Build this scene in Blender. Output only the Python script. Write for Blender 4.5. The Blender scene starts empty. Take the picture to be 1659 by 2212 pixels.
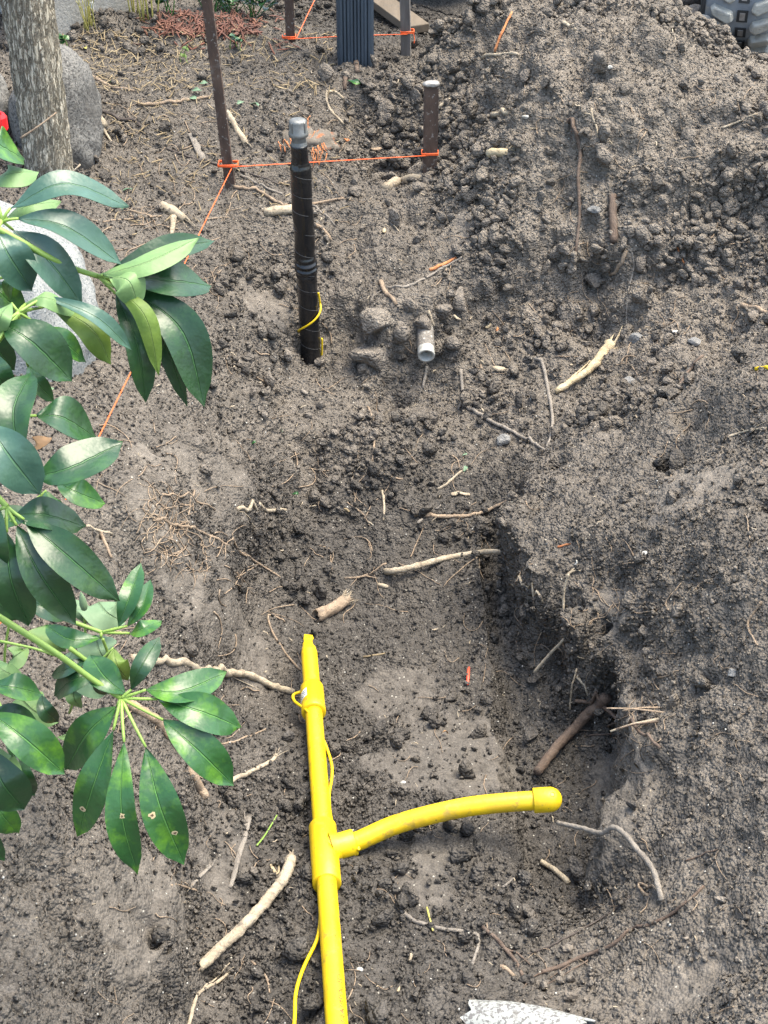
import bpy, math, random
import numpy as np
from mathutils import Vector, Matrix
from mathutils.bvhtree import BVHTree

# ------------------------------------------------------------------ camera, sky, sun, exposure
scene = bpy.context.scene
COL = scene.collection
random.seed(7)
R = math.radians
PITCH = R(35.0)
CAM = np.array([0.0, 0.0, 1.60])
FOC = 3318.0                       # focal length for a picture 1659 wide, 2212 high
cam = bpy.data.cameras.new('camera')
cam_o = bpy.data.objects.new('camera', cam)
COL.objects.link(cam_o)
cam.sensor_fit = 'VERTICAL'
cam.angle = 2 * math.atan(1106.0 / FOC)
cam.clip_start = 0.02
cam.clip_end = 400
cam_o.location = CAM
cam_o.rotation_euler = (R(90) - PITCH, 0, 0)
scene.camera = cam_o

w = bpy.data.worlds.new('World')
scene.world = w
w.use_nodes = True
wn = w.node_tree
sky = wn.nodes.new('ShaderNodeTexSky')
sky.sky_type = 'NISHITA'
sky.sun_disc = False
SUN_EL, SUN_AZ = R(70), R(68)
sky.sun_elevation = SUN_EL
sky.sun_rotation = SUN_AZ
sky.air_density = 1.0
sky.dust_density = 4.0
sky.ozone_density = 1.0
wn.links.new(sky.outputs[0], wn.nodes['Background'].inputs[0])
wn.nodes['Background'].inputs[1].default_value = 0.15
sl = bpy.data.lights.new('sun', 'SUN')
sl.energy = 1.3
sl.angle = R(44)
sl.color = (1.0, 0.95, 0.88)
so = bpy.data.objects.new('sun', sl)
COL.objects.link(so)
d = Vector((math.sin(SUN_AZ) * math.cos(SUN_EL), math.cos(SUN_AZ) * math.cos(SUN_EL), math.sin(SUN_EL)))
so.rotation_euler = d.to_track_quat('Z', 'Y').to_euler()
so.location = d * 6
vs = scene.view_settings
vs.view_transform = 'Standard'
vs.look = 'None'
vs.gamma = 1
vs.use_curve_mapping = False
vs.exposure = 2.05
vs.use_white_balance = True
vs.white_balance_temperature = 6850
vs.white_balance_tint = 3

# ------------------------------------------------------------------ picture -> place helpers
sp, cp_ = math.sin(PITCH), math.cos(PITCH)
def ray(px, py):
    u = (px - 829.5) / FOC
    v = (1106.0 - py) / FOC
    return np.array([u, cp_ + v * sp, -sp + v * cp_])
def un(px, py, z):                 # point at depth z along the view axis
    return CAM + ray(px, py) * z
def at_h(px, py, h):               # point on the level h
    r = ray(px, py)
    return CAM + r * ((h - CAM[2]) / r[2])
def at_y(px, py, y):               # point at distance y
    r = ray(px, py)
    return CAM + r * (y / r[1])

# ------------------------------------------------------------------ numpy noise
def _hash(ix, iy, iz, seed):
    h = (ix.astype(np.int64) * 374761393 + iy.astype(np.int64) * 668265263 + iz.astype(np.int64) * 2147483647 + seed * 974634777) & 0xFFFFFFFF
    h = ((h ^ (h >> 13)) * 1274126177) & 0xFFFFFFFF
    h = ((h ^ (h >> 16)) * 2246822519) & 0xFFFFFFFF
    return (h ^ (h >> 15)) & 0xFFFFFFFF
def rnd(ix, iy, iz, seed):
    return _hash(ix, iy, iz, seed).astype(np.float64) / 4294967295.0
def vnoise(P, s, seed=0):
    Q = P * s
    I = np.floor(Q)
    F = Q - I
    F = F * F * F * (F * (F * 6 - 15) + 10)
    I = I.astype(np.int64)
    out = 0
    for dx in (0, 1):
        wx = F[:, 0] if dx else 1 - F[:, 0]
        for dy in (0, 1):
            wy = F[:, 1] if dy else 1 - F[:, 1]
            for dz in (0, 1):
                wz = F[:, 2] if dz else 1 - F[:, 2]
                out = out + wx * wy * wz * rnd(I[:, 0] + dx, I[:, 1] + dy, I[:, 2] + dz, seed)
    return out * 2 - 1
def fbm(P, s, octs, seed=0, gain=0.5):
    a, o = 1.0, 0
    for k in range(octs):
        o = o + a * vnoise(P, s * 2 ** k, seed + k * 17)
        a *= gain
    return o
def lumps(P, cell, seed, fill=0.8):
    """rounded lumps of soil: height of the tallest ball cap near each point, in units of cell"""
    Q = P / cell
    I = np.floor(Q).astype(np.int64)
    best = np.zeros(len(P))
    for dx in (-1, 0, 1):
        for dy in (-1, 0, 1):
            for dz in (-1, 0, 1):
                jx, jy, jz = I[:, 0] + dx, I[:, 1] + dy, I[:, 2] + dz
                cx = jx + rnd(jx, jy, jz, seed)
                cy = jy + rnd(jx, jy, jz, seed + 1)
                cz = jz + rnd(jx, jy, jz, seed + 2)
                q = rnd(jx, jy, jz, seed + 3)
                rr = np.where(q < fill, 0.25 + 0.45 * rnd(jx, jy, jz, seed + 4), 0.0)
                d2 = (Q[:, 0] - cx) ** 2 + (Q[:, 1] - cy) ** 2 + (Q[:, 2] - cz) ** 2
                best = np.maximum(best, np.sqrt(np.maximum(rr * rr - d2, 0)))
    return best

# ------------------------------------------------------------------ materials
MATS = {}
def newmat(name):
    m = bpy.data.materials.new(name)
    m.use_nodes = True
    MATS[name] = m
    n = m.node_tree.nodes
    return m, m.node_tree, n['Principled BSDF']
def nd(t, kind, **kw):
    n = t.nodes.new(kind)
    for k, v in kw.items():
        if k in n.inputs:
            n.inputs[k].default_value = v
        else:
            setattr(n, k, v)
    return n
def ramp(t, fac, stops):
    r = t.nodes.new('ShaderNodeValToRGB')
    e = r.color_ramp.elements
    while len(e) > 1:
        e.remove(e[-1])
    e[0].position = stops[0][0]
    e[0].color = (*stops[0][1], 1)
    for p, c in stops[1:]:
        k = e.new(p)
        k.color = (*c, 1)
    t.links.new(fac, r.inputs[0])
    return r.outputs[0]
def mixc(t, fac, a, b, mode='MIX'):
    m = t.nodes.new('ShaderNodeMix')
    m.data_type = 'RGBA'
    m.blend_type = mode
    for sock, v in ((m.inputs[0], fac), (m.inputs[6], a), (m.inputs[7], b)):
        if hasattr(v, 'links'):
            t.links.new(v, sock)
        elif isinstance(v, (int, float)):
            sock.default_value = v
        else:
            sock.default_value = (*v, 1)
    return m.outputs[2]
def noise(t, co, scale, detail=4, rough=0.55, dist=0.0):
    n = nd(t, 'ShaderNodeTexNoise', Scale=scale, Detail=detail, Roughness=rough, Distortion=dist)
    if co is not None:
        t.links.new(co, n.inputs['Vector'])
    return n.outputs[0]
def coords(t, kind='Object'):
    return t.nodes.new('ShaderNodeTexCoord').outputs[kind]
def stretch(t, co, s):
    m = t.nodes.new('ShaderNodeMapping')
    m.inputs['Scale'].default_value = s
    t.links.new(co, m.inputs[0])
    return m.outputs[0]
def bump(t, bs, hs, dist, strength=1.0):
    acc = None
    for h, k in hs:
        mm = nd(t, 'ShaderNodeMath', operation='MULTIPLY_ADD')
        t.links.new(h, mm.inputs[0])
        mm.inputs[1].default_value = k
        if acc is None:
            mm.inputs[2].default_value = 0.0
        else:
            t.links.new(acc, mm.inputs[2])
        acc = mm.outputs[0]
    b = t.nodes.new('ShaderNodeBump')
    b.inputs['Distance'].default_value = dist
    b.inputs['Strength'].default_value = strength
    t.links.new(acc, b.inputs['Height'])
    t.links.new(b.outputs[0], bs.inputs['Normal'])
    return b

def soil_material(name, dry, wet, specks=True, attr=None, bumpk=1.0):
    m, t, bs = newmat(name)
    co = t.nodes.new('ShaderNodeNewGeometry').outputs['Position']
    n1 = noise(t, co, 9, 5, 0.6)
    n2 = noise(t, co, 60, 5, 0.65)
    n3 = noise(t, co, 420, 3, 0.6)
    dryc = ramp(t, n2, [(0.25, tuple(c * 0.62 for c in dry)), (0.5, dry), (0.75, tuple(c * 1.35 for c in dry))])
    wetc = ramp(t, n2, [(0.25, tuple(c * 0.6 for c in wet)), (0.5, wet), (0.78, tuple(c * 1.5 for c in wet))])
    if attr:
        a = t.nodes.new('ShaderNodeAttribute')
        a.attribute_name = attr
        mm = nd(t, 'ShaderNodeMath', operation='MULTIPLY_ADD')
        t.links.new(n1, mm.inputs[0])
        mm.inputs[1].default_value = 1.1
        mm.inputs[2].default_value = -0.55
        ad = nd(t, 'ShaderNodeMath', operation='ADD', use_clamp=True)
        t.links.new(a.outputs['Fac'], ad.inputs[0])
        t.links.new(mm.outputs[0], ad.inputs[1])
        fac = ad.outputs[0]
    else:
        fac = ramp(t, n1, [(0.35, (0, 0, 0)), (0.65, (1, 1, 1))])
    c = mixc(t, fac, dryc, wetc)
    if attr:
        ap = t.nodes.new('ShaderNodeAttribute')
        ap.attribute_name = 'packed'
        pk = nd(t, 'ShaderNodeMath', operation='MULTIPLY')
        t.links.new(ap.outputs['Fac'], pk.inputs[0])
        pk.inputs[1].default_value = 0.28
        c = mixc(t, pk.outputs[0], c, mixc(t, 1.0, dryc, (0.86, 0.87, 0.88), 'MULTIPLY'))
    c = mixc(t, 0.75, c, ramp(t, n3, [(0.3, (0.66, 0.66, 0.66)), (0.5, (1, 1, 1)), (0.72, (1.3, 1.29, 1.27))]), 'MULTIPLY')
    if specks:
        v = nd(t, 'ShaderNodeTexVoronoi', Scale=150.0)
        t.links.new(co, v.inputs['Vector'])
        dist = ramp(t, v.outputs['Distance'], [(0.16, (1, 1, 1)), (0.22, (0, 0, 0))])
        sepc = t.nodes.new('ShaderNodeSeparateColor')
        t.links.new(v.outputs['Color'], sepc.inputs[0])
        pick = ramp(t, sepc.outputs[0], [(0.90, (0, 0, 0)), (0.92, (1, 1, 1))])
        f = mixc(t, 1.0, dist, pick, 'MULTIPLY')
        c = mixc(t, f, c, (0.34, 0.32, 0.28))
    t.links.new(c, bs.inputs['Base Color'])
    bs.inputs['Roughness'].default_value = 1.0
    bs.inputs['Specular IOR Level'].default_value = 0.08
    v2 = nd(t, 'ShaderNodeTexVoronoi', Scale=230.0)
    t.links.new(co, v2.inputs['Vector'])
    v3 = nd(t, 'ShaderNodeTexVoronoi', Scale=95.0)
    t.links.new(co, v3.inputs['Vector'])
    inv2 = ramp(t, v2.outputs['Distance'], [(0.0, (1, 1, 1)), (0.9, (0, 0, 0))])
    inv3 = ramp(t, v3.outputs['Distance'], [(0.0, (1, 1, 1)), (0.9, (0, 0, 0))])
    bb = bump(t, bs, [(inv3, 1.1 * bumpk), (n2, 0.30 * bumpk), (inv2, 0.75 * bumpk), (n3, 0.25 * bumpk)], 0.006)
    if attr:
        st = nd(t, 'ShaderNodeMath', operation='MULTIPLY_ADD')
        t.links.new(ap.outputs['Fac'], st.inputs[0])
        st.inputs[1].default_value = -0.5
        st.inputs[2].default_value = 1.0
        t.links.new(st.outputs[0], bb.inputs['Strength'])
    return m
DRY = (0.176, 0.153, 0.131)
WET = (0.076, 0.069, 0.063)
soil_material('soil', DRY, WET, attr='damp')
soil_material('soil_clod_dry', (0.178, 0.155, 0.133), (0.140, 0.122, 0.106), specks=True, bumpk=0.8)
soil_material('soil_clod_damp', (0.094, 0.085, 0.078), (0.066, 0.060, 0.055), specks=True, bumpk=0.8)

# ------------------------------------------------------------------ mesh helpers
def set_props(o, label=None, cat=None, group=None, kind=None):
    if label: o['label'] = label
    if cat: o['category'] = cat
    if group: o['group'] = group
    if kind: o['kind'] = kind
    return o
def empty(name, loc, label=None, cat=None, group=None):
    o = bpy.data.objects.new(name, None)
    o.location = [float(v) for v in loc]
    o.empty_display_size = 0.05
    COL.objects.link(o)
    return set_props(o, label, cat, group)
def mesh_data(name, V, F, mats, smooth=True, midx=None):
    me = bpy.data.meshes.new(name)
    V = np.asarray(V, dtype=np.float32)
    if isinstance(F, np.ndarray):
        k = F.shape[1]
        me.vertices.add(len(V))
        me.vertices.foreach_set('co', V.ravel())
        me.loops.add(F.size)
        me.loops.foreach_set('vertex_index', F.astype(np.int32).ravel())
        me.polygons.add(len(F))
        me.polygons.foreach_set('loop_start', np.arange(0, F.size, k, dtype=np.int32))
        me.update(calc_edges=True)
        me.validate()
    else:
        me.from_pydata([tuple(map(float, v)) for v in V], [], [tuple(int(i) for i in f) for f in F])
    for m in (mats if isinstance(mats, (list, tuple)) else [mats]):
        me.materials.append(MATS[m])
    if smooth:
        me.polygons.foreach_set('use_smooth', np.ones(len(me.polygons), dtype=bool))
    if midx is not None:
        me.polygons.foreach_set('material_index', np.asarray(midx, dtype=np.int32))
    me.update()
    return me
def total_loc(p):
    L = np.zeros(3)
    while p is not None:
        L = L + np.array(p.location)
        p = p.parent
    return L
def mesh_obj(name, V, F, mats, parent=None, smooth=True, midx=None, origin=None):
    """V in world coordinates; parent offsets are taken out"""
    V = np.asarray(V, dtype=np.float64)
    base = total_loc(parent)
    if origin is None and parent is None:
        origin = np.array([(V[:, 0].min() + V[:, 0].max()) / 2, (V[:, 1].min() + V[:, 1].max()) / 2, V[:, 2].min()])
    if parent is not None:
        origin = base if origin is None else np.asarray(origin, float)
    origin = np.asarray(origin, float)
    me = mesh_data(name, V - origin, F, mats, smooth, midx)
    o = bpy.data.objects.new(name, me)
    o.location = origin - base
    if parent is not None:
        o.parent = parent
    COL.objects.link(o)
    return o
class MB:
    """collects shapes for one mesh"""
    def __init__(s):
        s.V, s.F, s.M = [], [], []
    def add(s, V, F, m=0):
        b = len(s.V)
        s.V += [tuple(v) for v in V]
        s.F += [tuple(i + b for i in f) for f in F]
        s.M += [m] * len(F)
    def obj(s, name, mats, parent=None, smooth=True, origin=None):
        return mesh_obj(name, np.array(s.V), s.F, mats, parent, smooth, s.M, origin)
def catmull(P, n):
    P = np.asarray(P, float)
    if len(P) == 2:
        tt = np.linspace(0, 1, n)[:, None]
        return P[0] * (1 - tt) + P[1] * tt
    Q = np.vstack([2 * P[0] - P[1], P, 2 * P[-1] - P[-2]])
    L = len(P) - 1
    out = []
    for k in range(n):
        s = k / (n - 1) * L
        i = min(int(s), L - 1)
        f = s - i
        a, b, c, d_ = Q[i], Q[i + 1], Q[i + 2], Q[i + 3]
        out.append(0.5 * (2 * b + (c - a) * f + (2 * a - 5 * b + 4 * c - d_) * f * f + (3 * b - a - 3 * c + d_) * f ** 3))
    return np.array(out)
def frames(P):
    P = np.asarray(P, float)
    T = np.gradient(P, axis=0)
    T /= np.linalg.norm(T, axis=1)[:, None] + 1e-12
    a = np.array([0, 0, 1.0]) if abs(T[0][2]) < 0.9 else np.array([1.0, 0, 0])
    N = []
    n = np.cross(T[0], a)
    n /= np.linalg.norm(n)
    for k in range(len(P)):
        n = n - T[k] * np.dot(n, T[k])
        n /= np.linalg.norm(n) + 1e-12
        N.append(n.copy())
    N = np.array(N)
    return T, N, np.cross(T, N)
def tube(P, rad, sides=8, cap=True, rough=0.0, seed=0, flat=1.0):
    P = np.asarray(P, float)
    n = len(P)
    rad = np.broadcast_to(np.asarray(rad, float), (n,)).copy()
    T, N, B = frames(P)
    rs = np.random.RandomState(seed)
    A = np.linspace(0, 2 * np.pi, sides, endpoint=False)
    V = []
    for k in range(n):
        rr = rad[k] * (1 + rough * rs.uniform(-1, 1, sides))
        for j in range(sides):
            V.append(P[k] + N[k] * math.cos(A[j]) * rr[j] + B[k] * math.sin(A[j]) * rr[j] * flat)
    F = []
    for k in range(n - 1):
        for j in range(sides):
            a, b = k * sides + j, k * sides + (j + 1) % sides
            F.append((a, b, b + sides, a + sides))
    if cap:
        V.append(P[0] - T[0] * rad[0] * 0.15)
        V.append(P[-1] + T[-1] * rad[-1] * 0.15)
        c0, c1 = len(V) - 2, len(V) - 1
        for j in range(sides):
            F.append((c0, (j + 1) % sides, j))
            F.append((c1, (n - 1) * sides + j, (n - 1) * sides + (j + 1) % sides))
    return V, F
def revolve(prof, sides=32, origin=(0, 0, 0), axis=None, closed=False):
    """prof: list of (radius, height) turned about the axis"""
    ax = np.array([0, 0, 1.0]) if axis is None else np.asarray(axis, float) / np.linalg.norm(axis)
    a = np.array([1.0, 0, 0]) if abs(ax[0]) < 0.8 else np.array([0, 1.0, 0])
    e1 = np.cross(ax, a)
    e1 /= np.linalg.norm(e1)
    e2 = np.cross(ax, e1)
    o = np.asarray(origin, float)
    V, F = [], []
    for (r, h) in prof:
        for j in range(sides):
            an = 2 * math.pi * j / sides
            V.append(o + ax * h + (e1 * math.cos(an) + e2 * math.sin(an)) * r)
    m = len(prof)
    for k in range(m if closed else m - 1):
        for j in range(sides):
            a_, b_ = k * sides + j, k * sides + (j + 1) % sides
            c_, d_ = ((k + 1) % m) * sides + (j + 1) % sides, ((k + 1) % m) * sides + j
            F.append((a_, b_, c_, d_))
    return V, F
def box(c, s, rot=None):
    c = np.asarray(c, float)
    V = []
    for x in (-1, 1):
        for y in (-1, 1):
            for z in (-1, 1):
                v = np.array([x * s[0] / 2, y * s[1] / 2, z * s[2] / 2])
                if rot is not None:
                    v = np.array(rot @ Vector(v))
                V.append(c + v)
    return V, [(0, 1, 3, 2), (4, 6, 7, 5), (0, 4, 5, 1), (2, 3, 7, 6), (0, 2, 6, 4), (1, 5, 7, 3)]
def bevel(o, wd=0.002, seg=2):
    b = o.modifiers.new('bevel', 'BEVEL')
    b.width = wd
    b.segments = seg
    b.limit_method = 'ANGLE'
    return o
_ico = {}
def ico(sub):
    if sub in _ico:
        return _ico[sub]
    import bmesh
    bm = bmesh.new()
    bmesh.ops.create_icosphere(bm, subdivisions=sub, radius=1.0)
    bm.verts.ensure_lookup_table()
    V = np.array([v.co[:] for v in bm.verts])
    F = np.array([[v.index for v in f.verts] for f in bm.faces])
    bm.free()
    _ico[sub] = (V, F)
    return _ico[sub]
def rock(sub, seed, rough=0.25, scale=1.3, facets=5, cut=0.75):
    """unit lump: ball cut by random planes, then roughened"""
    V, F = ico(sub)
    V = V.copy()
    rs = np.random.RandomState(seed)
    for k in range(facets):
        nrm = rs.normal(size=3)
        nrm /= np.linalg.norm(nrm)
        dd = V @ nrm
        lim = rs.uniform(cut - 0.15, cut + 0.15)
        over = np.maximum(dd - lim, 0)
        V -= over[:, None] * nrm * 0.85
    n = fbm(V + seed * 3.7, scale, 4, seed)
    V *= (1 + rough * n)[:, None]
    return V, F

# ------------------------------------------------------------------ the ground: heap, banks and trench as one sheet
# (picture x, picture y, level) -> control points of the dug surface
RK = {'F': (0.45, 1.0), 'H': (1.0, 0.0), 'B': (0.34, 0.5), 'W': (0.36, 0.8), 'K': (0.5, 0.5), 'M': (0.70, 0.4), 'D': (0.35, 1.25)}  # D: moist ground behind the post, its shade put into the soil colour
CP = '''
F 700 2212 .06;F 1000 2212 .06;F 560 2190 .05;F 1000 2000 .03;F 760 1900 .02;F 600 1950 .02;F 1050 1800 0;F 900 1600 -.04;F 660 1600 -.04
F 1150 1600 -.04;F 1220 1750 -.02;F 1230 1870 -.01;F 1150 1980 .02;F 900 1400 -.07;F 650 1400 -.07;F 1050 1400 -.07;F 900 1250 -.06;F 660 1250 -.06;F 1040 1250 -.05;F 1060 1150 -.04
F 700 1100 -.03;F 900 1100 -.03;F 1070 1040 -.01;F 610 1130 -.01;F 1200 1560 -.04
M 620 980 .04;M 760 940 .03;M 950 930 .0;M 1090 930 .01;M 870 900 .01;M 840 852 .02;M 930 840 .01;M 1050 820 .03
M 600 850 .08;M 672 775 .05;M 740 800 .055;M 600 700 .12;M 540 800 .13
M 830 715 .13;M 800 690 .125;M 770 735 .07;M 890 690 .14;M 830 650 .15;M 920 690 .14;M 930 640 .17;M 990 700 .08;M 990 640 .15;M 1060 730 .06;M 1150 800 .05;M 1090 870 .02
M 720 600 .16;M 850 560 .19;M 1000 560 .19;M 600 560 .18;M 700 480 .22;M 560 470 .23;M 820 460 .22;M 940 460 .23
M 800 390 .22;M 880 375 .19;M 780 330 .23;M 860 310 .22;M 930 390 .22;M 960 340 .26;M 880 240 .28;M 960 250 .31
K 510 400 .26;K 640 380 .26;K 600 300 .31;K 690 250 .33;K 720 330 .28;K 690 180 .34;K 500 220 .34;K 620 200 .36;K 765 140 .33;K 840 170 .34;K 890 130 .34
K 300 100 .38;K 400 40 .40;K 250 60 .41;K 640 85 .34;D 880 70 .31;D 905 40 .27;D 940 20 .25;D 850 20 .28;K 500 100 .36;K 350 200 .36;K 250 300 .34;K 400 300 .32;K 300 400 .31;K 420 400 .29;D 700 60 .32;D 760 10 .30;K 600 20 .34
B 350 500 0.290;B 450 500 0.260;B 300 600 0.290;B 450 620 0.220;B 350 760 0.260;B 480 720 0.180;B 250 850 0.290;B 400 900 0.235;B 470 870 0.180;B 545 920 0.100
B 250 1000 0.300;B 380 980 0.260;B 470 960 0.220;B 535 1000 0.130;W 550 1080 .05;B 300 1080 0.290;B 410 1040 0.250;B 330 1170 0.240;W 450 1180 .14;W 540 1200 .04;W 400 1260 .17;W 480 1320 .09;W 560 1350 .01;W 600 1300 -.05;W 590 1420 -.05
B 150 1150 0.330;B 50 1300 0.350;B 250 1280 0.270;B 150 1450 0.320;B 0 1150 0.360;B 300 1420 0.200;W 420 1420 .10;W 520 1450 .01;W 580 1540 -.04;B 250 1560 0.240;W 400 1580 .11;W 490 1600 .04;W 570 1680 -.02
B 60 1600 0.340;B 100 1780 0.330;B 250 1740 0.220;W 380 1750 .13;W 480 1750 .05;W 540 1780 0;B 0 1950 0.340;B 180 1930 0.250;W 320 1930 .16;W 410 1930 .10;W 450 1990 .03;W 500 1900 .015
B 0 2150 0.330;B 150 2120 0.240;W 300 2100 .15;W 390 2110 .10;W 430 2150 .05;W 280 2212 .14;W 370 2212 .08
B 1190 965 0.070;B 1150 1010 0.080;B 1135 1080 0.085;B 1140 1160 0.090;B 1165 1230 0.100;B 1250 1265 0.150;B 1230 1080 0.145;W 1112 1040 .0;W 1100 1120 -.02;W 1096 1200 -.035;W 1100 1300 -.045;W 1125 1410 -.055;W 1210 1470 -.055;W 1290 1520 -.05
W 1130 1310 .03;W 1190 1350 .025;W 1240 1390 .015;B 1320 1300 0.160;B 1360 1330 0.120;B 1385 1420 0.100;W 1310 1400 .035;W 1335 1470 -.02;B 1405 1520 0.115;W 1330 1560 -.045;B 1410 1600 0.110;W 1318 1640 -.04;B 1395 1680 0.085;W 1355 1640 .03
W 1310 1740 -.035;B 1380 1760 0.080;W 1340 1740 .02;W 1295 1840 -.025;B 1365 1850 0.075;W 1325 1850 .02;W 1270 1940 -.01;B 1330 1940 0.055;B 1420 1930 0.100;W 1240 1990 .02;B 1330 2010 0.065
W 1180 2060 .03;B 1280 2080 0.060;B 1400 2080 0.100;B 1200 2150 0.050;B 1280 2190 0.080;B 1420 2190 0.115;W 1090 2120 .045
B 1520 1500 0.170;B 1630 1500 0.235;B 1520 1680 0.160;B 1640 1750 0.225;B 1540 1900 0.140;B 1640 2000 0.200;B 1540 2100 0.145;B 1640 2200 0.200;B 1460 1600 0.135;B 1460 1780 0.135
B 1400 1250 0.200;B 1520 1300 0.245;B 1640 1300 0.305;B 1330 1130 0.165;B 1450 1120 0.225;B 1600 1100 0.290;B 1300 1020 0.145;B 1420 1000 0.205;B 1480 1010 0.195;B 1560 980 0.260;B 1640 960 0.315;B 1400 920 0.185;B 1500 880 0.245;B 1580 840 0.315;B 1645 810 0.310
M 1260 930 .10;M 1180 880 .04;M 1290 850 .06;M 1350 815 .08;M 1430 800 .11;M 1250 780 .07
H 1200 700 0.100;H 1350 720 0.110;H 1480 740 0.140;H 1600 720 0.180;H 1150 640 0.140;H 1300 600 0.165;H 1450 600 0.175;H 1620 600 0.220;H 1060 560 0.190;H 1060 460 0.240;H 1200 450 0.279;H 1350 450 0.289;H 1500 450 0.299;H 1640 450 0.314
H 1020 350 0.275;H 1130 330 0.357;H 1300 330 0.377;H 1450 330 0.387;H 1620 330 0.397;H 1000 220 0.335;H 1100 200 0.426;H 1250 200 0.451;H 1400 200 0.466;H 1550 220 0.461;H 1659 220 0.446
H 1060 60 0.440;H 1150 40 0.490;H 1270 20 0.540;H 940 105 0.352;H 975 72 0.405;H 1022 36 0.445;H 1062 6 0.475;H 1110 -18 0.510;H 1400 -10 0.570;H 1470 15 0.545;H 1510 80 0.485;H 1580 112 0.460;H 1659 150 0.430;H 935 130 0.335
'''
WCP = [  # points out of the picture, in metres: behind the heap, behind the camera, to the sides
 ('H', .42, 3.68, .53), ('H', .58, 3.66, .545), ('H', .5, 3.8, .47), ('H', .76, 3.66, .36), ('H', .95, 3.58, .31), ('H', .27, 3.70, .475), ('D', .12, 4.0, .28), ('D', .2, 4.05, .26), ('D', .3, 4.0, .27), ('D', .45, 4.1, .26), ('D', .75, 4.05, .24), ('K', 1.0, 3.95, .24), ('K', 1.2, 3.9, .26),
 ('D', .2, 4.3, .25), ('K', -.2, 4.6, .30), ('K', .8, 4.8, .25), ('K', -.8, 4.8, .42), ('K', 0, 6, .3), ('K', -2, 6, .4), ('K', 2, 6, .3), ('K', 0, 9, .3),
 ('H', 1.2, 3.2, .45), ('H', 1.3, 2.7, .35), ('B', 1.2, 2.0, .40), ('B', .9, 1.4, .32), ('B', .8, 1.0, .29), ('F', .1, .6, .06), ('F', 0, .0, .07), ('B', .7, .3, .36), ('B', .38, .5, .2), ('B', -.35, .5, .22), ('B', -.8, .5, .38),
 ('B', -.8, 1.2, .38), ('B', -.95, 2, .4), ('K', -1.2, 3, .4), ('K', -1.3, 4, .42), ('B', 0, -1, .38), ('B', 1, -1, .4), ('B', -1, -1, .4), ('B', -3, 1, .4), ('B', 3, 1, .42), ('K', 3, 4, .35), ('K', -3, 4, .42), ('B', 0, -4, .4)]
cps = []
for tok in CP.replace('\n', ';').split(';'):
    tok = tok.split()
    if len(tok) == 4:
        p = at_h(float(tok[1]), float(tok[2]), float(tok[3]))
        cps.append((p[0], p[1], float(tok[3]), *RK[tok[0]]))
for k, x, y, h in WCP:
    cps.append((x, y, h, *RK[k]))
cps = np.array(cps)
def rbf_fit(X, Y):
    D = np.sqrt(((X[:, None] - X[None]) ** 2).sum(-1) + 0.012 ** 2)
    n = len(X)
    A = np.zeros((n + 3, n + 3))
    A[:n, :n] = D - np.eye(n) * 0.012
    A[:n, n] = 1
    A[:n, n + 1:] = X
    A[n, :n] = 1
    A[n + 1:, :n] = X.T
    B = np.vstack([Y, np.zeros((3, Y.shape[1]))])
    return np.linalg.solve(A, B)
RBF_W = rbf_fit(cps[:, :2], cps[:, 2:])
def rbf_eval(XY):
    n = len(cps)
    out = np.empty((len(XY), 3))
    for a in range(0, len(XY), 20000):
        q = XY[a:a + 20000]
        D = np.sqrt(((q[:, None, :] - cps[None, :, :2]) ** 2).sum(-1) + 0.012 ** 2)
        out[a:a + 20000] = D @ RBF_W[:n] + RBF_W[n] + q @ RBF_W[n + 1:]
    return out
def axis(parts, grow0, grow1):
    s = [parts[0][0]]
    for a, b, st in parts:
        k = max(1, int(round((b - a) / st)))
        s += list(a + (b - a) * np.arange(1, k + 1) / k)
    lo, hi = [], []
    st, p = parts[0][2], s[0]
    while p > grow0:
        st *= 1.45
        p -= st
        lo.append(p)
    st, p = parts[-1][2], s[-1]
    while p < grow1:
        st *= 1.45
        p += st
        hi.append(p)
    return np.array(lo[::-1] + s + hi)
XS = axis([(-1.0, -.5, .008), (-.5, .5, .0036), (.5, 1.05, .0055)], -40, 40)
YS = axis([(.95, 2.6, .0042), (2.6, 3.9, .0055), (3.9, 4.3, .015)], -40, 60)
GX, GY = np.meshgrid(XS, YS)
XY = np.stack([GX.ravel(), GY.ravel()], 1)
far = np.clip((np.maximum(np.abs(XY[:, 0]) - 3, np.maximum(XY[:, 1] - 8, -3 - XY[:, 1]))) / 3, 0, 1)
XYc = np.stack([np.clip(XY[:, 0], -5, 5), np.clip(XY[:, 1], -5, 10)], 1)
S = rbf_eval(XYc)
H = S[:, 0] * (1 - far) + 0.36 * far
ROUGH = np.clip(S[:, 1], 0.15, 1.1)
DAMP_SHADE = np.clip(S[:, 2], -0.2, 1.1)
ny, nx = GX.shape
def soft(v, a, b):
    q = np.clip((v - a) / (b - a), 0, 1)
    return q * q * (3 - 2 * q)
def steepen(H, m, lo, hi, k):
    t_ = (H - lo) / (hi - lo)
    s_ = 0.5 + 0.5 * np.tanh(k * (t_ - 0.5)) / math.tanh(k * 0.5)
    s_ = np.where((t_ > 0) & (t_ < 1), s_, t_)
    return H * (1 - m) + (lo + (hi - lo) * s_) * m, t_
XX, YY = XY[:, 0], XY[:, 1]
mR = soft(XX, .17, .21) * (1 - soft(XX, .44, .52)) * soft(YY, 1.36, 1.46) * (1 - soft(YY, 2.22, 2.36))
P0 = np.stack([XX, YY, H], 1)
H = H - 0.055 * mR * (1 - soft(H, -.03, .04))
H, tR = steepen(H, mR, -.09, .10, 4.5)
mL = soft(XX, -.42, -.36) * (1 - soft(XX, -.09, -.06)) * soft(YY, 1.0, 1.12) * (1 - soft(YY, 1.62, 1.75))
H, tL = steepen(H, mL, .03, .15, 3.2)
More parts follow.
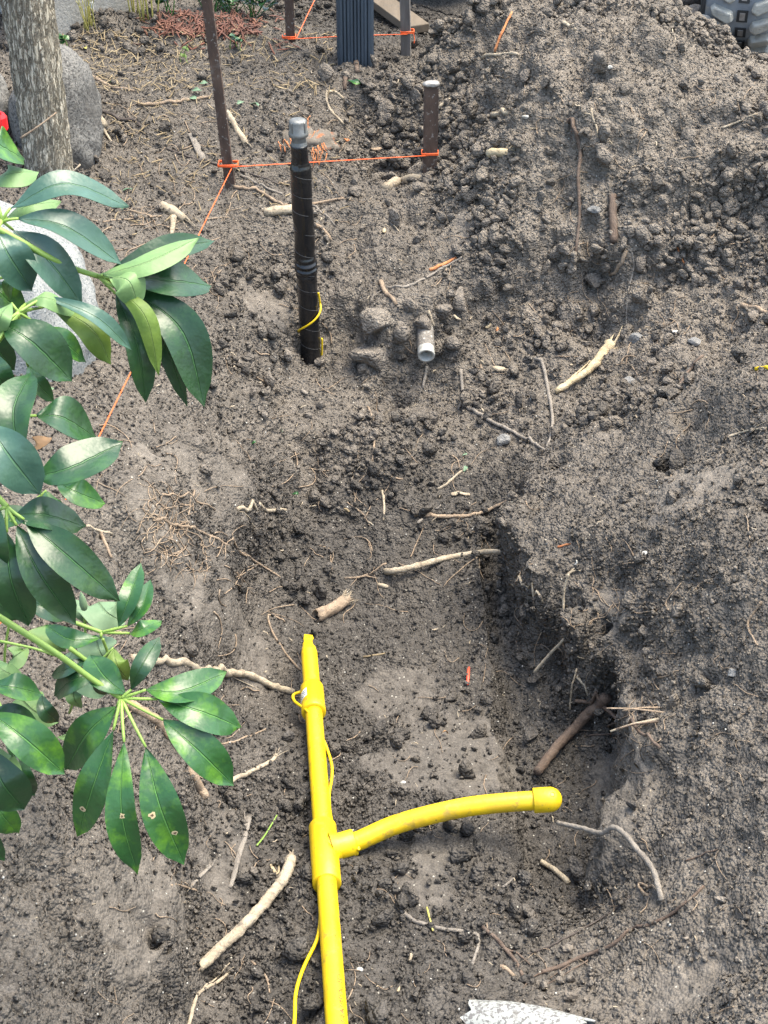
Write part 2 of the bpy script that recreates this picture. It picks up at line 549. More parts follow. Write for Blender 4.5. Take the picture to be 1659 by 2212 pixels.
mU = soft(XX, -.40, -.34) * (1 - soft(XX, -.13, -.10)) * soft(YY, 1.72, 1.85) * (1 - soft(YY, 2.45, 2.6))
H, tU = steepen(H, mU, -.05, .15, 3.4)
OVER = mR * np.exp(-((np.clip(tR, -.5, 1.5) - .85) / .33) ** 2) * np.clip(.55 + .9 * fbm(P0, 9, 2, 71), 0, 1.2)
PACK = np.zeros(len(XY))
for (px_, py_, hh_, rx_, ry_, k_) in [(430, 1260, .14, .10, .09, 1), (520, 1330, .06, .05, .08, .9), (950, 1620, -.04, .12, .13, .9), (880, 1480, -.06, .09, .08, .6), (960, 1900, .02, .09, .07, .5), (480, 1850, .04, .035, .10, .9), (330, 1960, .13, .05, .06, .9), (270, 2030, .17, .04, .06, .8),
                                 (500, 1090, .1, .05, .06, .7), (400, 1000, .24, .08, .08, .6), (1340, 1290, .13, .05, .05, .9), (1350, 1640, .03, .035, .16, .9), (1330, 1820, .03, .03, .08, .9), (560, 660, .15, .08, .08, .5), (1480, 1140, .17, .10, .08, .6), (1450, 2130, .12, .10, .06, .6), (1300, 980, .12, .08, .06, .5), (1010, 520, .2, .10, .06, .5)]:
    q_ = at_h(px_, py_, hh_)
    r2_ = ((XX - q_[0]) / rx_) ** 2 + ((YY - q_[1]) / ry_) ** 2
    PACK = np.maximum(PACK, k_ * np.exp(-r2_ ** 1.5))
PACK = np.clip(PACK * (1 + .8 * fbm(P0, 18, 3, 55)), 0, 1)
PACK = soft(PACK, .25, .6)
P = np.stack([XX - .030 * OVER, YY, H], 1)
def grid_normals(P):
    G = P.reshape(ny, nx, 3)
    du = np.gradient(G, axis=1)
    dv = np.gradient(G, axis=0)
    n = np.cross(du, dv)
    n /= np.linalg.norm(n, axis=2)[..., None] + 1e-12
    return n.reshape(-1, 3)
NRM = grid_normals(P)
near = (np.abs(XY[:, 0]) < 1.3) & (XY[:, 1] > 0.8) & (XY[:, 1] < 4.4)
disp = np.zeros(len(P))
Pn = P[near]
Rn = ROUGH[near]
Kn = PACK[near]
d1 = 0.026 * fbm(Pn, 3.2, 3, 3) * (0.45 + 0.55 * Rn)
d1 += 0.028 * fbm(Pn, 7.0, 2, 13) * np.clip(Rn * 1.5 - .5, 0, 1)
d1 += 0.013 * fbm(Pn, 14, 3, 5) * (0.5 + 0.9 * Rn) * (1 - .6 * Kn)
ch = np.clip(0.45 + 0.9 * fbm(Pn, 6, 2, 91), 0, 1)
big = lumps(Pn + 0.01 * np.stack([fbm(Pn, 20, 2, 31), fbm(Pn, 20, 2, 32), fbm(Pn, 20, 2, 33)], 1), 0.055, 11, 0.55)
d1 += 0.055 * 0.85 * big * np.clip(Rn * 1.25 - 0.35, 0, 1) * (0.4 + 0.6 * ch)
mid = lumps(Pn, 0.022, 21, 0.7)
d1 += 0.022 * 0.6 * mid * np.clip(Rn * 1.5 - 0.5, 0, 1) * ch
sml = lumps(Pn, 0.011, 41, 0.75)
d1 += 0.011 * 0.75 * sml * np.clip(Rn * 1.8, 0.5, 1) * (1 - .65 * Kn)
d1 += 0.0022 * (1 - 2 * np.abs(fbm(Pn, 38, 3, 18))) * (1 - .6 * Kn) * np.clip(Rn * 1.6 - .3, .25, 1)
d1 += 0.0024 * fbm(Pn, 90, 2, 8) * (0.6 + Rn) * (1 - .6 * Kn)
d1 += 0.014 * fbm(Pn, 22, 3, 19) * mR[near] * np.clip(1.3 - NRM[near][:, 2] * 1.2, 0, 1)
# clefts and small ledges in the cut banks
rid = 1 - np.abs(fbm(Pn, 11, 3, 61))
d1 -= 0.018 * np.clip(rid - 0.86, 0, 1) / 0.14 * np.clip(1.1 - Rn, 0, 1) * np.clip(1.2 - NRM[near][:, 2] * 1.1, 0, 1)
disp[near] = d1
disp[~near] = 0.02 * fbm(P[~near], 0.6, 2, 5)
P = P + NRM * disp[:, None]
# holes and hollows
for (px_, py_, hh_, r_, dp_) in [(868, 848, .03, .018, .05), (955, 655, .16, .016, .06), (985, 668, .13, .014, .045), (905, 372, .20, .022, .08), (868, 385, .20, .022, .05), (800, 345, .22, .03, .03), (1205, 1015, .09, .016, .04), (1440, 1055, .15, .022, .045), (1485, 1010, .15, .02, .04),
                                 (770, 215, .31, .035, .04), (700, 150, .33, .03, .03), (60 + 1100, 780, .04, .02, .025), (1480, 985, .15, .03, .03), (380, 1155, .2, .03, .03), (1010, 720, .08, .02, .03), (650, 770, .05, .012, .03), (590, 840, .08, .02, .02), (1255, 1960, .0, .03, .03), (455, 2080, .04, .02, .03), (1650, 1160, .25, .015, .04), (330, 2070, .1, .02, .03)]:
    q_ = at_h(px_, py_, hh_)
    d2_ = ((P[:, 0] - q_[0]) ** 2 + (P[:, 1] - q_[1]) ** 2) / r_ ** 2
    m_ = d2_ < 9
    P[m_, 2] -= dp_ * np.exp(-d2_[m_] ** 1.4)
# the pipe lies on the floor: soil under it is pressed down
hA, hB, hC = -0.030, 0.030, 0.095          # levels of the pipe axis: broken end, tee, near end
pA = at_h(668, 1412, hA)
pT = at_h(701, 1842, hB)
pC = at_h(731, 2260, hC)
pE = at_h(664, 1368, hA - 0.008)
BR_END = at_h(1214, 1728, hB + 0.05)
WIRE_PX = [(662, 1491, hA + 0.012), (645, 1496, hA + 0.010), (633, 1502, hA + 0.006), (636, 1515, hA + 0.010), (652, 1527, hA + 0.022), (666, 1538, hA + 0.031), (682, 1560, hA + 0.027), (695, 1590, hA + 0.022), (708, 1622, hA + 0.018),
           (717, 1655, hA + 0.020), (716, 1685, hA + 0.022), (711, 1715, hA + 0.026), (712, 1748, hA + 0.032), (716, 1775, hB - 0.010), (717, 1810, hB - 0.020), (705, 1860, hB - 0.026), (694, 1930, hB - 0.012), (692, 1975, hB + 0.008), (690, 2005, hB + 0.018), (683, 2035, hB + 0.022), (664, 2072, hB + 0.026), (648, 2110, hB + 0.034), (638, 2150, hB + 0.042), (637, 2190, hB + 0.048), (634, 2230, hB + 0.052), (628, 2290, hB + 0.05)]
SEGS = [(pE, pA, .0165), (pA, pT, .0165), (pT, pC, .0175), (pT, pT + (BR_END - pT) * .45 + np.array([0, .012, 0]), .018), (pT + (BR_END - pT) * .45 + np.array([0, .012, 0]), BR_END, .020)]
def seg_dist(Q, a, b):
    ab = (b - a)[:2]
    t_ = np.clip(((Q[:, :2] - a[:2]) @ ab) / (ab @ ab), 0, 1)
    d_ = np.linalg.norm(Q[:, :2] - (a[:2] + t_[:, None] * ab), axis=1)
    return d_, a[2] + (b[2] - a[2]) * t_
for a_, b_, r_ in SEGS:
    dd, lv = seg_dist(P, a_, b_)
    lim = lv - 0.006 + np.maximum(dd - r_, 0) * 1.3
    m_ = dd < 0.09
    P[m_, 2] = np.minimum(P[m_, 2], lim[m_])
wl = [at_h(*q) for q in WIRE_PX]
for a_, b_ in zip(wl[:-1], wl[1:]):
    dd, lv = seg_dist(P, a_, b_)
    m_ = dd < 0.03
    P[m_, 2] = np.minimum(P[m_, 2], (lv - 0.002 + np.maximum(dd - .004, 0) * 1.4)[m_])
NRM = grid_normals(P)
idx = np.arange(ny * nx).reshape(ny, nx)
GF = np.stack([idx[:-1, :-1].ravel(), idx[:-1, 1:].ravel(), idx[1:, 1:].ravel(), idx[1:, :-1].ravel()], 1)
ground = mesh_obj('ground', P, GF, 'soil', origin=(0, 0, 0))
set_props(ground, 'grey brown soil dug into a trench with banks and a loose spoil heap', None, None, 'structure')
at = ground.data.attributes.new('damp', 'FLOAT', 'POINT')  # soil moisture, plus the shade painted behind the post
at.data.foreach_set('value', DAMP_SHADE.astype(np.float32))
at = ground.data.attributes.new('packed', 'FLOAT', 'POINT')
at.data.foreach_set('value', PACK.astype(np.float32))
bpy.context.view_layer.update()
BVH = BVHTree.FromObject(ground, bpy.context.evaluated_depsgraph_get())
def hit(px, py):
    r = Vector(ray(px, py)).normalized()
    loc, nrm, i, dist = BVH.ray_cast(Vector(CAM), r)
    if loc is None:
        return at_h(px, py, 0.35), np.array([0, 0, 1.0])
    return np.array(loc), np.array(nrm)
def gz(x, y):
    loc, nrm, i, dist = BVH.ray_cast(Vector((x, y, 3.0)), Vector((0, 0, -1)))
    return loc.z if loc is not None else 0.36
def depth_of(p):
    return float((np.asarray(p) - CAM) @ np.array([0, cp_, -sp]))

# ------------------------------------------------------------------ loose crumbs of soil, too many to count
def in_view(Q, m=60):
    D = Q - CAM
    z = D @ np.array([0, cp_, -sp])
    u = D[:, 0] / z * FOC + 829.5
    v = 1106 - (D @ np.array([0, sp, cp_])) / z * FOC
    return (u > -m) & (u < 1659 + m) & (v > -m) & (v < 2212 + m) & (z > 0.5)
def vert_area(P):
    G = P.reshape(ny, nx, 3)
    du = np.linalg.norm(np.gradient(G, axis=1), axis=2)
    dv = np.linalg.norm(np.gradient(G, axis=0), axis=2)
    return (du * dv).ravel()
RS = np.random.RandomState(5)
VA = vert_area(P) * (near & in_view(P))
keep = np.ones(len(P))
for a_, b_, r_ in SEGS:
    keep[seg_dist(P, a_, b_)[0] < 0.0155] = 0
for a_, b_ in zip(wl[:-1], wl[1:]):
    keep[seg_dist(P, a_, b_)[0] < 0.006] = 0
VA = VA * keep * (1 - .82 * PACK)
patch = np.clip(0.5 + 1.3 * fbm(P, 4.5, 3, 77), 0.04, 1.6)
def crumbs(name, label, n, sub, rmin, rmax, power, wfun, mats, nvar=14, sink=0.25, seed=1, squash=0.75, smooth=False):
    rs = np.random.RandomState(seed)
    pr = VA * wfun
    pr = pr / pr.sum()
    ids = rs.choice(len(P), n, p=pr)
    u = rs.uniform(size=n)
    r = rmin * (rmax / rmin) ** (u ** power)
    if sub == 0:                      # eight sided grains
        O = np.array([[1, 0, 0], [-1, 0, 0], [0, 1, 0], [0, -1, 0], [0, 0, 1], [0, 0, -1]], float)
        OF = np.array([[0, 2, 4], [2, 1, 4], [1, 3, 4], [3, 0, 4], [2, 0, 5], [1, 2, 5], [3, 1, 5], [0, 3, 5]])
        var = [(O * 1.15 + np.random.RandomState(k).uniform(-.4, .4, (6, 3)), OF) for k in range(nvar)]
    else:
        var = [rock(sub, 100 + seed * 50 + k, 0.20, 1.7, 11, 0.58) for k in range(nvar)]
    Vs = np.array([v[0] for v in var])
    F0 = var[0][1]
    pick = rs.randint(0, nvar, n)
    base = Vs[pick]
    # random turns
    q = rs.normal(size=(n, 4))
    q /= np.linalg.norm(q, axis=1)[:, None]
    a, b, c, d_ = q.T
    M = np.stack([1 - 2 * (c * c + d_ * d_), 2 * (b * c - a * d_), 2 * (b * d_ + a * c),
                  2 * (b * c + a * d_), 1 - 2 * (b * b + d_ * d_), 2 * (c * d_ - a * b),
                  2 * (b * d_ - a * c), 2 * (c * d_ + a * b), 1 - 2 * (b * b + c * c)], 1).reshape(n, 3, 3)
    sc = np.stack([rs.uniform(0.8, 1.3, n), rs.uniform(0.75, 1.1, n), rs.uniform(squash * 0.8, squash * 1.2, n)], 1)
    W = np.einsum('nij,nvj->nvi', M, base * sc[:, None, :]) * r[:, None, None]
    jit = rs.uniform(-0.002, 0.002, (n, 3))
    ctr = P[ids] + jit + NRM[ids] * (r * (squash - sink))[:, None]
    W = W + ctr[:, None, :]
    nv = base.shape[1]
    FF = (F0[None] + (np.arange(n) * nv)[:, None, None]).reshape(-1, 3)
    dm = np.clip(DAMP_SHADE[ids] + rs.uniform(-0.35, 0.35, n), -0.3, 1.2)
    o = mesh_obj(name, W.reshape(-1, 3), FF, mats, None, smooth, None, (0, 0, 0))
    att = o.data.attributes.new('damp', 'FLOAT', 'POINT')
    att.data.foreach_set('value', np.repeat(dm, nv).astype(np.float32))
    return set_props(o, label, None, None, 'stuff')
crumbs('soil_grains', 'fine loose soil grains strewn over the ground', 100000, 0, .0011, .0027, 1.0,
       np.clip(ROUGH, .7, 1) * (0.55 + .6 * patch), 'soil', seed=2, squash=.8, smooth=True, sink=.4)
crumbs('soil_crumbs', 'loose soil crumbs strewn over the ground', 27000, 1, .0026, .0062, 1.4,
       np.clip(ROUGH * 1.2 - .05, .48, 1) * (0.2 + patch), 'soil', seed=4)
crumbs('soil_lumps', 'small loose soil lumps strewn over the heap and trench', 5600, 2, .0055, .021, 2.4,
       np.clip(ROUGH * 1.3 - .38, .03, 1) ** 1.5 * patch ** 1.5, 'soil', seed=3)

# ------------------------------------------------------------------ materials of the things
def plain(name, col, rough=0.5, spec=0.5, metal=0.0):
    m, t, bs = newmat(name)
    bs.inputs['Base Color'].default_value = (*col, 1)
    bs.inputs['Roughness'].default_value = rough
    bs.inputs['Specular IOR Level'].default_value = spec
    bs.inputs['Metallic'].default_value = metal
    return m
def two_tone(name, stops, scale, detail=5, rough=0.8, sx=(1, 1, 1), bumpd=0.0, bscale=None, dist=0.0, spec=0.4, extra=None, metal=0.0, nrough=0.6):
    m, t, bs = newmat(name)
    co = stretch(t, coords(t), sx)
    n = noise(t, co, scale, detail, nrough, dist)
    c = ramp(t, n, stops)
    if extra:                                  # (scale, threshold, soft, colour): patches of dirt, lichen, paint
        for (s2, th, so_, c2) in extra:
            f = ramp(t, noise(t, coords(t), s2, 4, 0.65), [(th, (0, 0, 0)), (th + so_, (1, 1, 1))])
            c = mixc(t, f, c, c2)
    t.links.new(c, bs.inputs['Base Color'])
    bs.inputs['Roughness'].default_value = rough
    bs.inputs['Specular IOR Level'].default_value = spec
    bs.inputs['Metallic'].default_value = metal
    if bumpd:
        nb = noise(t, co, bscale or scale, 5, 0.65, dist)
        bump(t, bs, [(nb, 1.0)], bumpd)
    return m
DIRT = (0.075, 0.066, 0.058)
two_tone('yellow_plastic', [(0.3, (0.57, 0.385, 0.008)), (0.6, (0.64, 0.44, 0.011)), (0.8, (0.54, 0.36, 0.01))], 25, rough=0.40, spec=0.45,
         extra=[(14, 0.50, 0.22, (0.47, 0.31, 0.016)), (20, 0.64, 0.10, (0.34, 0.235, 0.045)), (55, 0.60, 0.10, (0.32, 0.215, 0.03)), (150, 0.68, 0.04, (0.16, 0.11, 0.03)), (420, 0.72, 0.03, (0.08, 0.06, 0.03))], bumpd=0.0008, bscale=60)
two_tone('yellow_wire', [(0.3, (0.57, 0.39, 0.008)), (0.7, (0.63, 0.43, 0.012))], 40, rough=0.4, spec=0.4, extra=[(90, 0.68, 0.05, (0.30, 0.2, 0.03))])
plain('pipe_print', (0.17, 0.10, 0.012), 0.5)
plain('sticker_white', (0.62, 0.62, 0.60), 0.5)
plain('sticker_print', (0.05, 0.06, 0.09), 0.5)
two_tone('black_tape', [(0.3, (0.007, 0.007, 0.008)), (0.7, (0.013, 0.013, 0.014))], 30, rough=0.20, spec=0.5,
         extra=[(35, 0.66, 0.12, (0.035, 0.032, 0.03))], bumpd=0.0015, bscale=35)
two_tone('galvanised', [(0.3, (0.13, 0.13, 0.125)), (0.7, (0.21, 0.21, 0.205))], 90, rough=0.5, metal=0.6, extra=[(60, 0.6, 0.15, (0.144, 0.137, 0.122))], bumpd=0.0006)
two_tone('rusty_iron', [(0.25, (0.034, 0.023, 0.019)), (0.55, (0.078, 0.050, 0.038)), (0.8, (0.13, 0.088, 0.066))], 45, rough=0.8, sx=(1, 1, 0.35),
         extra=[(120, 0.60, 0.05, (0.22, 0.20, 0.18)), (20, 0.60, 0.12, (0.15, 0.13, 0.115))], bumpd=0.002, bscale=110)
two_tone('worn_steel', [(0.3, (0.20, 0.185, 0.17)), (0.7, (0.34, 0.32, 0.30))], 70, rough=0.55, metal=0.4, bumpd=0.002, bscale=60)
two_tone('slate_paint', [(0.3, (0.030, 0.042, 0.058)), (0.6, (0.047, 0.064, 0.085)), (0.8, (0.065, 0.085, 0.11))], 30, rough=0.65, sx=(1, 1, 0.15),
         extra=[(130, 0.72, 0.03, (0.30, 0.30, 0.29)), (14, 0.62, 0.16, (0.11, 0.10, 0.09))], bumpd=0.002, bscale=70)
two_tone('weathered_wood', [(0.25, (0.075, 0.066, 0.06)), (0.5, (0.15, 0.135, 0.125)), (0.8, (0.27, 0.25, 0.235))], 40, rough=0.85, sx=(1, 1, 0.12), bumpd=0.004, bscale=60)
two_tone('plank_wood', [(0.25, (0.066, 0.050, 0.033)), (0.5, (0.110, 0.085, 0.061)), (0.8, (0.154, 0.121, 0.088))], 25, rough=0.85, sx=(1, .2, 1), bumpd=0.003, extra=[(12, 0.58, 0.15, DIRT)])
plain('orange_string', (0.85, 0.13, 0.03), 0.6)
two_tone('concrete', [(0.25, (0.20, 0.19, 0.175)), (0.5, (0.30, 0.29, 0.27)), (0.8, (0.40, 0.385, 0.36))], 9, rough=0.9, bumpd=0.004, bscale=120,
         extra=[(70, 0.66, 0.06, (0.15, 0.14, 0.13)), (5, 0.58, 0.2, (0.22, 0.20, 0.17))])
two_tone('block_wall', [(0.3, (0.40, 0.40, 0.40)), (0.7, (0.52, 0.52, 0.51))], 20, rough=0.9, bumpd=0.003, bscale=150)
two_tone('mortar', [(0.3, (0.22, 0.215, 0.21)), (0.7, (0.30, 0.295, 0.285))], 60, rough=0.95, bumpd=0.003)
two_tone('red_plastic', [(0.3, (0.62, 0.012, 0.018)), (0.7, (0.70, 0.02, 0.025))], 20, rough=0.35)
two_tone('dirty_pvc', [(0.3, (0.247, 0.254, 0.240)), (0.7, (0.325, 0.332, 0.319))], 20, rough=0.5, extra=[(210, 0.50, 0.06, (0.111, 0.104, 0.101)), (45, 0.58, 0.08, (0.104, 0.094, 0.086))], bumpd=0.001, bscale=90)
two_tone('soiled_pvc', [(0.3, (0.12, 0.105, 0.09)), (0.7, (0.20, 0.18, 0.16))], 90, rough=0.85, extra=[(110, 0.60, 0.05, (0.40, 0.39, 0.36))], bumpd=0.004, bscale=120)
two_tone('pvc_clean', [(0.3, (0.26, 0.245, 0.215)), (0.6, (0.42, 0.41, 0.375))], 70, rough=0.5)
def granite(name, light, dark, th, spec_scale, lich=None):
    m, t, bs = newmat(name)
    co = coords(t)
    base = ramp(t, noise(t, co, 7, 4), [(0.3, tuple(c * 0.75 for c in light)), (0.7, light)])
    n = noise(t, co, spec_scale, 3, 0.7)
    c = mixc(t, ramp(t, n, [(th, (0, 0, 0)), (th + 0.06, (1, 1, 1))]), base, dark)
    n2 = noise(t, co, spec_scale * 0.8, 3, 0.7, 1.0)
    c = mixc(t, ramp(t, n2, [(0.60, (0, 0, 0)), (0.68, (1, 1, 1))]), c, tuple(min(1, q * 1.6) for q in light))
    if lich:
        n3 = noise(t, co, 5.5, 5, 0.7)
        c = mixc(t, ramp(t, n3, [(0.48, (0, 0, 0)), (0.60, (1, 1, 1))]), c, lich)
    t.links.new(c, bs.inputs['Base Color'])
    bs.inputs['Roughness'].default_value = 0.85
    bump(t, bs, [(noise(t, co, 40, 6, 0.7), 1.0), (n, 0.35)], 0.006)
    return m
granite('granite_pale', (0.264, 0.268, 0.264), (0.093, 0.111, 0.115), 0.53, 230)
granite('granite_dark', (0.165, 0.158, 0.148), (0.05, 0.047, 0.045), 0.50, 190, lich=(0.07, 0.065, 0.06))
granite('stone_grey', (0.20, 0.195, 0.19), (0.09, 0.088, 0.085), 0.55, 160)
granite('stone_brown', (0.10, 0.085, 0.075), (0.05, 0.044, 0.04), 0.5, 120)
def bark_mat(name, cols, vs_=(15, 15, 2.6), scale=9.0, depth=0.02):
    m, t, bs = newmat(name)
    co = stretch(t, coords(t), vs_)
    w1 = noise(t, co, scale, 6, 0.68, 0.8)
    v = nd(t, 'ShaderNodeTexVoronoi', Scale=scale * 0.9, feature='DISTANCE_TO_EDGE')
    dis = noise(t, co, scale * 1.3, 3, 0.6)
    mx = mixc(t, 0.32, co, dis, 'ADD')
    t.links.new(mx, v.inputs['Vector'])
    crack = ramp(t, v.outputs['Distance'], [(0.0, (0, 0, 0)), (0.20, (1, 1, 1))])
    c = ramp(t, w1, [(0.3, cols[1]), (0.5, cols[2]), (0.72, cols[3])])
    c = mixc(t, crack, cols[0], c)
    t.links.new(c, bs.inputs['Base Color'])
    bs.inputs['Roughness'].default_value = 0.92
    bump(t, bs, [(crack, 0.7), (w1, 1.0)], depth)
    return m
bark_mat('trunk_bark', [(0.183, 0.152, 0.110), (0.329, 0.287, 0.213), (0.512, 0.458, 0.360), (0.671, 0.610, 0.500)], depth=0.007)
def wood_mat(name, a, b, c, dirt=0.52, sc=18, bumpd=0.0025):
    m, t, bs = newmat(name)
    co = coords(t)
    n = noise(t, stretch(t, co, (1, 1, 1)), sc, 5, 0.7, 1.5)
    col = ramp(t, n, [(0.3, a), (0.5, b), (0.72, c)])
    n2 = noise(t, co, 85, 5, 0.75)
    col = mixc(t, ramp(t, n2, [(dirt, (0, 0, 0)), (dirt + 0.16, (0.85, 0.85, 0.85))]), col, (0.10, 0.085, 0.072))
    t.links.new(col, bs.inputs['Base Color'])
    bs.inputs['Roughness'].default_value = 0.85
    bs.inputs['Specular IOR Level'].default_value = 0.3
    bump(t, bs, [(noise(t, co, 160, 4, 0.7), 1.0), (n2, 1.0)], bumpd)
    return m
wood_mat('root_pale', (0.252, 0.200, 0.141), (0.340, 0.281, 0.207), (0.414, 0.355, 0.274))
wood_mat('root_tan', (0.176, 0.128, 0.088), (0.264, 0.196, 0.140), (0.336, 0.264, 0.192), dirt=0.52)
wood_mat('root_brown', (0.068, 0.046, 0.035), (0.112, 0.080, 0.062), (0.160, 0.120, 0.096), dirt=0.56)
wood_mat('root_dark', (0.040, 0.032, 0.029), (0.065, 0.053, 0.048), (0.10, 0.085, 0.075), dirt=0.6)
wood_mat('root_grey', (0.136, 0.116, 0.100), (0.200, 0.176, 0.152), (0.264, 0.232, 0.200), dirt=0.54)
wood_mat('wood_fresh', (0.346, 0.259, 0.151), (0.432, 0.346, 0.223), (0.490, 0.418, 0.302), dirt=0.6)
wood_mat('wood_orange', (0.343, 0.109, 0.043), (0.452, 0.172, 0.070), (0.484, 0.257, 0.133), dirt=0.58)
plain('tape_seam', (0.075, 0.075, 0.078), 0.45)
plain('orange_plastic', (0.75, 0.07, 0.03), 0.5)
two_tone('stump_soil', [(0.3, (0.10, 0.085, 0.07)), (0.7, (0.17, 0.145, 0.12))], 40, rough=0.95, extra=[(34, 0.56, 0.10, (0.25, 0.10, 0.05)), (60, 0.64, 0.06, (0.30, 0.19, 0.11))], bumpd=0.006, bscale=60)
two_tone('straw', [(0.3, (0.158, 0.115, 0.065)), (0.55, (0.259, 0.198, 0.119)), (0.8, (0.346, 0.281, 0.180))], 30, rough=0.8)
two_tone('red_leaf', [(0.3, (0.058, 0.025, 0.017)), (0.5, (0.129, 0.048, 0.031)), (0.72, (0.187, 0.094, 0.058))], 28, rough=0.7)
two_tone('pale_grit', [(0.3, (0.320, 0.304, 0.272)), (0.7, (0.480, 0.464, 0.432))], 60, rough=0.8)
two_tone('track_rubber', [(0.3, (0.176, 0.192, 0.209)), (0.6, (0.257, 0.277, 0.297)), (0.8, (0.338, 0.358, 0.371))], 14, rough=0.8, bumpd=0.002, bscale=60,
         extra=[(22, 0.58, 0.1, (0.29, 0.275, 0.24))])
two_tone('track_lug', [(0.3, (0.312, 0.306, 0.275)), (0.7, (0.475, 0.463, 0.413))], 30, rough=0.85, bumpd=0.003, bscale=90, extra=[(26, 0.6, 0.1, (0.225, 0.237, 0.250))])
plain('dark_rubber', (0.028, 0.029, 0.03), 0.7)
two_tone('tyre_rubber', [(0.3, (0.035, 0.038, 0.034)), (0.7, (0.06, 0.064, 0.058))], 20, rough=0.75)
two_tone('green_stem', [(0.3, (0.16, 0.26, 0.05)), (0.7, (0.24, 0.36, 0.08))], 20, rough=0.45)
two_tone('dry_stem', [(0.3, (0.30, 0.27, 0.07)), (0.7, (0.42, 0.38, 0.12))], 20, rough=0.6)
two_tone('weed_green', [(0.3, (0.05, 0.14, 0.03)), (0.7, (0.10, 0.24, 0.06))], 18, rough=0.55)
two_tone('wilted_leaf', [(0.3, (0.07, 0.13, 0.075)), (0.7, (0.16, 0.24, 0.15))], 40, rough=0.6)

def leaf_mat(name, a, b, patch, rough, vein, under=False, blotch=None):
    m, t, bs = newmat(name)
    uv = t.nodes.new('ShaderNodeUVMap')
    uv.uv_map = 'UVMap'
    co = coords(t)
    n = noise(t, co, 22, 4, 0.6)
    c = ramp(t, n, [(0.35, a), (0.65, b)])
    n2 = noise(t, co, 38, 4, 0.65)
    c = mixc(t, ramp(t, n2, [(0.50, (0, 0, 0)), (0.70, (1, 1, 1))]), c, patch)
    sep = t.nodes.new('ShaderNodeSeparateXYZ')
    t.links.new(uv.outputs[0], sep.inputs[0])
    sb = nd(t, 'ShaderNodeMath', operation='SUBTRACT')
    t.links.new(sep.outputs[0], sb.inputs[0])
    sb.inputs[1].default_value = 0.5
    ab = nd(t, 'ShaderNodeMath', operation='ABSOLUTE')
    t.links.new(sb.outputs[0], ab.inputs[0])
    mid = ramp(t, ab.outputs[0], [(0.010, (1, 1, 1)), (0.030, (0, 0, 0))])
    # side veins run forward from the midrib
    sv = nd(t, 'ShaderNodeMath', operation='MULTIPLY_ADD')
    t.links.new(ab.outputs[0], sv.inputs[0])
    sv.inputs[1].default_value = -0.55
    t.links.new(sep.outputs[1], sv.inputs[2])
    fr = nd(t, 'ShaderNodeMath', operation='PINGPONG')
    t.links.new(sv.outputs[0], fr.inputs[0])
    fr.inputs[1].default_value = 0.045
    side = ramp(t, fr.outputs[0], [(0.0, (0.5, 0.5, 0.5)), (0.006, (0, 0, 0))])
    c = mixc(t, 0.10 if not under else 0.12, c, mixc(t, side, c, vein))
    c = mixc(t, mid, c, vein)
    if blotch:
        n3 = noise(t, co, 16, 3, 0.5)
        c = mixc(t, ramp(t, n3, [(0.60, (0, 0, 0)), (0.66, (1, 1, 1))]), c, blotch)
    t.links.new(c, bs.inputs['Base Color'])
    bs.inputs['Roughness'].default_value = rough
    bs.inputs['Specular IOR Level'].default_value = 0.55 if not under else 0.3
    bs.inputs['Transmission Weight'].default_value = 0.0
    bump(t, bs, [(mid, -0.8), (n, 2.0)], 0.0014)
    return m
leaf_mat('leaf_dark', (0.008, 0.034, 0.011), (0.014, 0.055, 0.015), (0.022, 0.075, 0.015), 0.35, (0.035, 0.10, 0.03))
leaf_mat('leaf_mid', (0.012, 0.058, 0.013), (0.022, 0.088, 0.018), (0.070, 0.180, 0.012), 0.35, (0.07, 0.18, 0.045))
leaf_mat('leaf_blue', (0.029, 0.078, 0.053), (0.045, 0.104, 0.074), (0.037, 0.092, 0.056), 0.35, (0.064, 0.144, 0.072))  # bluish sky reflection put into the base colour
leaf_mat('leaf_spotted', (0.009, 0.036, 0.011), (0.016, 0.058, 0.016), (0.030, 0.075, 0.016), 0.35, (0.035, 0.10, 0.03), blotch=(0.30, 0.25, 0.09))
leaf_mat('leaf_under', (0.099, 0.178, 0.066), (0.132, 0.224, 0.086), (0.145, 0.238, 0.092), 0.5, (0.172, 0.264, 0.112), under=True)
leaf_mat('leaf_under_olive', (0.063, 0.112, 0.017), (0.098, 0.154, 0.025), (0.112, 0.175, 0.028), 0.5, (0.140, 0.210, 0.056), under=True)
leaf_mat('vine_pale', (0.125, 0.198, 0.106), (0.165, 0.244, 0.139), (0.178, 0.257, 0.145), 0.55, (0.106, 0.165, 0.079), under=True)
leaf_mat('vine_olive', (0.085, 0.15, 0.05), (0.13, 0.21, 0.075), (0.12, 0.18, 0.04), 0.5, (0.06, 0.10, 0.03), under=True)
plain('leaf_scar', (0.42, 0.33, 0.19), 0.8)
plain('leaf_scar_dark', (0.09, 0.055, 0.03), 0.8)
two_tone('brown_leaf', [(0.3, (0.22, 0.12, 0.05)), (0.7, (0.36, 0.21, 0.10))], 30, rough=0.6)

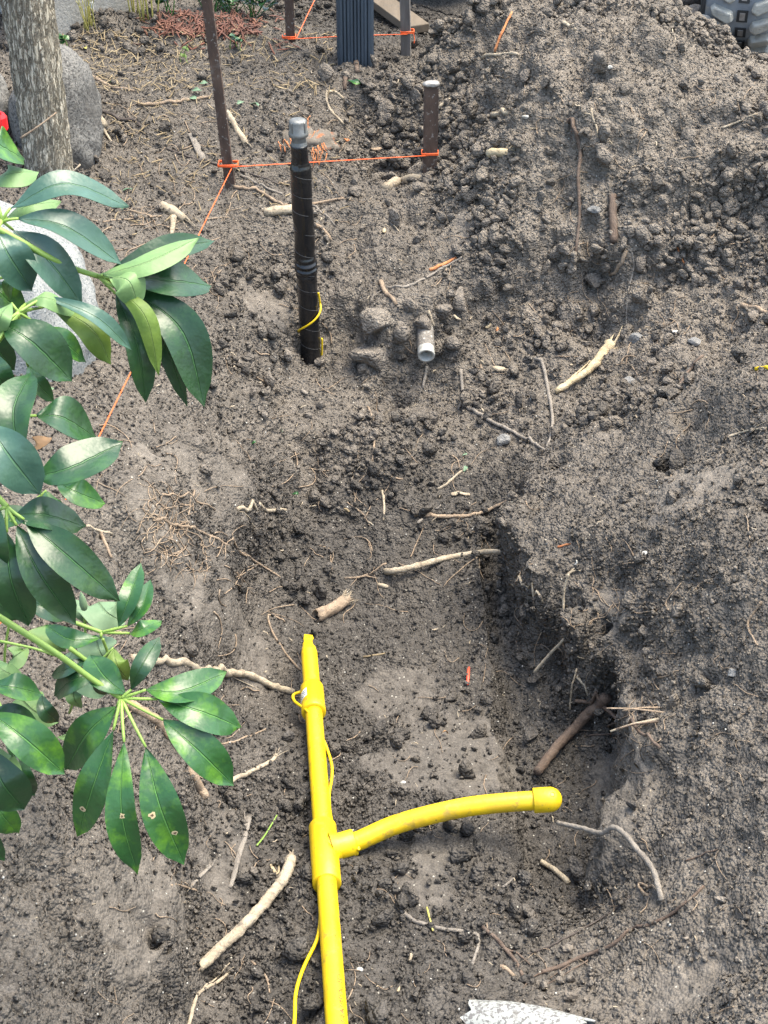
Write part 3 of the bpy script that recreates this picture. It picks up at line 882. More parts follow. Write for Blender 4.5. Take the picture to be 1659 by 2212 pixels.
# ------------------------------------------------------------------ back of the yard: walls, post, stakes, plank
def wall_slab(name, label, cat, px0, py0, px1, py1, h0, top, thick, mat, parts):
    a, b = at_h(px0, py0, h0), at_h(px1, py1, h0)
    root = empty(name, (a[0], a[1], h0 - 0.06), label, cat)
    dx = (b - a)
    L = np.linalg.norm(dx[:2])
    ex = dx / L
    eyv = np.array([-ex[1], ex[0], 0])
    for (pn, s0, s1, z0, z1, off, mt) in parts:
        V = []
        for s_ in (s0, s1):
            for t_ in (off, thick):
                for z_ in (z0, z1):
                    p = a + ex * s_ * L + eyv * t_
                    V.append((p[0], p[1], h0 - 0.06 + z_))
        F = [(0, 1, 3, 2), (4, 6, 7, 5), (0, 4, 5, 1), (2, 3, 7, 6), (0, 2, 6, 4), (1, 5, 7, 3)]
        bevel(mesh_obj(pn, V, F, mt, root, smooth=False), 0.004)
    return root
wall_slab('concrete_wall', 'low weathered concrete wall with a crack joint, behind the tree trunk', 'wall', 128, 88, 292, 30, 0.395, 0.5, 0.12, 'concrete',
          [('wall_panel', -0.25, 0.40, 0, 0.55, 0, 'concrete'), ('wall_panel', 0.415, 1.0, 0, 0.55, 0.006, 'concrete')])
# block wall at the far left: every block its own piece
a0 = at_h(-150, 130, 0.40)
bw = empty('block_wall', (a0[0], a0[1], 0.34), 'pale grey block wall at the left edge behind the tree', 'wall')
exb = np.array([1.0, 0.10, 0]); exb /= np.linalg.norm(exb)
eyb = np.array([-exb[1], exb[0], 0])
def slab(origin, s0, s1, t0, t1, z0, z1):
    V = []
    for s_ in (s0, s1):
        for t_ in (t0, t1):
            for z_ in (z0, z1):
                V.append(np.asarray(origin) + exb * s_ + eyb * t_ + np.array([0, 0, z_]))
    return V, [(0, 1, 3, 2), (4, 6, 7, 5), (0, 4, 5, 1), (2, 3, 7, 6), (0, 2, 6, 4), (1, 5, 7, 3)]
o0 = np.array([a0[0], a0[1] + 0.22, 0.34])
V, F = slab(o0, -0.5, 0.345, 0.010, 0.10, 0, 0.62)
mesh_obj('mortar', V, F, 'mortar', bw, smooth=False)
for r_ in range(5):
    x0 = -0.5 - (0.1 if r_ % 2 else 0)
    for c_ in range(5):
        s0 = x0 + c_ * 0.2
        s1 = min(s0 + 0.193, 0.35)
        s0 = max(s0, -0.5)
        if s1 - s0 < 0.02:
            continue
        V, F = slab(o0, s0, s1, 0.0, 0.09, 0.004 + r_ * 0.122, r_ * 0.122 + 0.118)
        bevel(mesh_obj('block', V, F, 'block_wall', bw, smooth=False), 0.003)

# grooved dark post
pb = at_h(767, 138, 0.33)
post = empty('grooved_post', (pb[0], pb[1], 0.25), 'slate blue grooved timber post rising behind the spoil heap', 'post')
prof = []
wd, ngr = 0.088, 9
for side in range(4):
    for k in range(ngr):
        s0 = -wd / 2 + 0.006 + k * (wd - 0.012) / ngr
        stp = (wd - 0.012) / ngr
        dp = 0.006 if k in (0, 1, 3, 4, 5, 7) else 0.002
        for (ss, dd) in ((0.05, 0), (0.62, 0), (0.72, dp), (0.95, dp)):
            p = (s0 + ss * stp, -wd / 2 + dd)
            an = side * math.pi / 2
            prof.append((p[0] * math.cos(an) - p[1] * math.sin(an), p[0] * math.sin(an) + p[1] * math.cos(an)))
n = len(prof)
V, F = [], []
tw = R(4)
for zz in (0.2, 0.6, 1.2, 2.4):
    for (x, y) in prof:
        V.append((pb[0] + x * math.cos(tw) - y * math.sin(tw), pb[1] + 0.03 + x * math.sin(tw) + y * math.cos(tw), zz))
for k in range(3):
    for j in range(n):
        F.append((k * n + j, k * n + (j + 1) % n, (k + 1) * n + (j + 1) % n, (k + 1) * n + j))
F.append(tuple(range(n))[::-1]); F.append(tuple(3 * n + j for j in range(n)))
mesh_obj('post_shaft', V, F, 'slate_paint', post, smooth=False)

def stake_bar(name, label, base, top, wid, thick, mat, head=None, angle=0.0, lflange=False, group=None):
    base, top = np.asarray(base, float), np.asarray(top, float)
    root = empty(name, base, label, 'stake', group)
    ax = (top - base); L = np.linalg.norm(ax); ax /= L
    e1 = np.array([math.cos(angle), math.sin(angle), 0]); e1 -= ax * e1.dot(ax); e1 /= np.linalg.norm(e1)
    e2 = np.cross(ax, e1)
    def bar(s0, s1, t0, t1, z0, z1, n=14, seed=1):
        rs = np.random.RandomState(seed)
        V, F = [], []
        for k in range(n):
            z = z0 + (z1 - z0) * k / (n - 1)
            for (s_, t_) in ((s0, t0), (s1, t0), (s1, t1), (s0, t1)):
                V.append(base + ax * z + e1 * (s_ + rs.uniform(-.0004, .0004)) + e2 * (t_ + rs.uniform(-.0004, .0004)))
        for k in range(n - 1):
            for j in range(4):
                F.append((k * 4 + j, k * 4 + (j + 1) % 4, (k + 1) * 4 + (j + 1) % 4, (k + 1) * 4 + j))
        F.append((3, 2, 1, 0)); F.append(tuple((n - 1) * 4 + j for j in range(4)))
        return V, F
    V, F = bar(-wid / 2, wid / 2, -thick / 2, thick / 2, 0, L)
    bevel(mesh_obj('bar', V, F, mat, root, smooth=False), 0.0012)
    if lflange:
        V, F = bar(wid / 2 + 0.0005, wid / 2 + thick, thick / 2 - wid * 0.8, thick / 2, 0, L, seed=4)
        bevel(mesh_obj('flange', V, F, mat, root, smooth=False), 0.0012)
    if head:
        V, F = rock(3, 5, 0.10, 2.0, 3, 0.85)
        V = V * np.array([wid * 0.60, wid * 0.42, 0.007])
        V = np.array([top + e1 * v[0] + e2 * v[1] + ax * v[2] for v in V])
        mesh_obj('mushroomed_head', V, F.tolist(), head, root)
    return root, e1, e2, ax
def below(p, dz=0.12):
    return (p[0], p[1], p[2] - dz)
# front left leaning bar
b1 = at_h(497, 396, 0.27)
t1 = at_y(440, -60, b1[1] - 0.01)
ax1 = (t1 - b1)
stake_bar('rusty_stake', 'tall rusty flat iron stake leaning left, tied with orange string', b1 - ax1 * 0.3, b1 + ax1 * 1.7, 0.0225, 0.008, 'rusty_iron', angle=R(-8))
b2 = at_h(928, 384, 0.225)
t2 = at_y(932, 181, b2[1])
stake_bar('short_iron_stake', 'short rusty iron stake with mushroomed hammered head, in front of the spoil heap', b2 - (t2 - b2) * 0.5, t2, 0.032, 0.012, 'rusty_iron', head='worn_steel', angle=R(8))
b3 = at_h(628, 95, 0.345)
t3 = at_y(622, -60, b3[1])
stake_bar('grey_stake', 'thin grey stake at the back, left of the slate post', b3 - (t3 - b3) * 0.5, b3 + (t3 - b3) * 2.2, 0.023, 0.012, 'rusty_iron', angle=R(5))
b4 = at_h(877, 112, 0.32)
t4 = at_y(874, -60, b4[1])
stake_bar('wooden_stake', 'weathered grey wooden stake with peg holes, right of the slate post', b4 - (t4 - b4) * 0.5, b4 + (t4 - b4) * 2.0, 0.025, 0.02, 'weathered_wood', angle=R(-6))

# plank lying behind
pa, pc = at_h(770, -25, 0.325), at_h(893, 52, 0.325)
root = np.array([pa, pc])
exp_ = (pc - pa); Lp = np.linalg.norm(exp_); exp_ /= Lp
eyp = np.array([-exp_[1], exp_[0], 0])
V = []
for s_ in (-0.05, Lp + 0.03):
    for t_ in (-0.032, 0.032):
        for z_ in (-0.006, 0.016):
            p = pa + exp_ * s_ + eyp * t_
            V.append((p[0], p[1], 0.315 + z_ + (0.02 if s_ < 0 else 0.0)))
o = mesh_obj('plank', V, [(0, 1, 3, 2), (4, 6, 7, 5), (0, 4, 5, 1), (2, 3, 7, 6), (0, 2, 6, 4), (1, 5, 7, 3)], 'plank_wood', smooth=False)
bevel(o, 0.002); set_props(o, 'muddy brown plank lying on dark ground behind the slate post', 'plank')

# tyre at the very top
tc = at_h(968, 8, 0.30)
ty = empty('tyre', (tc[0], tc[1] + 0.16, tc[2]), 'black rubber tyre standing on the ground at the top edge', 'tyre')
prof = [(0.12, -0.05), (0.13, -0.062), (0.16, -0.066), (0.185, -0.060), (0.196, -0.045), (0.20, -0.02), (0.20, 0.02), (0.196, 0.045), (0.185, 0.06), (0.16, 0.066), (0.13, 0.062), (0.12, 0.05)]
V, F = revolve(prof, 48, (tc[0], tc[1] + 0.17, tc[2] + 0.20), (0.55, -0.83, 0.05), closed=True)
mesh_obj('tread', V, F, 'tyre_rubber', ty)
V, F = revolve([(0.0, -0.02), (0.09, -0.035), (0.12, -0.045), (0.124, 0.045), (0.09, 0.03), (0.0, 0.03)], 36, (tc[0], tc[1] + 0.17, tc[2] + 0.20), (0.55, -0.83, 0.05))
mesh_obj('rim', V, F, 'worn_steel', ty)

# ------------------------------------------------------------------ excavator rubber track, top right
def build_track():
    lc = at_y(1616, 78, 4.0)
    Rr, half = 0.165, 0.098
    cx = lc[0] + 0.012
    cy, cz = lc[1] + Rr * 0.82, lc[2] + Rr * 0.60
    root = empty('excavator_track', (cx, cy, cz - Rr - 0.02), 'muddy grey rubber excavator track with chunky lugs, behind the spoil heap', 'excavator track')
    Lg = 0.9
    yaw = R(-14)
    def path(s):      # s runs round the front idler from below to above
        q = Rr * math.pi
        if s < 0:     # lower run, going back
            return (-s, -Rr, (0, -1))
        if s < q:
            an = -math.pi / 2 - s / Rr
            return (Rr * math.cos(an), Rr * math.sin(an), (math.cos(an), math.sin(an)))
        return (s - q, Rr, (0, 1))
    def place(s, x, d_):
        yy, zz, nn = path(s)
        yy, zz = yy + nn[0] * d_, zz + nn[1] * d_
        return np.array([cx + x * math.cos(yaw) - yy * math.sin(yaw), cy + x * math.sin(yaw) + yy * math.cos(yaw), cz + zz])
    ss = np.linspace(-Lg, Rr * math.pi + Lg, 150)
    xs = [-half, -half * 0.93, -0.021, 0.021, half * 0.93, half]
    V, F = [], []
    nxs = len(xs)
    for s in ss:
        for d_ in (0.0, -0.016):
            for x in xs:
                dd = d_ - (0.006 if abs(x) == half and d_ == 0 else 0)
                V.append(place(s, x, dd))
    m_ = 2 * nxs
    for k in range(len(ss) - 1):
        for j in range(nxs - 1):
            F.append((k * m_ + j, k * m_ + j + 1, (k + 1) * m_ + j + 1, (k + 1) * m_ + j))
            F.append((k * m_ + nxs + j + 1, k * m_ + nxs + j, (k + 1) * m_ + nxs + j, (k + 1) * m_ + nxs + j + 1))
        for j in (0, nxs - 1):
            F.append((k * m_ + j, (k + 1) * m_ + j, (k + 1) * m_ + nxs + j, k * m_ + nxs + j))
    mesh_obj('belt', V, F, 'track_rubber', root)
    # edge bead
    for sx in (-1, 1):
        V, F = tube([place(s, sx * (half + 0.004), -0.008) for s in ss], 0.007, 8)
        mesh_obj('edge_bead', V, F, 'dark_rubber', root)
    pitch = 0.052
    for k in range(-3, 13):
        s0 = k * pitch + 0.01
        for sx in (-1, 1):
            off = 0.5 * pitch if sx > 0 else 0
            V = []
            for (d_, g) in ((0.0, 1.0), (0.013, 0.92), (0.020, 0.80)):
                for (u, v_) in ((0.020, -0.010), (0.034, -0.020), (0.080, 0.006), (0.084, 0.020), (0.074, 0.030), (0.026, 0.012)):
                    um, vm = 0.053, 0.006
                    V.append(place(s0 + off + vm + (v_ - vm) * g, sx * (um + (u - um) * g), d_))
            F = []
            for q in range(2):
                for j in range(6):
                    F.append((q * 6 + j, q * 6 + (j + 1) % 6, (q + 1) * 6 + (j + 1) % 6, (q + 1) * 6 + j))
            F.append(tuple(12 + j for j in range(6)))
            bevel(mesh_obj('lug', V, F, 'track_lug', root, smooth=False), 0.003)
        V = [place(s0 + a_, x_, d_) for d_ in (0.0, 0.0035) for (a_, x_) in ((-.016, -.014), (-.016, .014), (.016, .014), (.016, -.014))]
        sl_ = mesh_obj('sprocket_slot', V, [(4, 5, 6, 7), (0, 1, 5, 4), (1, 2, 6, 5), (2, 3, 7, 6), (3, 0, 4, 7)], 'dark_rubber', root, smooth=False)
        V = [place(s0 + a_, x_, d_) for d_ in (0.003, 0.0055) for (a_, x_) in ((-.010, -.007), (-.010, .007), (.010, .007), (.010, -.007))]
        mesh_obj('steel_link', V, [(4, 5, 6, 7), (0, 1, 5, 4), (1, 2, 6, 5), (2, 3, 7, 6), (3, 0, 4, 7)], 'worn_steel', sl_, smooth=False)
    V, F = revolve([(0, -0.05), (0.10, -0.05), (Rr - 0.02, -0.06), (Rr - 0.018, 0.06), (0.10, 0.05), (0, 0.05)], 32, place(0, 0, -Rr) , (math.cos(yaw), math.sin(yaw), 0))
    mesh_obj('idler_wheel', V, F, 'dark_rubber', root)
build_track()
# broken blocks between heap and track
for k, (px, py, y, r_, mt, lb) in enumerate([(1495, 40, 4.12, .05, 'stone_brown', 'brown broken block under the machine, left of the rubber track'), (1525, 52, 4.0, .035, 'concrete', 'grey broken concrete lump beside the rubber track edge'),
                                             (1538, 22, 4.08, .03, 'stone_brown', 'small reddish stone touching the rubber track'), (1505, 8, 4.3, .07, 'stone_brown', 'large dark brown block in the shade left of the track')]):
    c = at_y(px, py, y)
    V, F = rock(3, 300 + k, 0.12, 1.2, 8, 0.62)
    c[2] = max(gz(c[0], c[1]) + r_ * 0.55, c[2])
    V = V * r_ * np.array([1.3, 1.0, 0.8]) + c
    V[:, 2] = np.maximum(V[:, 2], gz(c[0], c[1]) - 0.01)
    set_props(mesh_obj('rubble_block', V, F.tolist(), mt), lb, 'rubble', 'rubble beside the track')

# ------------------------------------------------------------------ tree trunk and boulders
tb = np.array([-0.692, 3.0, 0.30])
tree = empty('tree', tb, 'tree with pale furrowed grey brown bark beside the upright boulder', 'tree')
nz, ns = 140, 72
V, F = [], []
zz = np.linspace(-0.05, 1.5, nz)
for k in range(nz):
    z = zz[k]
    rr = 0.0445 + 0.012 * z + 0.012 * math.exp(-max(z, 0) / 0.05)
    cx = tb[0] - 0.015 * z + 0.006 * math.sin(z * 5)
    for j in range(ns):
        an = 2 * math.pi * j / ns
        V.append((cx + rr * math.cos(an), tb[1] + rr * math.sin(an), tb[2] + z))
V = np.array(V)
an = np.arctan2(V[:, 1] - tb[1], V[:, 0] - tb[0])
Q = np.stack([np.cos(an) * 1.0, np.sin(an) * 1.0, (V[:, 2]) * 2.2], 1)
ridge = 1 - np.abs(fbm(Q * np.array([1, 1, 1.6]), 11, 3, 201))
rad = np.stack([np.cos(an), np.sin(an), an * 0], 1)
V = V + rad * (0.0075 * (ridge - 0.7) + 0.003 * fbm(Q, 2.0, 2, 207))[:, None]
for k in range(nz - 1):
    for j in range(ns):
        F.append((k * ns + j, k * ns + (j + 1) % ns, (k + 1) * ns + (j + 1) % ns, (k + 1) * ns + j))
mesh_obj('trunk', V, F, 'trunk_bark', tree)
# limbs above the picture so that the tree goes on
for k, (dx, dy) in enumerate(((0.28, 0.1), (-0.3, 0.2), (0.02, -0.25))):
    p0 = np.array([tb[0] - 0.02, tb[1], tb[2] + 1.47])
    V, F = tube(catmull([p0, p0 + (dx * 0.4, dy * 0.4, 0.35), p0 + (dx, dy, 0.9)], 14), np.linspace(0.045, 0.02, 14), 14, rough=0.05, seed=k)
    mesh_obj('limb', V, F, 'trunk_bark', tree)

def boulder(name, label, c, rad_, mat, seed, rough=0.10, sc=0.9, facets=5, cut=0.85, rot=(0, 0, 0), power=None):
    V, F = rock(5, seed, rough, sc, facets, cut)
    if power:
        V = np.sign(V) * np.abs(V) ** power
        V /= np.abs(V).max(axis=0)
    V = V * np.asarray(rad_)
    V += (V / np.linalg.norm(V, axis=1)[:, None]) * (0.006 * fbm(V, 22, 4, seed + 9))[:, None]
    from mathutils import Euler
    M = np.array(Euler(rot).to_matrix())
    V = V @ M.T + np.asarray(c)
    return set_props(mesh_obj(name, V, F.tolist(), mat), label, 'boulder')
boulder('boulder', 'upright rounded grey boulder with white lichen spots, right of the tree trunk', (-0.70, 3.18, 0.395), (0.096, 0.10, 0.165), 'granite_dark', 21, 0.07, 1.3, 4, 0.92, (R(-14), 0, R(4)), 0.84)
boulder('boulder', 'large pale speckled granite boulder half hidden by the leaves', (-0.700, 2.37, 0.305), (0.205, 0.27, 0.25), 'granite_pale', 33, 0.07, 1.1, 11, 0.74, (R(-25), R(14), R(8)))
boulder('boulder', 'dark reddish stone left of the tree trunk', (-0.93, 3.22, 0.42), (0.13, 0.10, 0.12), 'stone_grey', 45, 0.10, 1.0, 5, 0.85)
# red cap on the stone
rc = un(-3, 262, 2.86)
redo = empty('red_cap', rc, 'bright red plastic cap on top of the pale boulder, left edge', 'cap')
V, F = revolve([(0, -0.016), (0.0155, -0.016), (0.0165, -0.014), (0.0165, 0.008), (0.012, 0.0145), (0, 0.0148)], 10, rc)
mesh_obj('shell', V, F, 'red_plastic', redo, smooth=False)
V, F = revolve([(0.0, 0.0148), (0.007, 0.0150), (0.0065, 0.019), (0, 0.019)], 12, rc)
mesh_obj('knob', V, F, 'red_plastic', redo)
# dry stalk leaning over the trunk
P_ = [un(45, 298, 2.93), un(80, 275, 2.92), un(122, 243, 2.93)]
V, F = tube(catmull(P_, 12), np.linspace(0.0022, 0.0015, 12), 6)
set_props(mesh_obj('dry_stalk', V, F, 'root_tan'), 'thin dry stalk leaning across the tree trunk', 'stalk')
V, F = tube([un(150, 378, 3.0), un(174, 355, 3.0)], 0.0016, 6)
set_props(mesh_obj('dry_stalk', V, F, 'root_pale'), 'short pale broken stalk in front of the upright boulder', 'stalk')

# ------------------------------------------------------------------ strings
def string(name, label, P_, r_=0.0011, sag=0.0, mat='orange_string', cat='string', parent=None):
    P_ = [np.asarray(p, float) for p in P_]
    pts = []
    for a, b in zip(P_[:-1], P_[1:]):
        for k in range(10):
            s = k / 10
            pts.append(a * (1 - s) + b * s - np.array([0, 0, sag * 4 * s * (1 - s)]))
    pts.append(P_[-1])
    V, F = tube(pts, r_, 6)
    o = mesh_obj(name, V, F, mat, parent)
    if label:
        set_props(o, label, cat)
    return o
def wrap(center, ax, e1, e2, hw, ht, turns, r_, pitch):
    out = []
    for k in range(int(turns * 8) + 1):
        an = 2 * math.pi * k / 8
        x, y = math.cos(an), math.sin(an)
        m_ = max(abs(x), abs(y))
        out.append(center + e1 * (x / m_) * hw + e2 * (y / m_) * ht + ax * (k / 8 * pitch))
    return out
E1, E2, EZ = np.array([1.0, 0, 0]), np.array([0, 1.0, 0]), np.array([0, 0, 1.0])
sL = at_y(492, 361, b1[1] - 0.012)
sR = at_y(925, 336, b2[1] - 0.010)
st1 = empty('guide_string', sL, 'taut orange string running past the black riser between two iron stakes', 'string')
string('line', None, [sL, sR], parent=st1)
V, F = tube(wrap(sL + (0, 0.012, 0), EZ, E1, E2, 0.021, 0.014, 3, 0.001, 0.0018), 0.0012, 5)
mesh_obj('wrapping', V, F, 'orange_string', st1)
V, F = tube(wrap(sR + (0.004, 0.010, 0), EZ, E1, E2, 0.0185, 0.0115, 3, 0.001, 0.0018), 0.0012, 5)
mesh_obj('wrapping', V, F, 'orange_string', st1)
sEnd = un(-120, 1562, 2.0)
sEnd[2] = max(sEnd[2], 0.37)
st2 = empty('guide_string', sL, 'orange string slanting down from the leaning stake to the lower left', 'string')
string('line', None, [sL + (0.008, -0.004, -0.002), un(213, 945, depth_of(at_h(213, 945, 0.315))), un(0, 1347, depth_of(at_h(0, 1347, 0.375)))], parent=st2)
q3, q4 = at_y(622, 85, b3[1] - 0.015), at_y(880, 74, b4[1] - 0.015)
st3 = empty('guide_string', q3, 'orange string tied between the two back stakes, behind the slate post', 'string')
mid3 = at_y(764, 77, pb[1] + 0.09)
string('line', None, [q3, mid3, q4], parent=st3)
V, F = tube(wrap(q3 + (0.002, 0.015, 0), EZ, E1, E2, 0.0165, 0.012, 3, .001, .002), 0.0012, 5)
mesh_obj('wrapping', V, F, 'orange_string', st3)
V, F = tube(wrap(q4 + (0.0, 0.015, 0), EZ, E1, E2, 0.0165, 0.014, 3, .001, .002), 0.0012, 5)
mesh_obj('wrapping', V, F, 'orange_string', st3)
string('loose_end', None, [q4 + (0.016, 0.0, 0), q4 + (0.018, -0.002, -0.012), q4 + (0.017, -0.004, -0.022)], parent=st3)
string('guide_string', 'orange string climbing from the thin grey stake to the top edge', [at_y(640, 83, b3[1] - 0.02), at_y(682, -5, b3[1] + 0.4), at_y(730, -110, b3[1] + 0.9)])

# ------------------------------------------------------------------ taped gas riser
rb, rt = at_h(672, 768, 0.045), None
rt = at_y(643, 262, rb[1])
axr = rt - rb
Lr = np.linalg.norm(axr); axr = axr / Lr
riser = empty('gas_riser', rb, 'upright black tape wrapped gas riser with grey galvanised cap', 'pipe')
e1 = np.cross(axr, [0, 1.0, 0]); e1 /= np.linalg.norm(e1); e2 = np.cross(axr, e1)
sides, nk = 56, 260
V, F = [], []
body0, body1 = -0.10, Lr - 0.046
rs = np.random.RandomState(3)
for k in range(nk):
    z = body0 + (body1 - body0) * k / (nk - 1)
    for j in range(sides):
        an = 2 * math.pi * j / sides
        r0 = 0.0200
        if z > body1 - 0.055:
            r0 = 0.0160 + 0.0040 * max(0, min(1, (body1 - 0.040 - z) / 0.012 + 0.5))
        pitch = 0.040 + 0.006 * math.sin(z * 23)
        f = ((z + an / (2 * math.pi) * 0.020 + 0.004 * math.sin(an * 2 + z * 40)) / pitch) % 1.0
        r0 += 0.0006 * (1 - f) + (0.0005 if f < 0.05 else 0)
        wrk = math.exp(-((z - 0.205) / 0.018) ** 2)
        r0 += wrk * 0.0022 * math.sin(z * 480 + 2.6 * math.sin(an)) + 0.0014 * wrk
        r0 += 0.0007 * math.sin(z * 95 + 1.5 * math.sin(an + z * 30)) * math.sin(an * 2 + z * 17)
        r0 += 0.0004 * math.sin(an * 3 + z * 60)
        V.append(rb + axr * z + (e1 * math.cos(an) + e2 * math.sin(an)) * r0)
for k in range(nk - 1):
    for j in range(sides):
        F.append((k * sides + j, k * sides + (j + 1) % sides, (k + 1) * sides + (j + 1) % sides, (k + 1) * sides + j))
F.append(tuple((nk - 1) * sides + j for j in range(sides)))
mesh_obj('tape_wrap', V, F, 'black_tape', riser)
# visible tape edges: thin light spiral seams
seam = []
for k in range(0, 560):
    z = -0.02 + (body1 - 0.03) * k / 560
    an = -2 * math.pi * (z + 0.004 * math.sin(z * 37)) / 0.041
    seam.append(rb + axr * z + (e1 * math.cos(an) + e2 * math.sin(an)) * 0.0206)
V, F = tube(seam, 0.00035, 5)
mesh_obj('tape_edge', V, F, 'tape_seam', riser)
ztop = body1
prof = [(0.0150, ztop - 0.012), (0.0150, ztop + 0.006), (0.0132, ztop + 0.008)]
for k in range(6):
    prof += [(0.0138, ztop + 0.0085 + k * 0.0022), (0.0128, ztop + 0.0096 + k * 0.0022)]
prof += [(0.0128, ztop + 0.026)]
V, F = revolve(prof, 40, rb, axr)
mesh_obj('threaded_neck', V, F, 'galvanised', riser)
c0 = ztop + 0.018
V, F = revolve([(0.0140, c0), (0.0187, c0), (0.0190, c0 + 0.001), (0.0190, c0 + 0.007), (0.0172, c0 + 0.009), (0.0170, c0 + 0.027), (0.0155, c0 + 0.0305), (0.010, c0 + 0.0325), (0, c0 + 0.0330)], 44, rb, axr)
capo = mesh_obj('pipe_cap', V, F, 'galvanised', riser)
for k in range(4):
    an = math.pi / 2 * k + 0.9
    dr = e1 * math.cos(an) + e2 * math.sin(an)
    tg = np.cross(axr, dr)
    V = []
    for (a_, r_, h_) in ((-1, .0165, .009), (1, .0165, .009), (1, .0192, .010), (-1, .0192, .010), (-1, .0160, .029), (1, .0160, .029), (1, .0176, .028), (-1, .0176, .028)):
        V.append(rb + axr * (c0 + h_) + dr * r_ + tg * a_ * 0.0016)
    mesh_obj('cap_rib', V, [(0, 1, 2, 3), (4, 7, 6, 5), (0, 4, 5, 1), (1, 5, 6, 2), (2, 6, 7, 3), (3, 7, 4, 0)], 'galvanised', capo, smooth=False)
# tracer wire round the riser
pts = []
toc = -np.array([0, 1.0, 0])
a_r = math.atan2(np.dot(e2, [1.0, 0, 0]), np.dot(e1, [1.0, 0, 0]))
a_f = math.atan2(np.dot(e2, toc), np.dot(e1, toc))
dirn = 1 if ((a_f - a_r + math.pi) % (2 * math.pi) - math.pi) > 0 else -1
for k in range(50):
    s = k / 49
    z = 0.140 - 0.085 * s
    th = a_r + dirn * math.pi * (-0.10 + 1.12 * max(0, (s - 0.30) / 0.70) ** 0.9)
    pts.append(rb + axr * z + (e1 * math.cos(th) + e2 * math.sin(th)) * (0.0225 + 0.003 * math.sin(s * math.pi)))
V, F = tube(pts, 0.0021, 8)
mesh_obj('tracer_wire', V, F, 'yellow_wire', riser)
pts = [rb + axr * z + (e1 * math.cos(a_r) + e2 * math.sin(a_r)) * (0.0222 + 0.002 * math.sin(z * 40)) for z in np.linspace(0.040, -0.03, 14)]
V, F = tube(pts, 0.0021, 8)
mesh_obj('tracer_wire', V, F, 'yellow_wire', riser)

# ------------------------------------------------------------------ yellow gas pipe in the trench
RP = 0.01335
def on_floor(px, py, lift):
    p, n_ = hit(px, py)
    # the point of the sight line that is 'lift' above the ground there
    return at_h(px, py, p[2] + lift)
dUp = (pA - pT) / np.linalg.norm(pA - pT)
dDn = (pC - pT) / np.linalg.norm(pC - pT)
pipe = empty('gas_pipe', (pT[0], pT[1], pT[2] - RP), 'yellow plastic gas pipe with a tee and a capped curved branch in the trench', 'pipe')
# upper run to the broken end
nl, sd = 40, 36
V, F = [], []
path_ = [pT + (pA - pT) * s for s in np.linspace(0.0, 1.0, nl)]
T_, N_, B_ = frames(path_)
for k in range(nl):
    for j in range(sd):
        an = 2 * math.pi * j / sd
        V.append(path_[k] + (N_[k] * math.cos(an) + B_[k] * math.sin(an)) * RP)
for k in range(nl - 1):
    for j in range(sd):
        F.append((k * sd + j, k * sd + (j + 1) % sd, (k + 1) * sd + (j + 1) % sd, (k + 1) * sd + j))
mesh_obj('pipe_run', V, F, 'yellow_plastic', pipe)
# crushed and torn end
V, F = [], []
rs = np.random.RandomState(9)
ne = 14
dE = pE - pA
LE = np.linalg.norm(dE); dE = dE / LE
side_v = np.cross(dE, [0, 0, 1.0]); side_v /= np.linalg.norm(side_v)
up_v = np.cross(side_v, dE)
for k in range(ne):
    s = k / (ne - 1)
    wv = RP * (1 - 0.42 * min(1, s / 0.6) ** 1.3)
    hv = RP * (1 - 0.80 * min(1, s / 0.7) ** 1.1)
    for j in range(sd):
        an = 2 * math.pi * j / sd
        jag = (rs.uniform(-0.005, 0.004) if k == ne - 1 else 0) + (0.004 * math.sin(an * 3) if k >= ne - 2 else 0)
        notch = 0.0012 * math.sin(s * 22 + 1.3 * math.cos(an)) * s
        cx = math.cos(an)
        V.append(pA + dE * (LE * s + jag) + side_v * (cx * wv + notch + (0.10 * RP * s * math.sin(s * 9))) + up_v * (math.sin(an) * hv - 0.006 * s))
for k in range(ne - 1):
    for j in range(sd):
        F.append((k * sd + j, k * sd + (j + 1) % sd, (k + 1) * sd + (j + 1) % sd, (k + 1) * sd + j))
F.append(tuple((ne - 1) * sd + j for j in range(sd)))
be = mesh_obj('broken_end', V, F, 'yellow_plastic', pipe)
be['label'] = 'flattened torn end of the yellow pipe'
# lower run
path_ = catmull([pT, pT + (pC - pT) * 0.5, pC, pC + (pC - pT) * 0.35 + np.array([0, 0, 0.004])], 60)
V, F = tube(path_, RP, sd)
mesh_obj('pipe_run', V, F, 'yellow_plastic', pipe)
# coupling
cA, cB = at_h(678, 1541, hA + 0.28 * (hB - hA)), None
sA = np.linalg.norm(at_h(676, 1543, hA + 0.3 * (hB - hA)) - pA)
sB = np.linalg.norm(at_h(671, 1486, hA + 0.2 * (hB - hA)) - pA)
def on_run(s):
    return pA - dUp * s
RC = 0.0190
prof = [(RP, 0), (RC - 0.0012, 0), (RC, 0.0015), (RC, 0.013), (RC - 0.0006, 0.0145), (RC - 0.0006, sA - sB - 0.002), (RC - 0.002, sA - sB - 0.0006), (RP, sA - sB)]
V, F = revolve(prof, 48, on_run(sA), dUp)
coup = mesh_obj('coupling', V, F, 'yellow_plastic', pipe)
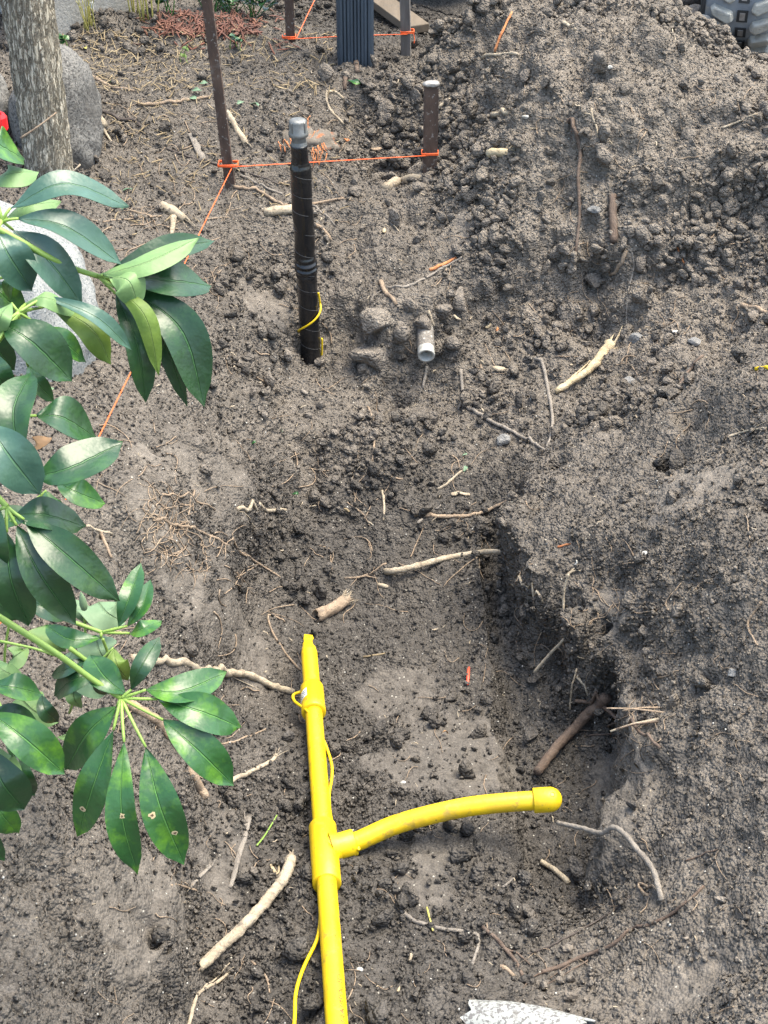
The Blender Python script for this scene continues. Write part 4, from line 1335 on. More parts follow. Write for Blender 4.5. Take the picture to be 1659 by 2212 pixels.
# sticker on the coupling (up-left side)
sd_v = np.cross(dUp, [0, 0, 1.0]); sd_v /= np.linalg.norm(sd_v)
upv = np.cross(sd_v, dUp)
if upv[2] < 0: upv = -upv
if sd_v[0] < 0: sd_v = -sd_v
def on_cyl(s, ang, r_, base):     # ang 0 = top, positive to the right
    return base + dUp * s + (upv * math.cos(ang) + sd_v * math.sin(ang)) * r_
def patch_cyl(name, s0, s1, a0_, a1_, r_, mat, parent, base, ns_=2, na=8, shear=0.0):
    V, F = [], []
    for q in range(2):
        for i in range(ns_):
            for j in range(na):
                a_ = a0_ + (a1_ - a0_) * j / (na - 1)
                V.append(on_cyl(s0 + (s1 - s0) * i / (ns_ - 1) + shear * j / (na - 1), a_, r_ + q * 0.0003, base))
    m_ = ns_ * na
    for i in range(ns_ - 1):
        for j in range(na - 1):
            a, b = i * na + j, i * na + j + 1
            F.append((a, b, b + na, a + na)); F.append((m_ + a + na, m_ + b + na, m_ + b, m_ + a))
    return mesh_obj(name, V, F, mat, parent)
stk = patch_cyl('sticker', 0.020, 0.041, R(-85), R(-28), RC - 0.0003, 'sticker_white', coup, on_run(sA), shear=0.006)
for k in range(3):
    for q in range(5):
        a0_ = R(-76 + q * 9)
        patch_cyl('print_mark', 0.0245 + k * 0.0055 + q * 0.0009, 0.0263 + k * 0.0055 + q * 0.0009, a0_, a0_ + R(6 if (q + k) % 3 else 3), RC + 0.0003, 'sticker_print', coup, on_run(sA), na=3)
# tee
RT = 0.0192
tA = np.linalg.norm(at_h(695, 1778, hB) - pT)
tB = np.linalg.norm(at_h(707, 1908, hB + 0.01) - pT)
V, F = revolve([(RP, -tB), (RT - 0.001, -tB), (RT, -tB + 0.0012), (RT, tA - 0.0015), (RT - 0.0015, tA), (RP, tA)], 48, pT, dUp)
tee = mesh_obj('tee_fitting', V, F, 'yellow_plastic', pipe)
br0 = pT + dUp * 0.004
brD = at_h(790, 1812, hB + 0.006) - br0
brD = brD / np.linalg.norm(brD)
Lb = np.linalg.norm(at_h(768, 1822, hB + 0.004) - br0)
V, F = revolve([(RT - 0.001, 0.0), (RT - 0.001, 0.017), (RT - 0.001, Lb - 0.001), (RT - 0.002, Lb), (RP, Lb)], 44, br0, brD)
mesh_obj('tee_outlet', V, F, 'yellow_plastic', tee)
V, F = revolve([(RT + 0.0032, 0.0112), (RT + 0.001, 0.0155), (RT - 0.0008, 0.021)], 44, br0, brD)
mesh_obj('tee_fillet', V, F, 'yellow_plastic', tee)
V, F = rock(2, 77, 0.3, 2, 3, 0.8)
mesh_obj('flash_burr', V * 0.0028 + (br0 + brD * (Lb + 0.001) + np.array([0.004, -0.016, 0.004])), F.tolist(), 'yellow_plastic', tee)
V, F = tube([pT - dUp * tB * 0.55 - sd_v * RT, pT - dUp * tB * 0.55 - sd_v * (RT + 0.005)], [0.0022, 0.0014], 8)
mesh_obj('mould_nub', V, F, 'yellow_wire', tee)
# branch: curved pipe ending in a cap
bp = [br0 + brD * 0.02, br0 + brD * (Lb + 0.004), at_h(850, 1783, hB + 0.016), at_h(930, 1760, hB + 0.028), at_h(1010, 1743, hB + 0.039), at_h(1090, 1734, hB + 0.046), at_h(1160, 1729, hB + 0.050)]
path_ = catmull(bp, 70)
V, F = tube(path_, RP, 32)
mesh_obj('branch_pipe', V, F, 'yellow_plastic', pipe)
cd = path_[-1] - path_[-4]; cd /= np.linalg.norm(cd)
c0 = at_h(1152, 1729.5, hB + 0.050)
lcap = np.linalg.norm(at_h(1214, 1728, hB + 0.05) - c0)
RK_ = 0.0172
prof = [(RP, 0), (RK_ - 0.0008, 0), (RK_, 0.001), (RK_, lcap - RK_)]
for k in range(1, 9):
    an = k / 8 * math.pi / 2
    prof.append((RK_ * math.cos(an) + 1e-5, lcap - RK_ + RK_ * math.sin(an)))
V, F = revolve(prof, 44, c0, cd)
cap_ = mesh_obj('end_cap', V, F, 'yellow_plastic', pipe)
upc = np.array([0, -0.35, 0.94]); upc -= cd * upc.dot(cd); upc /= np.linalg.norm(upc)
V, F = revolve([(0.0026, -0.0005), (0.0030, 0.0002), (0.0034, 0.0004), (0.0036, -0.0006)], 20, c0 + cd * (lcap - RK_ * 0.75) + upc * RK_ * 0.995, upc)
mesh_obj('gate_mark', V, F, 'yellow_plastic', cap_)

# printing on the pipe: letters bent round it
def print_line(txt, base, ddir, s0, length, ang, height, parent):
    cu = bpy.data.curves.new('lettering', 'FONT')
    cu.body = txt
    cu.size = 1.0
    cu.resolution_u = 3
    tmp = bpy.data.objects.new('lettering', cu)
    COL.objects.link(tmp)
    bpy.context.view_layer.update()
    me = bpy.data.meshes.new_from_object(tmp.evaluated_get(bpy.context.evaluated_depsgraph_get()))
    bpy.data.objects.remove(tmp)
    bpy.data.curves.remove(cu)
    X = np.array([v.co[:] for v in me.vertices])
    fc = [tuple(p.vertices) for p in me.polygons]
    bpy.data.meshes.remove(me)
    x0, x1 = X[:, 0].min(), X[:, 0].max()
    V = []
    for v in X:
        s = s0 + (v[0] - x0) / (x1 - x0) * length
        a_ = ang - (v[1] * height) / RP
        V.append(base + ddir * s + (upv * math.cos(a_) + sd_v * math.sin(a_)) * (RP + 0.00025))
    return mesh_obj('lettering', V, fc, 'pipe_print', parent, smooth=False)
def s_of(px, py, h, base, dd):
    return float((at_h(px, py, h) - base) @ dd)
up2 = -dDn
def low(txt, y0, y1, ang=0.78, hgt=0.0086):
    f0, f1 = (y0 - 1842) / (2260 - 1842), (y1 - 1842) / (2260 - 1842)
    a_ = pT + (pC - pT) * 0
    s0_ = s_of(725, y0, hB + (hC - hB) * f0, pC, up2)
    s1_ = s_of(715, y1, hB + (hC - hB) * f1, pC, up2)
    print_line(txt, pC, up2, s0_, s1_ - s0_, ang, hgt, pipe)
low('NAMPA, ID', 2225, 2122)
low('2.11H18.06.  10 . . . 1U0B', 2075, 1990, 0.60, 0.0055)
low('GP', 1968, 1955)
low('3/4"', 1936, 1922)
low('CENTENNIA', 1917, 1888, 0.70)
def upp(txt, y0, y1, ang=0.78, hgt=0.0086):
    s0_ = s_of(690, y0, hA + (1 - (y0 - 1412) / 430) * 0 + (hB - hA) * (y0 - 1412) / 430, pT, dUp)
    s1_ = s_of(680, y1, hA + (hB - hA) * (y1 - 1412) / 430, pT, dUp)
    print_line(txt, pT, dUp, s0_, s1_ - s0_, ang, hgt, pipe)
upp('GS', 1772, 1762)
upp('MDPE   IPS  SDR11  ASTM  D2513  CEE', 1738, 1590)
upp('1713', 1585, 1558, .7)

# ------------------------------------------------------------------ tracer wire
W_ = wl
W2 = []
for p in catmull(W_, 150):
    g = gz(p[0], p[1])
    W2.append((p[0], p[1], max(p[2], g + 0.0022)))
W2 = np.array(W2)
for _ in range(3):
    W2[1:-1] = (W2[:-2] + 2 * W2[1:-1] + W2[2:]) / 4
V, F = tube(W2, 0.0024, 10)
set_props(mesh_obj('tracer_wire', V, F, 'yellow_wire'), 'thin yellow tracer wire running beside the yellow gas pipe', 'wire')

# ------------------------------------------------------------------ white pipes
m0 = at_h(921, 769, 0.100)
pd = np.array([-0.02, 0.90, 0.24]); pd /= np.linalg.norm(pd)
wp = empty('white_conduit', m0, 'open white plastic pipe poking out of the soil face', 'pipe')
V, F = revolve([(0.0128, 0.12), (0.0128, 0.0), (0.0168, 0.0), (0.0170, 0.001), (0.0170, 0.020)], 40, m0, pd)
mesh_obj('pipe_mouth', V, F, 'pvc_clean', wp)
V, F = revolve([(0.0169, 0.0185), (0.0173, 0.020), (0.0172, 0.05), (0.0176, 0.08), (0.0175, 0.2)], 40, m0, pd)
V = np.array(V); V += 0.0006 * np.stack([fbm(V, 120, 2, 1), fbm(V, 120, 2, 2), fbm(V, 120, 2, 3)], 1)
mesh_obj('soiled_sleeve', V, F, 'soiled_pvc', wp)
V, F = rock(3, 81, 0.2, 1.5, 4, 0.8)
mesh_obj('soil_plug', V * np.array([0.0085, 0.012, 0.008]) + m0 + pd * 0.030 + np.array([0, 0, -0.005]), F.tolist(), 'soil_clod_dry', wp)
# broken piece at the bottom edge
k0, k1 = at_h(1000, 2168, 0.090), at_h(1262, 2196, 0.120)
kd = k1 - k0; Lk = np.linalg.norm(kd); kd /= Lk
s_ = np.cross(kd, [0, 0, 1.0]); s_ /= np.linalg.norm(s_); u_ = np.cross(s_, kd)
if u_[2] < 0: u_ = -u_
rs = np.random.RandomState(4)
V, F = [], []
nl, na = 44, 30
jg0 = np.interp(np.arange(30), np.arange(0, 31, 3), rs.uniform(-.008, .007, 11))
jg1 = np.interp(np.arange(30), np.arange(0, 31, 3), rs.uniform(-.012, .008, 11))
RB = 0.030
cen0 = k0 - u_ * RB + np.array([0, -0.006, 0.0])
for q in range(2):
    for i in range(nl):
        s = i / (nl - 1)
        for j in range(na):
            a_ = R(-98) + R(196) * j / (na - 1)
            jag = 0
            edge = jg0[j] - 0.006 * math.cos(a_)
            if s < 0.12: jag = -edge * (1 - s / 0.12)
            if s > 0.85: jag = jg1[j] * (s - 0.85) / 0.15
            rr = (RB - 0.0035 * q) * (1 + .05 * math.sin(s * 7 + a_) ) * (1 - 0.30 * max(0, (s - 0.55) / 0.45) ** 2)
            V.append(cen0 + kd * (Lk * s + jag) + (u_ * math.cos(a_) + s_ * math.sin(a_)) * rr)
m_ = nl * na
for i in range(nl - 1):
    for j in range(na - 1):
        a, b = i * na + j, i * na + j + 1
        F.append((a, b, b + na, a + na)); F.append((m_ + a + na, m_ + b + na, m_ + b, m_ + a))
for i in range(nl - 1):
    for j in (0, na - 1):
        a, b = i * na + j, (i + 1) * na + j
        F.append((a, b, b + m_, a + m_))
for j in range(na - 1):
    for i in (0, nl - 1):
        a, b = i * na + j, i * na + j + 1
        F.append((a, b, b + m_, a + m_))
set_props(mesh_obj('broken_white_pipe', V, F, 'dirty_pvc'), 'broken white plastic pipe flecked with mud at the bottom edge', 'pipe')

# ------------------------------------------------------------------ plants
PROFILES = {
    'obovate': lambda t: (math.sin(math.pi * min(1, t ** 1.22)) ** 0.72) if 0 < t < 1 else 0.0,
    'ellipse': lambda t: (math.sin(math.pi * t) ** 0.8) if 0 < t < 1 else 0.0,
    'heart': lambda t: (1.05 * (1 - t) ** 0.62 * min(1, t / 0.12) ** 0.5) if 0 < t < 1 else 0.0,
}
def make_leaf(name, P3, half_w, nrm, mats, parent, fold=0.18, wave=0.0, prof='obovate', seed=0, curl=0.0, tip=0.05, nl=16, nw=8, label=None):
    """P3: midrib points in the place; nrm: facing of the upper side"""
    rs = np.random.RandomState(seed)
    M = catmull(P3, nl)
    T = np.gradient(M, axis=0)
    T /= np.linalg.norm(T, axis=1)[:, None]
    nrm = np.asarray(nrm, float)
    f = PROFILES[prof]
    ph = rs.uniform(0, 6)
    V, UV = [], []
    th = 0.0005
    L = np.linalg.norm(M[-1] - M[0])
    for q in range(2):
        for i in range(nl):
            t = i / (nl - 1)
            W = np.cross(T[i], nrm); W /= np.linalg.norm(W) + 1e-9
            N = np.cross(W, T[i])
            hw = half_w * f(t)
            if t > 1 - tip * 2.2:                      # drawn out tip
                hw = max(hw * 0.75, half_w * 0.16 * (1 - t) / (tip * 2.2))
            for j in range(nw + 1):
                s = j / nw * 2 - 1
                asy = 1 + 0.06 * math.sin(ph + t * 3) * s
                p = M[i] + W * s * hw * asy
                z = fold * abs(s) ** 1.3 * hw - curl * (s * s) * hw
                z += wave * half_w * math.sin(ph + t * 9 + s * 2.0) * abs(s) ** 1.5
                z += 0.02 * half_w * math.sin(t * 40) * (1 - abs(s))
                V.append(p + N * (z - q * th))
                UV.append((j / nw, t))
    m_ = nl * (nw + 1)
    F, MI = [], []
    for i in range(nl - 1):
        for j in range(nw):
            a = i * (nw + 1) + j
            b, c, d_ = a + 1, a + nw + 2, a + nw + 1
            F.append((a, b, c, d_)); MI.append(0)
            F.append((m_ + d_, m_ + c, m_ + b, m_ + a)); MI.append(1)
    o = mesh_obj(name, V, F, mats, parent, True, MI)
    uvl = o.data.uv_layers.new(name='UVMap')
    li = np.empty(len(o.data.loops), dtype=np.int32)
    o.data.loops.foreach_get('vertex_index', li)
    uvl.data.foreach_set('uv', np.array(UV, dtype=np.float32)[li].ravel())
    if label:
        o['label'] = label
    return o
VUP = np.array([0, sp, cp_])       # picture up, in the place
VFW = np.array([0, cp_, -sp])
UPW = np.array([0, 0, 1.0])
def leaf_px(parent, base, tip_, wpx, z0, z1, mat='leaf_dark', under='leaf_under', face=1, mid=None, roll=0.0, fold=0.26, wave=0.09, prof='obovate', seed=0, bulge=0.018, up=0.55, curl=0.0, name='leaflet', label=None):
    """base, tip_, mid: picture points; z0, z1: depths; wpx: width seen"""
    b, e = un(*base, z0), un(*tip_, z1)
    zm = (z0 + z1) / 2
    if mid is None:
        mid = ((base[0] + tip_[0]) / 2, (base[1] + tip_[1]) / 2)
    m = un(*mid, zm) + UPW * bulge
    if mid is not None:
        m = un(*mid, zm) - VFW * bulge
    d_ = e - b; d_ /= np.linalg.norm(d_)
    n = UPW * up - VFW * (1 - up)
    n -= d_ * n.dot(d_); n /= np.linalg.norm(n)
    s = np.cross(d_, n)
    n = n * math.cos(roll) + s * math.sin(roll)
    W = np.cross(d_, n); W /= np.linalg.norm(W)
    flat = d_ - VFW * d_.dot(VFW); flat /= np.linalg.norm(flat)
    Wp = W - VFW * W.dot(VFW)
    seen = np.linalg.norm(Wp - flat * Wp.dot(flat))
    hw = wpx / 2 * zm / FOC / max(seen, 0.45)
    mats = [mat, under]
    if face < 0:
        n = -n
    return make_leaf(name, [b, m, e], hw, n, mats, parent, fold, wave, prof, seed, curl, label=label)
def stem_px(name, pts, r0, r1, mat, parent, n=16):
    P_ = [un(*p) for p in pts]
    V, F = tube(catmull(P_, n), np.linspace(r0, r1, n), 10)
    return mesh_obj(name, V, F, mat, parent)

pr = hit(-120, 1450)[0]
plant = empty('umbrella_plant', pr, 'glossy green umbrella plant with leaflets in fans, filling the left foreground', 'plant')
# woody stem out of the ground, left of the picture
V, F = tube(catmull([pr - (0, 0, .03), pr + (0.01, -.03, .2), pr + (0.03, -.10, .45), pr + (0.02, -.16, .75)], 24), np.linspace(0.011, 0.007, 24), 12, rough=0.05)
mesh_obj('stem', V, F, 'green_stem', plant)
STEM = pr + np.array([0.02, -.10, .42])
def fan(hub, hz, petiole, leaves, seed, r0=0.0032):
    """a compound leaf: petiole, hub and leaflets"""
    h3 = un(*hub, hz)
    lf = empty('leaf', h3)
    lf.parent = plant
    lf.location = h3 - np.array(plant.location)
    if petiole:
        stem_px('petiole', petiole + [(hub[0], hub[1], hz)], r0, r0 * 0.8, 'green_stem', lf, 20)
    for k, L in enumerate(leaves):
        L = dict(L)
        b = L.pop('b'); e = L.pop('e'); w_ = L.pop('w')
        z0 = L.pop('z0', hz); z1 = L.pop('z1', hz + 0.0)
        scars = L.pop('scars', None)
        lo = leaf_px(lf, b, e, w_, z0, z1, seed=seed * 31 + k, **L)
        if (b[0] - hub[0]) ** 2 + (b[1] - hub[1]) ** 2 > 64:
            a3, b3_ = un(*hub, hz), un(*b, z0)
            mid_ = (a3 + b3_) / 2 - VFW * 0.002
            V, F = tube(catmull([a3, mid_, b3_], 8), np.linspace(0.0017, 0.0013, 8), 8)
            mesh_obj('petiolule', V, F, 'green_stem', lf)
        if scars:
            for (sx_, sy_, r_) in scars:
                zc = (z0 + z1) / 2 - 0.006
                c = un(sx_, sy_, zc)
                best = min(lo.data.vertices, key=lambda v: (v.co - Vector(c - total_loc(lo))).length)
                nn = np.array(best.normal)
                if nn.dot(VFW) > 0: nn = -nn
                pc_ = np.array(best.co) + total_loc(lo) + nn * 0.0006
                for (rr, mt, hh) in ((r_, 'leaf_scar', 0.0), (r_ * 0.4, 'leaf_scar_dark', 0.0003)):
                    e1_ = np.cross(nn, UPW); e1_ /= np.linalg.norm(e1_); e2_ = np.cross(nn, e1_)
                    rs_ = np.random.RandomState(int(sx_))
                    ring = [pc_ + nn * hh + (e1_ * math.cos(a_) + e2_ * math.sin(a_)) * rr * rs_.uniform(0.6, 1.2) for a_ in np.linspace(0, 2 * math.pi, 11)[:-1]]
                    mesh_obj('scar', ring + [pc_ + nn * (hh + 0.0002)], [(j, (j + 1) % 10, 10) for j in range(10)], mt, lo)
    return lf
D = dict
# lower fan, nearest the trench
fan((262, 1508), 1.40, [(-60, 1295, 1.36), (0, 1334, 1.36), (70, 1378, 1.365), (133, 1419, 1.375), (200, 1468, 1.39)], [
    D(b=(272, 1500), e=(195, 1415), w=62, mat='leaf_mid', z0=1.40, z1=1.43),
    D(b=(283, 1490), e=(345, 1375), w=44, mat='leaf_dark', z0=1.40, z1=1.42, roll=.3),
    D(b=(315, 1490), e=(490, 1452), w=62, mat='leaf_mid', mid=(400, 1487), z0=1.40, z1=1.44),
    D(b=(340, 1510), e=(520, 1572), w=74, mat='leaf_mid', mid=(440, 1532), z0=1.40, z1=1.42),
    D(b=(352, 1555), e=(505, 1697), w=76, mat='leaf_mid', mid=(430, 1612), z0=1.39, z1=1.41),
    D(b=(315, 1614), e=(398, 1868), w=86, mat='leaf_mid', mid=(352, 1735), z0=1.38, z1=1.40, scars=[(323, 1753, .0032), (371, 1787, .0034)]),
    D(b=(268, 1603), e=(297, 1890), w=68, mat='leaf_mid', mid=(270, 1745), z0=1.38, z1=1.40, wave=.14, scars=[(274, 1751, .0032)]),
    D(b=(245, 1577), e=(168, 1807), w=74, mat='leaf_mid', mid=(210, 1690), z0=1.39, z1=1.42, scars=[(176, 1748, .0034)]),
    D(b=(253, 1525), e=(143, 1663), w=80, mat='leaf_mid', mid=(196, 1580), z0=1.40, z1=1.44, roll=-.2),
], 1)
# left dark fan in the middle
fan((15, 1095), 1.30, [(-80, 1010, 1.30), (-20, 1060, 1.30)], [
    D(b=(52, 1122), e=(258, 1299), w=82, mat='leaf_spotted', mid=(150, 1195), z0=1.30, z1=1.33),
    D(b=(36, 1135), e=(165, 1350), w=78, mat='leaf_spotted', mid=(95, 1235), z0=1.30, z1=1.33),
    D(b=(15, 1150), e=(62, 1352), w=82, mat='leaf_spotted', mid=(35, 1250), z0=1.30, z1=1.33),
    D(b=(0, 1100), e=(-5, 1240), w=70, mat='leaf_dark', z0=1.30, z1=1.31),
    D(b=(28, 1112), e=(184, 1138), w=70, mat='leaf_dark', mid=(105, 1112), z0=1.31, z1=1.34),
], 2)
fan((-30, 900), 1.32, [(-120, 960, 1.30)], [
    D(b=(45, 992), e=(68, 802), w=88, mat='leaf_dark', mid=(40, 890), z0=1.32, z1=1.36),
    D(b=(78, 898), e=(213, 950), w=74, mat='leaf_dark', mid=(145, 905), z0=1.34, z1=1.38),
    D(b=(78, 1030), e=(265, 956), w=92, mat='leaf_dark', mid=(165, 1010), z0=1.30, z1=1.33),
    D(b=(-25, 915), e=(86, 1068), w=100, mat='leaf_blue', mid=(30, 985), z0=1.28, z1=1.30),
    D(b=(120, 1040), e=(228, 1088), w=52, mat='leaf_mid', z0=1.36, z1=1.38),
], 3)
# upper fan of leaflets tinted blue green for sky sheen, with its long stalk
fan((5, 478), 1.42, [(-120, 560, 1.40), (-60, 510, 1.41)], [
    D(b=(22, 450), e=(278, 447), w=66, mat='leaf_blue', mid=(150, 405), z0=1.42, z1=1.46, fold=.12),
    D(b=(40, 472), e=(266, 574), w=64, mat='leaf_blue', mid=(150, 497), z0=1.42, z1=1.46),
    D(b=(28, 496), e=(176, 656), w=78, mat='leaf_blue', mid=(110, 565), z0=1.43, z1=1.46),
    D(b=(-6, 500), e=(70, 629), w=80, mat='leaf_blue', mid=(30, 560), z0=1.41, z1=1.44),
    D(b=(-40, 300), e=(53, 345), w=68, mat='leaf_mid', z0=1.45, z1=1.48),
    D(b=(-20, 395), e=(84, 372), w=60, mat='leaf_mid', face=-1, z0=1.47, z1=1.48),
    D(b=(15, 470), e=(132, 436), w=44, mat='leaf_mid', face=-1, z0=1.47, z1=1.48),
], 4)
# drooping fan with pale undersides
fan((213, 597), 1.46, [(-60, 468, 1.40), (0, 497, 1.41), (60, 530, 1.42), (110, 558, 1.43), (165, 582, 1.45)], [
    D(b=(232, 590), e=(464, 520), w=58, mat='leaf_dark', mid=(360, 548), z0=1.46, z1=1.52, roll=.3),
    D(b=(222, 594), e=(430, 514), w=56, mat='leaf_dark', face=-1, mid=(320, 575), z0=1.45, z1=1.47),
    D(b=(240, 598), e=(456, 618), w=84, mat='leaf_dark', mid=(370, 612), z0=1.47, z1=1.50, bulge=.02),
    D(b=(238, 600), e=(298, 667), w=72, mat='leaf_dark', face=-1, mid=(285, 615), z0=1.45, z1=1.45),
    D(b=(258, 612), e=(442, 880), w=88, mat='leaf_dark', mid=(395, 715), z0=1.47, z1=1.49),
    D(b=(262, 625), e=(404, 878), w=40, mat='leaf_dark', mid=(360, 745), z0=1.48, z1=1.50, roll=.8),
    D(b=(246, 620), e=(343, 812), w=44, mat='leaf_dark', under='leaf_under_olive', face=-1, mid=(320, 690), z0=1.45, z1=1.46),
    D(b=(250, 635), e=(315, 870), w=56, mat='leaf_dark', mid=(302, 745), z0=1.46, z1=1.48, roll=-.3),
], 5)
# young leaves behind the dark ones
fan((40, 675), 1.38, [(-60, 800, 1.36), (0, 730, 1.37)], [
    D(b=(55, 657), e=(174, 683), w=38, mat='leaf_mid', face=-1, mid=(110, 650), z0=1.40, z1=1.42),
    D(b=(100, 640), e=(285, 757), w=36, mat='leaf_blue', mid=(215, 690), z0=1.40, z1=1.43),
    D(b=(110, 660), e=(240, 788), w=56, mat='leaf_mid', under='leaf_under_olive', face=-1, mid=(205, 715), z0=1.42, z1=1.43),
    D(b=(8, 700), e=(156, 824), w=94, mat='leaf_dark', mid=(80, 745), z0=1.37, z1=1.40),
    D(b=(80, 700), e=(186, 782), w=44, mat='leaf_mid', mid=(140, 738), z0=1.40, z1=1.42),
    D(b=(25, 655), e=(0, 720), w=50, mat='leaf_mid', face=-1, z0=1.38, z1=1.37),
    D(b=(60, 790), e=(118, 868), w=36, mat='leaf_mid', z0=1.43, z1=1.44),
    D(b=(-20, 760), e=(20, 850), w=60, mat='leaf_dark', z0=1.36, z1=1.36),
], 6)
# small upright shoot
fan((220, 1366), 1.50, [(120, 1330, 1.50)], [
    D(b=(255, 1356), e=(305, 1217), w=46, mat='leaf_mid', mid=(285, 1290), z0=1.50, z1=1.53),
    D(b=(275, 1352), e=(326, 1252), w=36, mat='leaf_mid', mid=(312, 1310), z0=1.50, z1=1.53),
    D(b=(280, 1368), e=(350, 1342), w=34, mat='leaf_mid', z0=1.50, z1=1.50),
    D(b=(218, 1378), e=(98, 1350), w=42, mat='leaf_mid', mid=(160, 1378), z0=1.50, z1=1.51),
], 7, 0.0024)
fan((205, 1440), 1.47, [(150, 1400, 1.46)], [
    D(b=(212, 1455), e=(118, 1504), w=54, mat='leaf_dark', mid=(165, 1465), z0=1.47, z1=1.49),
    D(b=(200, 1420), e=(112, 1460), w=30, mat='leaf_dark', z0=1.47, z1=1.49),
    D(b=(245, 1400), e=(276, 1470), w=50, mat='leaf_mid', under='leaf_under_olive', face=-1, z0=1.46, z1=1.48),
    D(b=(225, 1450), e=(230, 1500), w=40, mat='leaf_dark', z0=1.48, z1=1.49),
], 8, 0.0024)
# lower left corner leaves
fan((-30, 1520), 1.33, [(-140, 1500, 1.32)], [
    D(b=(-20, 1480), e=(92, 1500), w=50, mat='leaf_mid', z0=1.33, z1=1.35, mid=(40, 1480)),
    D(b=(-20, 1535), e=(86, 1605), w=64, mat='leaf_dark', z0=1.34, z1=1.36, mid=(40, 1550)),
    D(b=(-20, 1540), e=(140, 1672), w=80, mat='leaf_mid', z0=1.31, z1=1.33, mid=(65, 1590)),
    D(b=(-20, 1620), e=(52, 1748), w=92, mat='leaf_dark', z0=1.34, z1=1.36),
    D(b=(40, 1620), e=(76, 1718), w=44, mat='leaf_dark', z0=1.37, z1=1.38),
    D(b=(-30, 1740), e=(10, 1860), w=40, mat='leaf_dark', z0=1.36, z1=1.36),
    D(b=(-15, 1610), e=(50, 1680), w=60, mat='leaf_mid', face=-1, z0=1.355, z1=1.36),
], 9)
# more leaflets along the left edge, deeper in the plant
fan((-60, 620), 1.50, None, [
    D(b=(-30, 600), e=(62, 690), w=64, mat='leaf_mid', z0=1.50, z1=1.52),
    D(b=(-30, 560), e=(60, 600), w=50, mat='leaf_dark', z0=1.50, z1=1.52),
    D(b=(-40, 690), e=(30, 800), w=60, mat='leaf_dark', z0=1.46, z1=1.48),
    D(b=(-30, 820), e=(60, 880), w=50, mat='leaf_mid', z0=1.48, z1=1.50),
    D(b=(40, 590), e=(20, 650), w=30, mat='leaf_mid', z0=1.46, z1=1.47)], 10)
fan((-60, 1200), 1.44, None, [
    D(b=(-40, 1140), e=(70, 1105), w=54, mat='leaf_mid', z0=1.44, z1=1.45),
    D(b=(-40, 1240), e=(40, 1340), w=60, mat='leaf_dark', z0=1.42, z1=1.44),
    D(b=(60, 1290), e=(150, 1330), w=46, mat='leaf_dark', z0=1.46, z1=1.48),
    D(b=(100, 1060), e=(140, 1130), w=44, mat='leaf_mid', z0=1.42, z1=1.44)], 11)
fan((-40, 1440), 1.46, None, [
    D(b=(-20, 1420), e=(55, 1470), w=46, mat='leaf_mid', face=-1, z0=1.46, z1=1.47),
    D(b=(20, 1560), e=(80, 1640), w=56, mat='leaf_dark', z0=1.42, z1=1.44),
    D(b=(-20, 1690), e=(40, 1800), w=60, mat='leaf_mid', z0=1.44, z1=1.45),
    D(b=(90, 1500), e=(125, 1560), w=36, mat='leaf_dark', z0=1.48, z1=1.49)], 12)
bl = leaf_px(plant, (70, 975), (112, 945), 34, 1.45, 1.46, 'brown_leaf', 'brown_leaf', 1, prof='ellipse', name='withered_leaf', label='small withered brown leaf')

# climbing vine with pale undersides, low behind the umbrella plant
vg = hit(110, 1560)[0]
vine = empty('vine', vg, 'low climbing vine with pale grey green leaves behind the umbrella plant', 'vine')
def vstem(pts, r_=0.0016):
    stem_px('stem', pts, r_, r_ * 0.8, 'green_stem', vine, 18)
zg = depth_of(vg)
vstem([(30, 1500, zg - .06), (10, 1430, 1.72), (22, 1330, 1.68), (40, 1200, 1.62)])
vstem([(150, 1540, zg - .1), (182, 1440, 1.66), (183, 1340, 1.62), (180, 1290, 1.6)])
vstem([(0, 1385, 1.66), (70, 1400, 1.66), (150, 1420, 1.66), (240, 1400, 1.64)])
vstem([(222, 1380, 1.56), (235, 1420, 1.58), (238, 1470, 1.62)])
for k, (b, e, w_, mt, f_, z) in enumerate([((212, 1302), (268, 1345), 100, 'vine_pale', -1, 1.62), ((205, 1372), (240, 1440), 96, 'vine_pale', -1, 1.63), ((180, 1450), (232, 1500), 84, 'vine_pale', -1, 1.66),
                                           ((100, 1352), (140, 1408), 84, 'vine_olive', -1, 1.62), ((22, 1430), (60, 1400), 74, 'vine_olive', -1, 1.68), ((40, 1505), (125, 1560), 96, 'vine_olive', -1, 1.70), ((160, 1405), (150, 1450), 60, 'vine_pale', -1, 1.64),
                                           ((240, 1430), (285, 1462), 50, 'vine_pale', -1, 1.66), ((70, 850), (118, 838), 40, 'vine_pale', 1, 1.6), ((160, 1480), (175, 1530), 46, 'vine_olive', 1, 1.66), ((180, 1300), (196, 1345), 60, 'vine_pale', -1, 1.63),
                                           ((130, 1590), (175, 1580), 22, 'vine_olive', 1, 1.66)]):
    leaf_px(vine, b, e, w_, z, z + 0.01, mt, mt, f_, prof='heart', seed=400 + k, name='leaf', fold=.08, wave=.08)
V, F = revolve([(0, 0), (.003, .002), (.0042, .008), (.0030, .016), (.0008, .022), (0, .023)], 14, un(183, 1320, 1.57), un(175, 1280, 1.56) - un(183, 1320, 1.57))
mesh_obj('bud', V, F, 'vine_pale', vine)

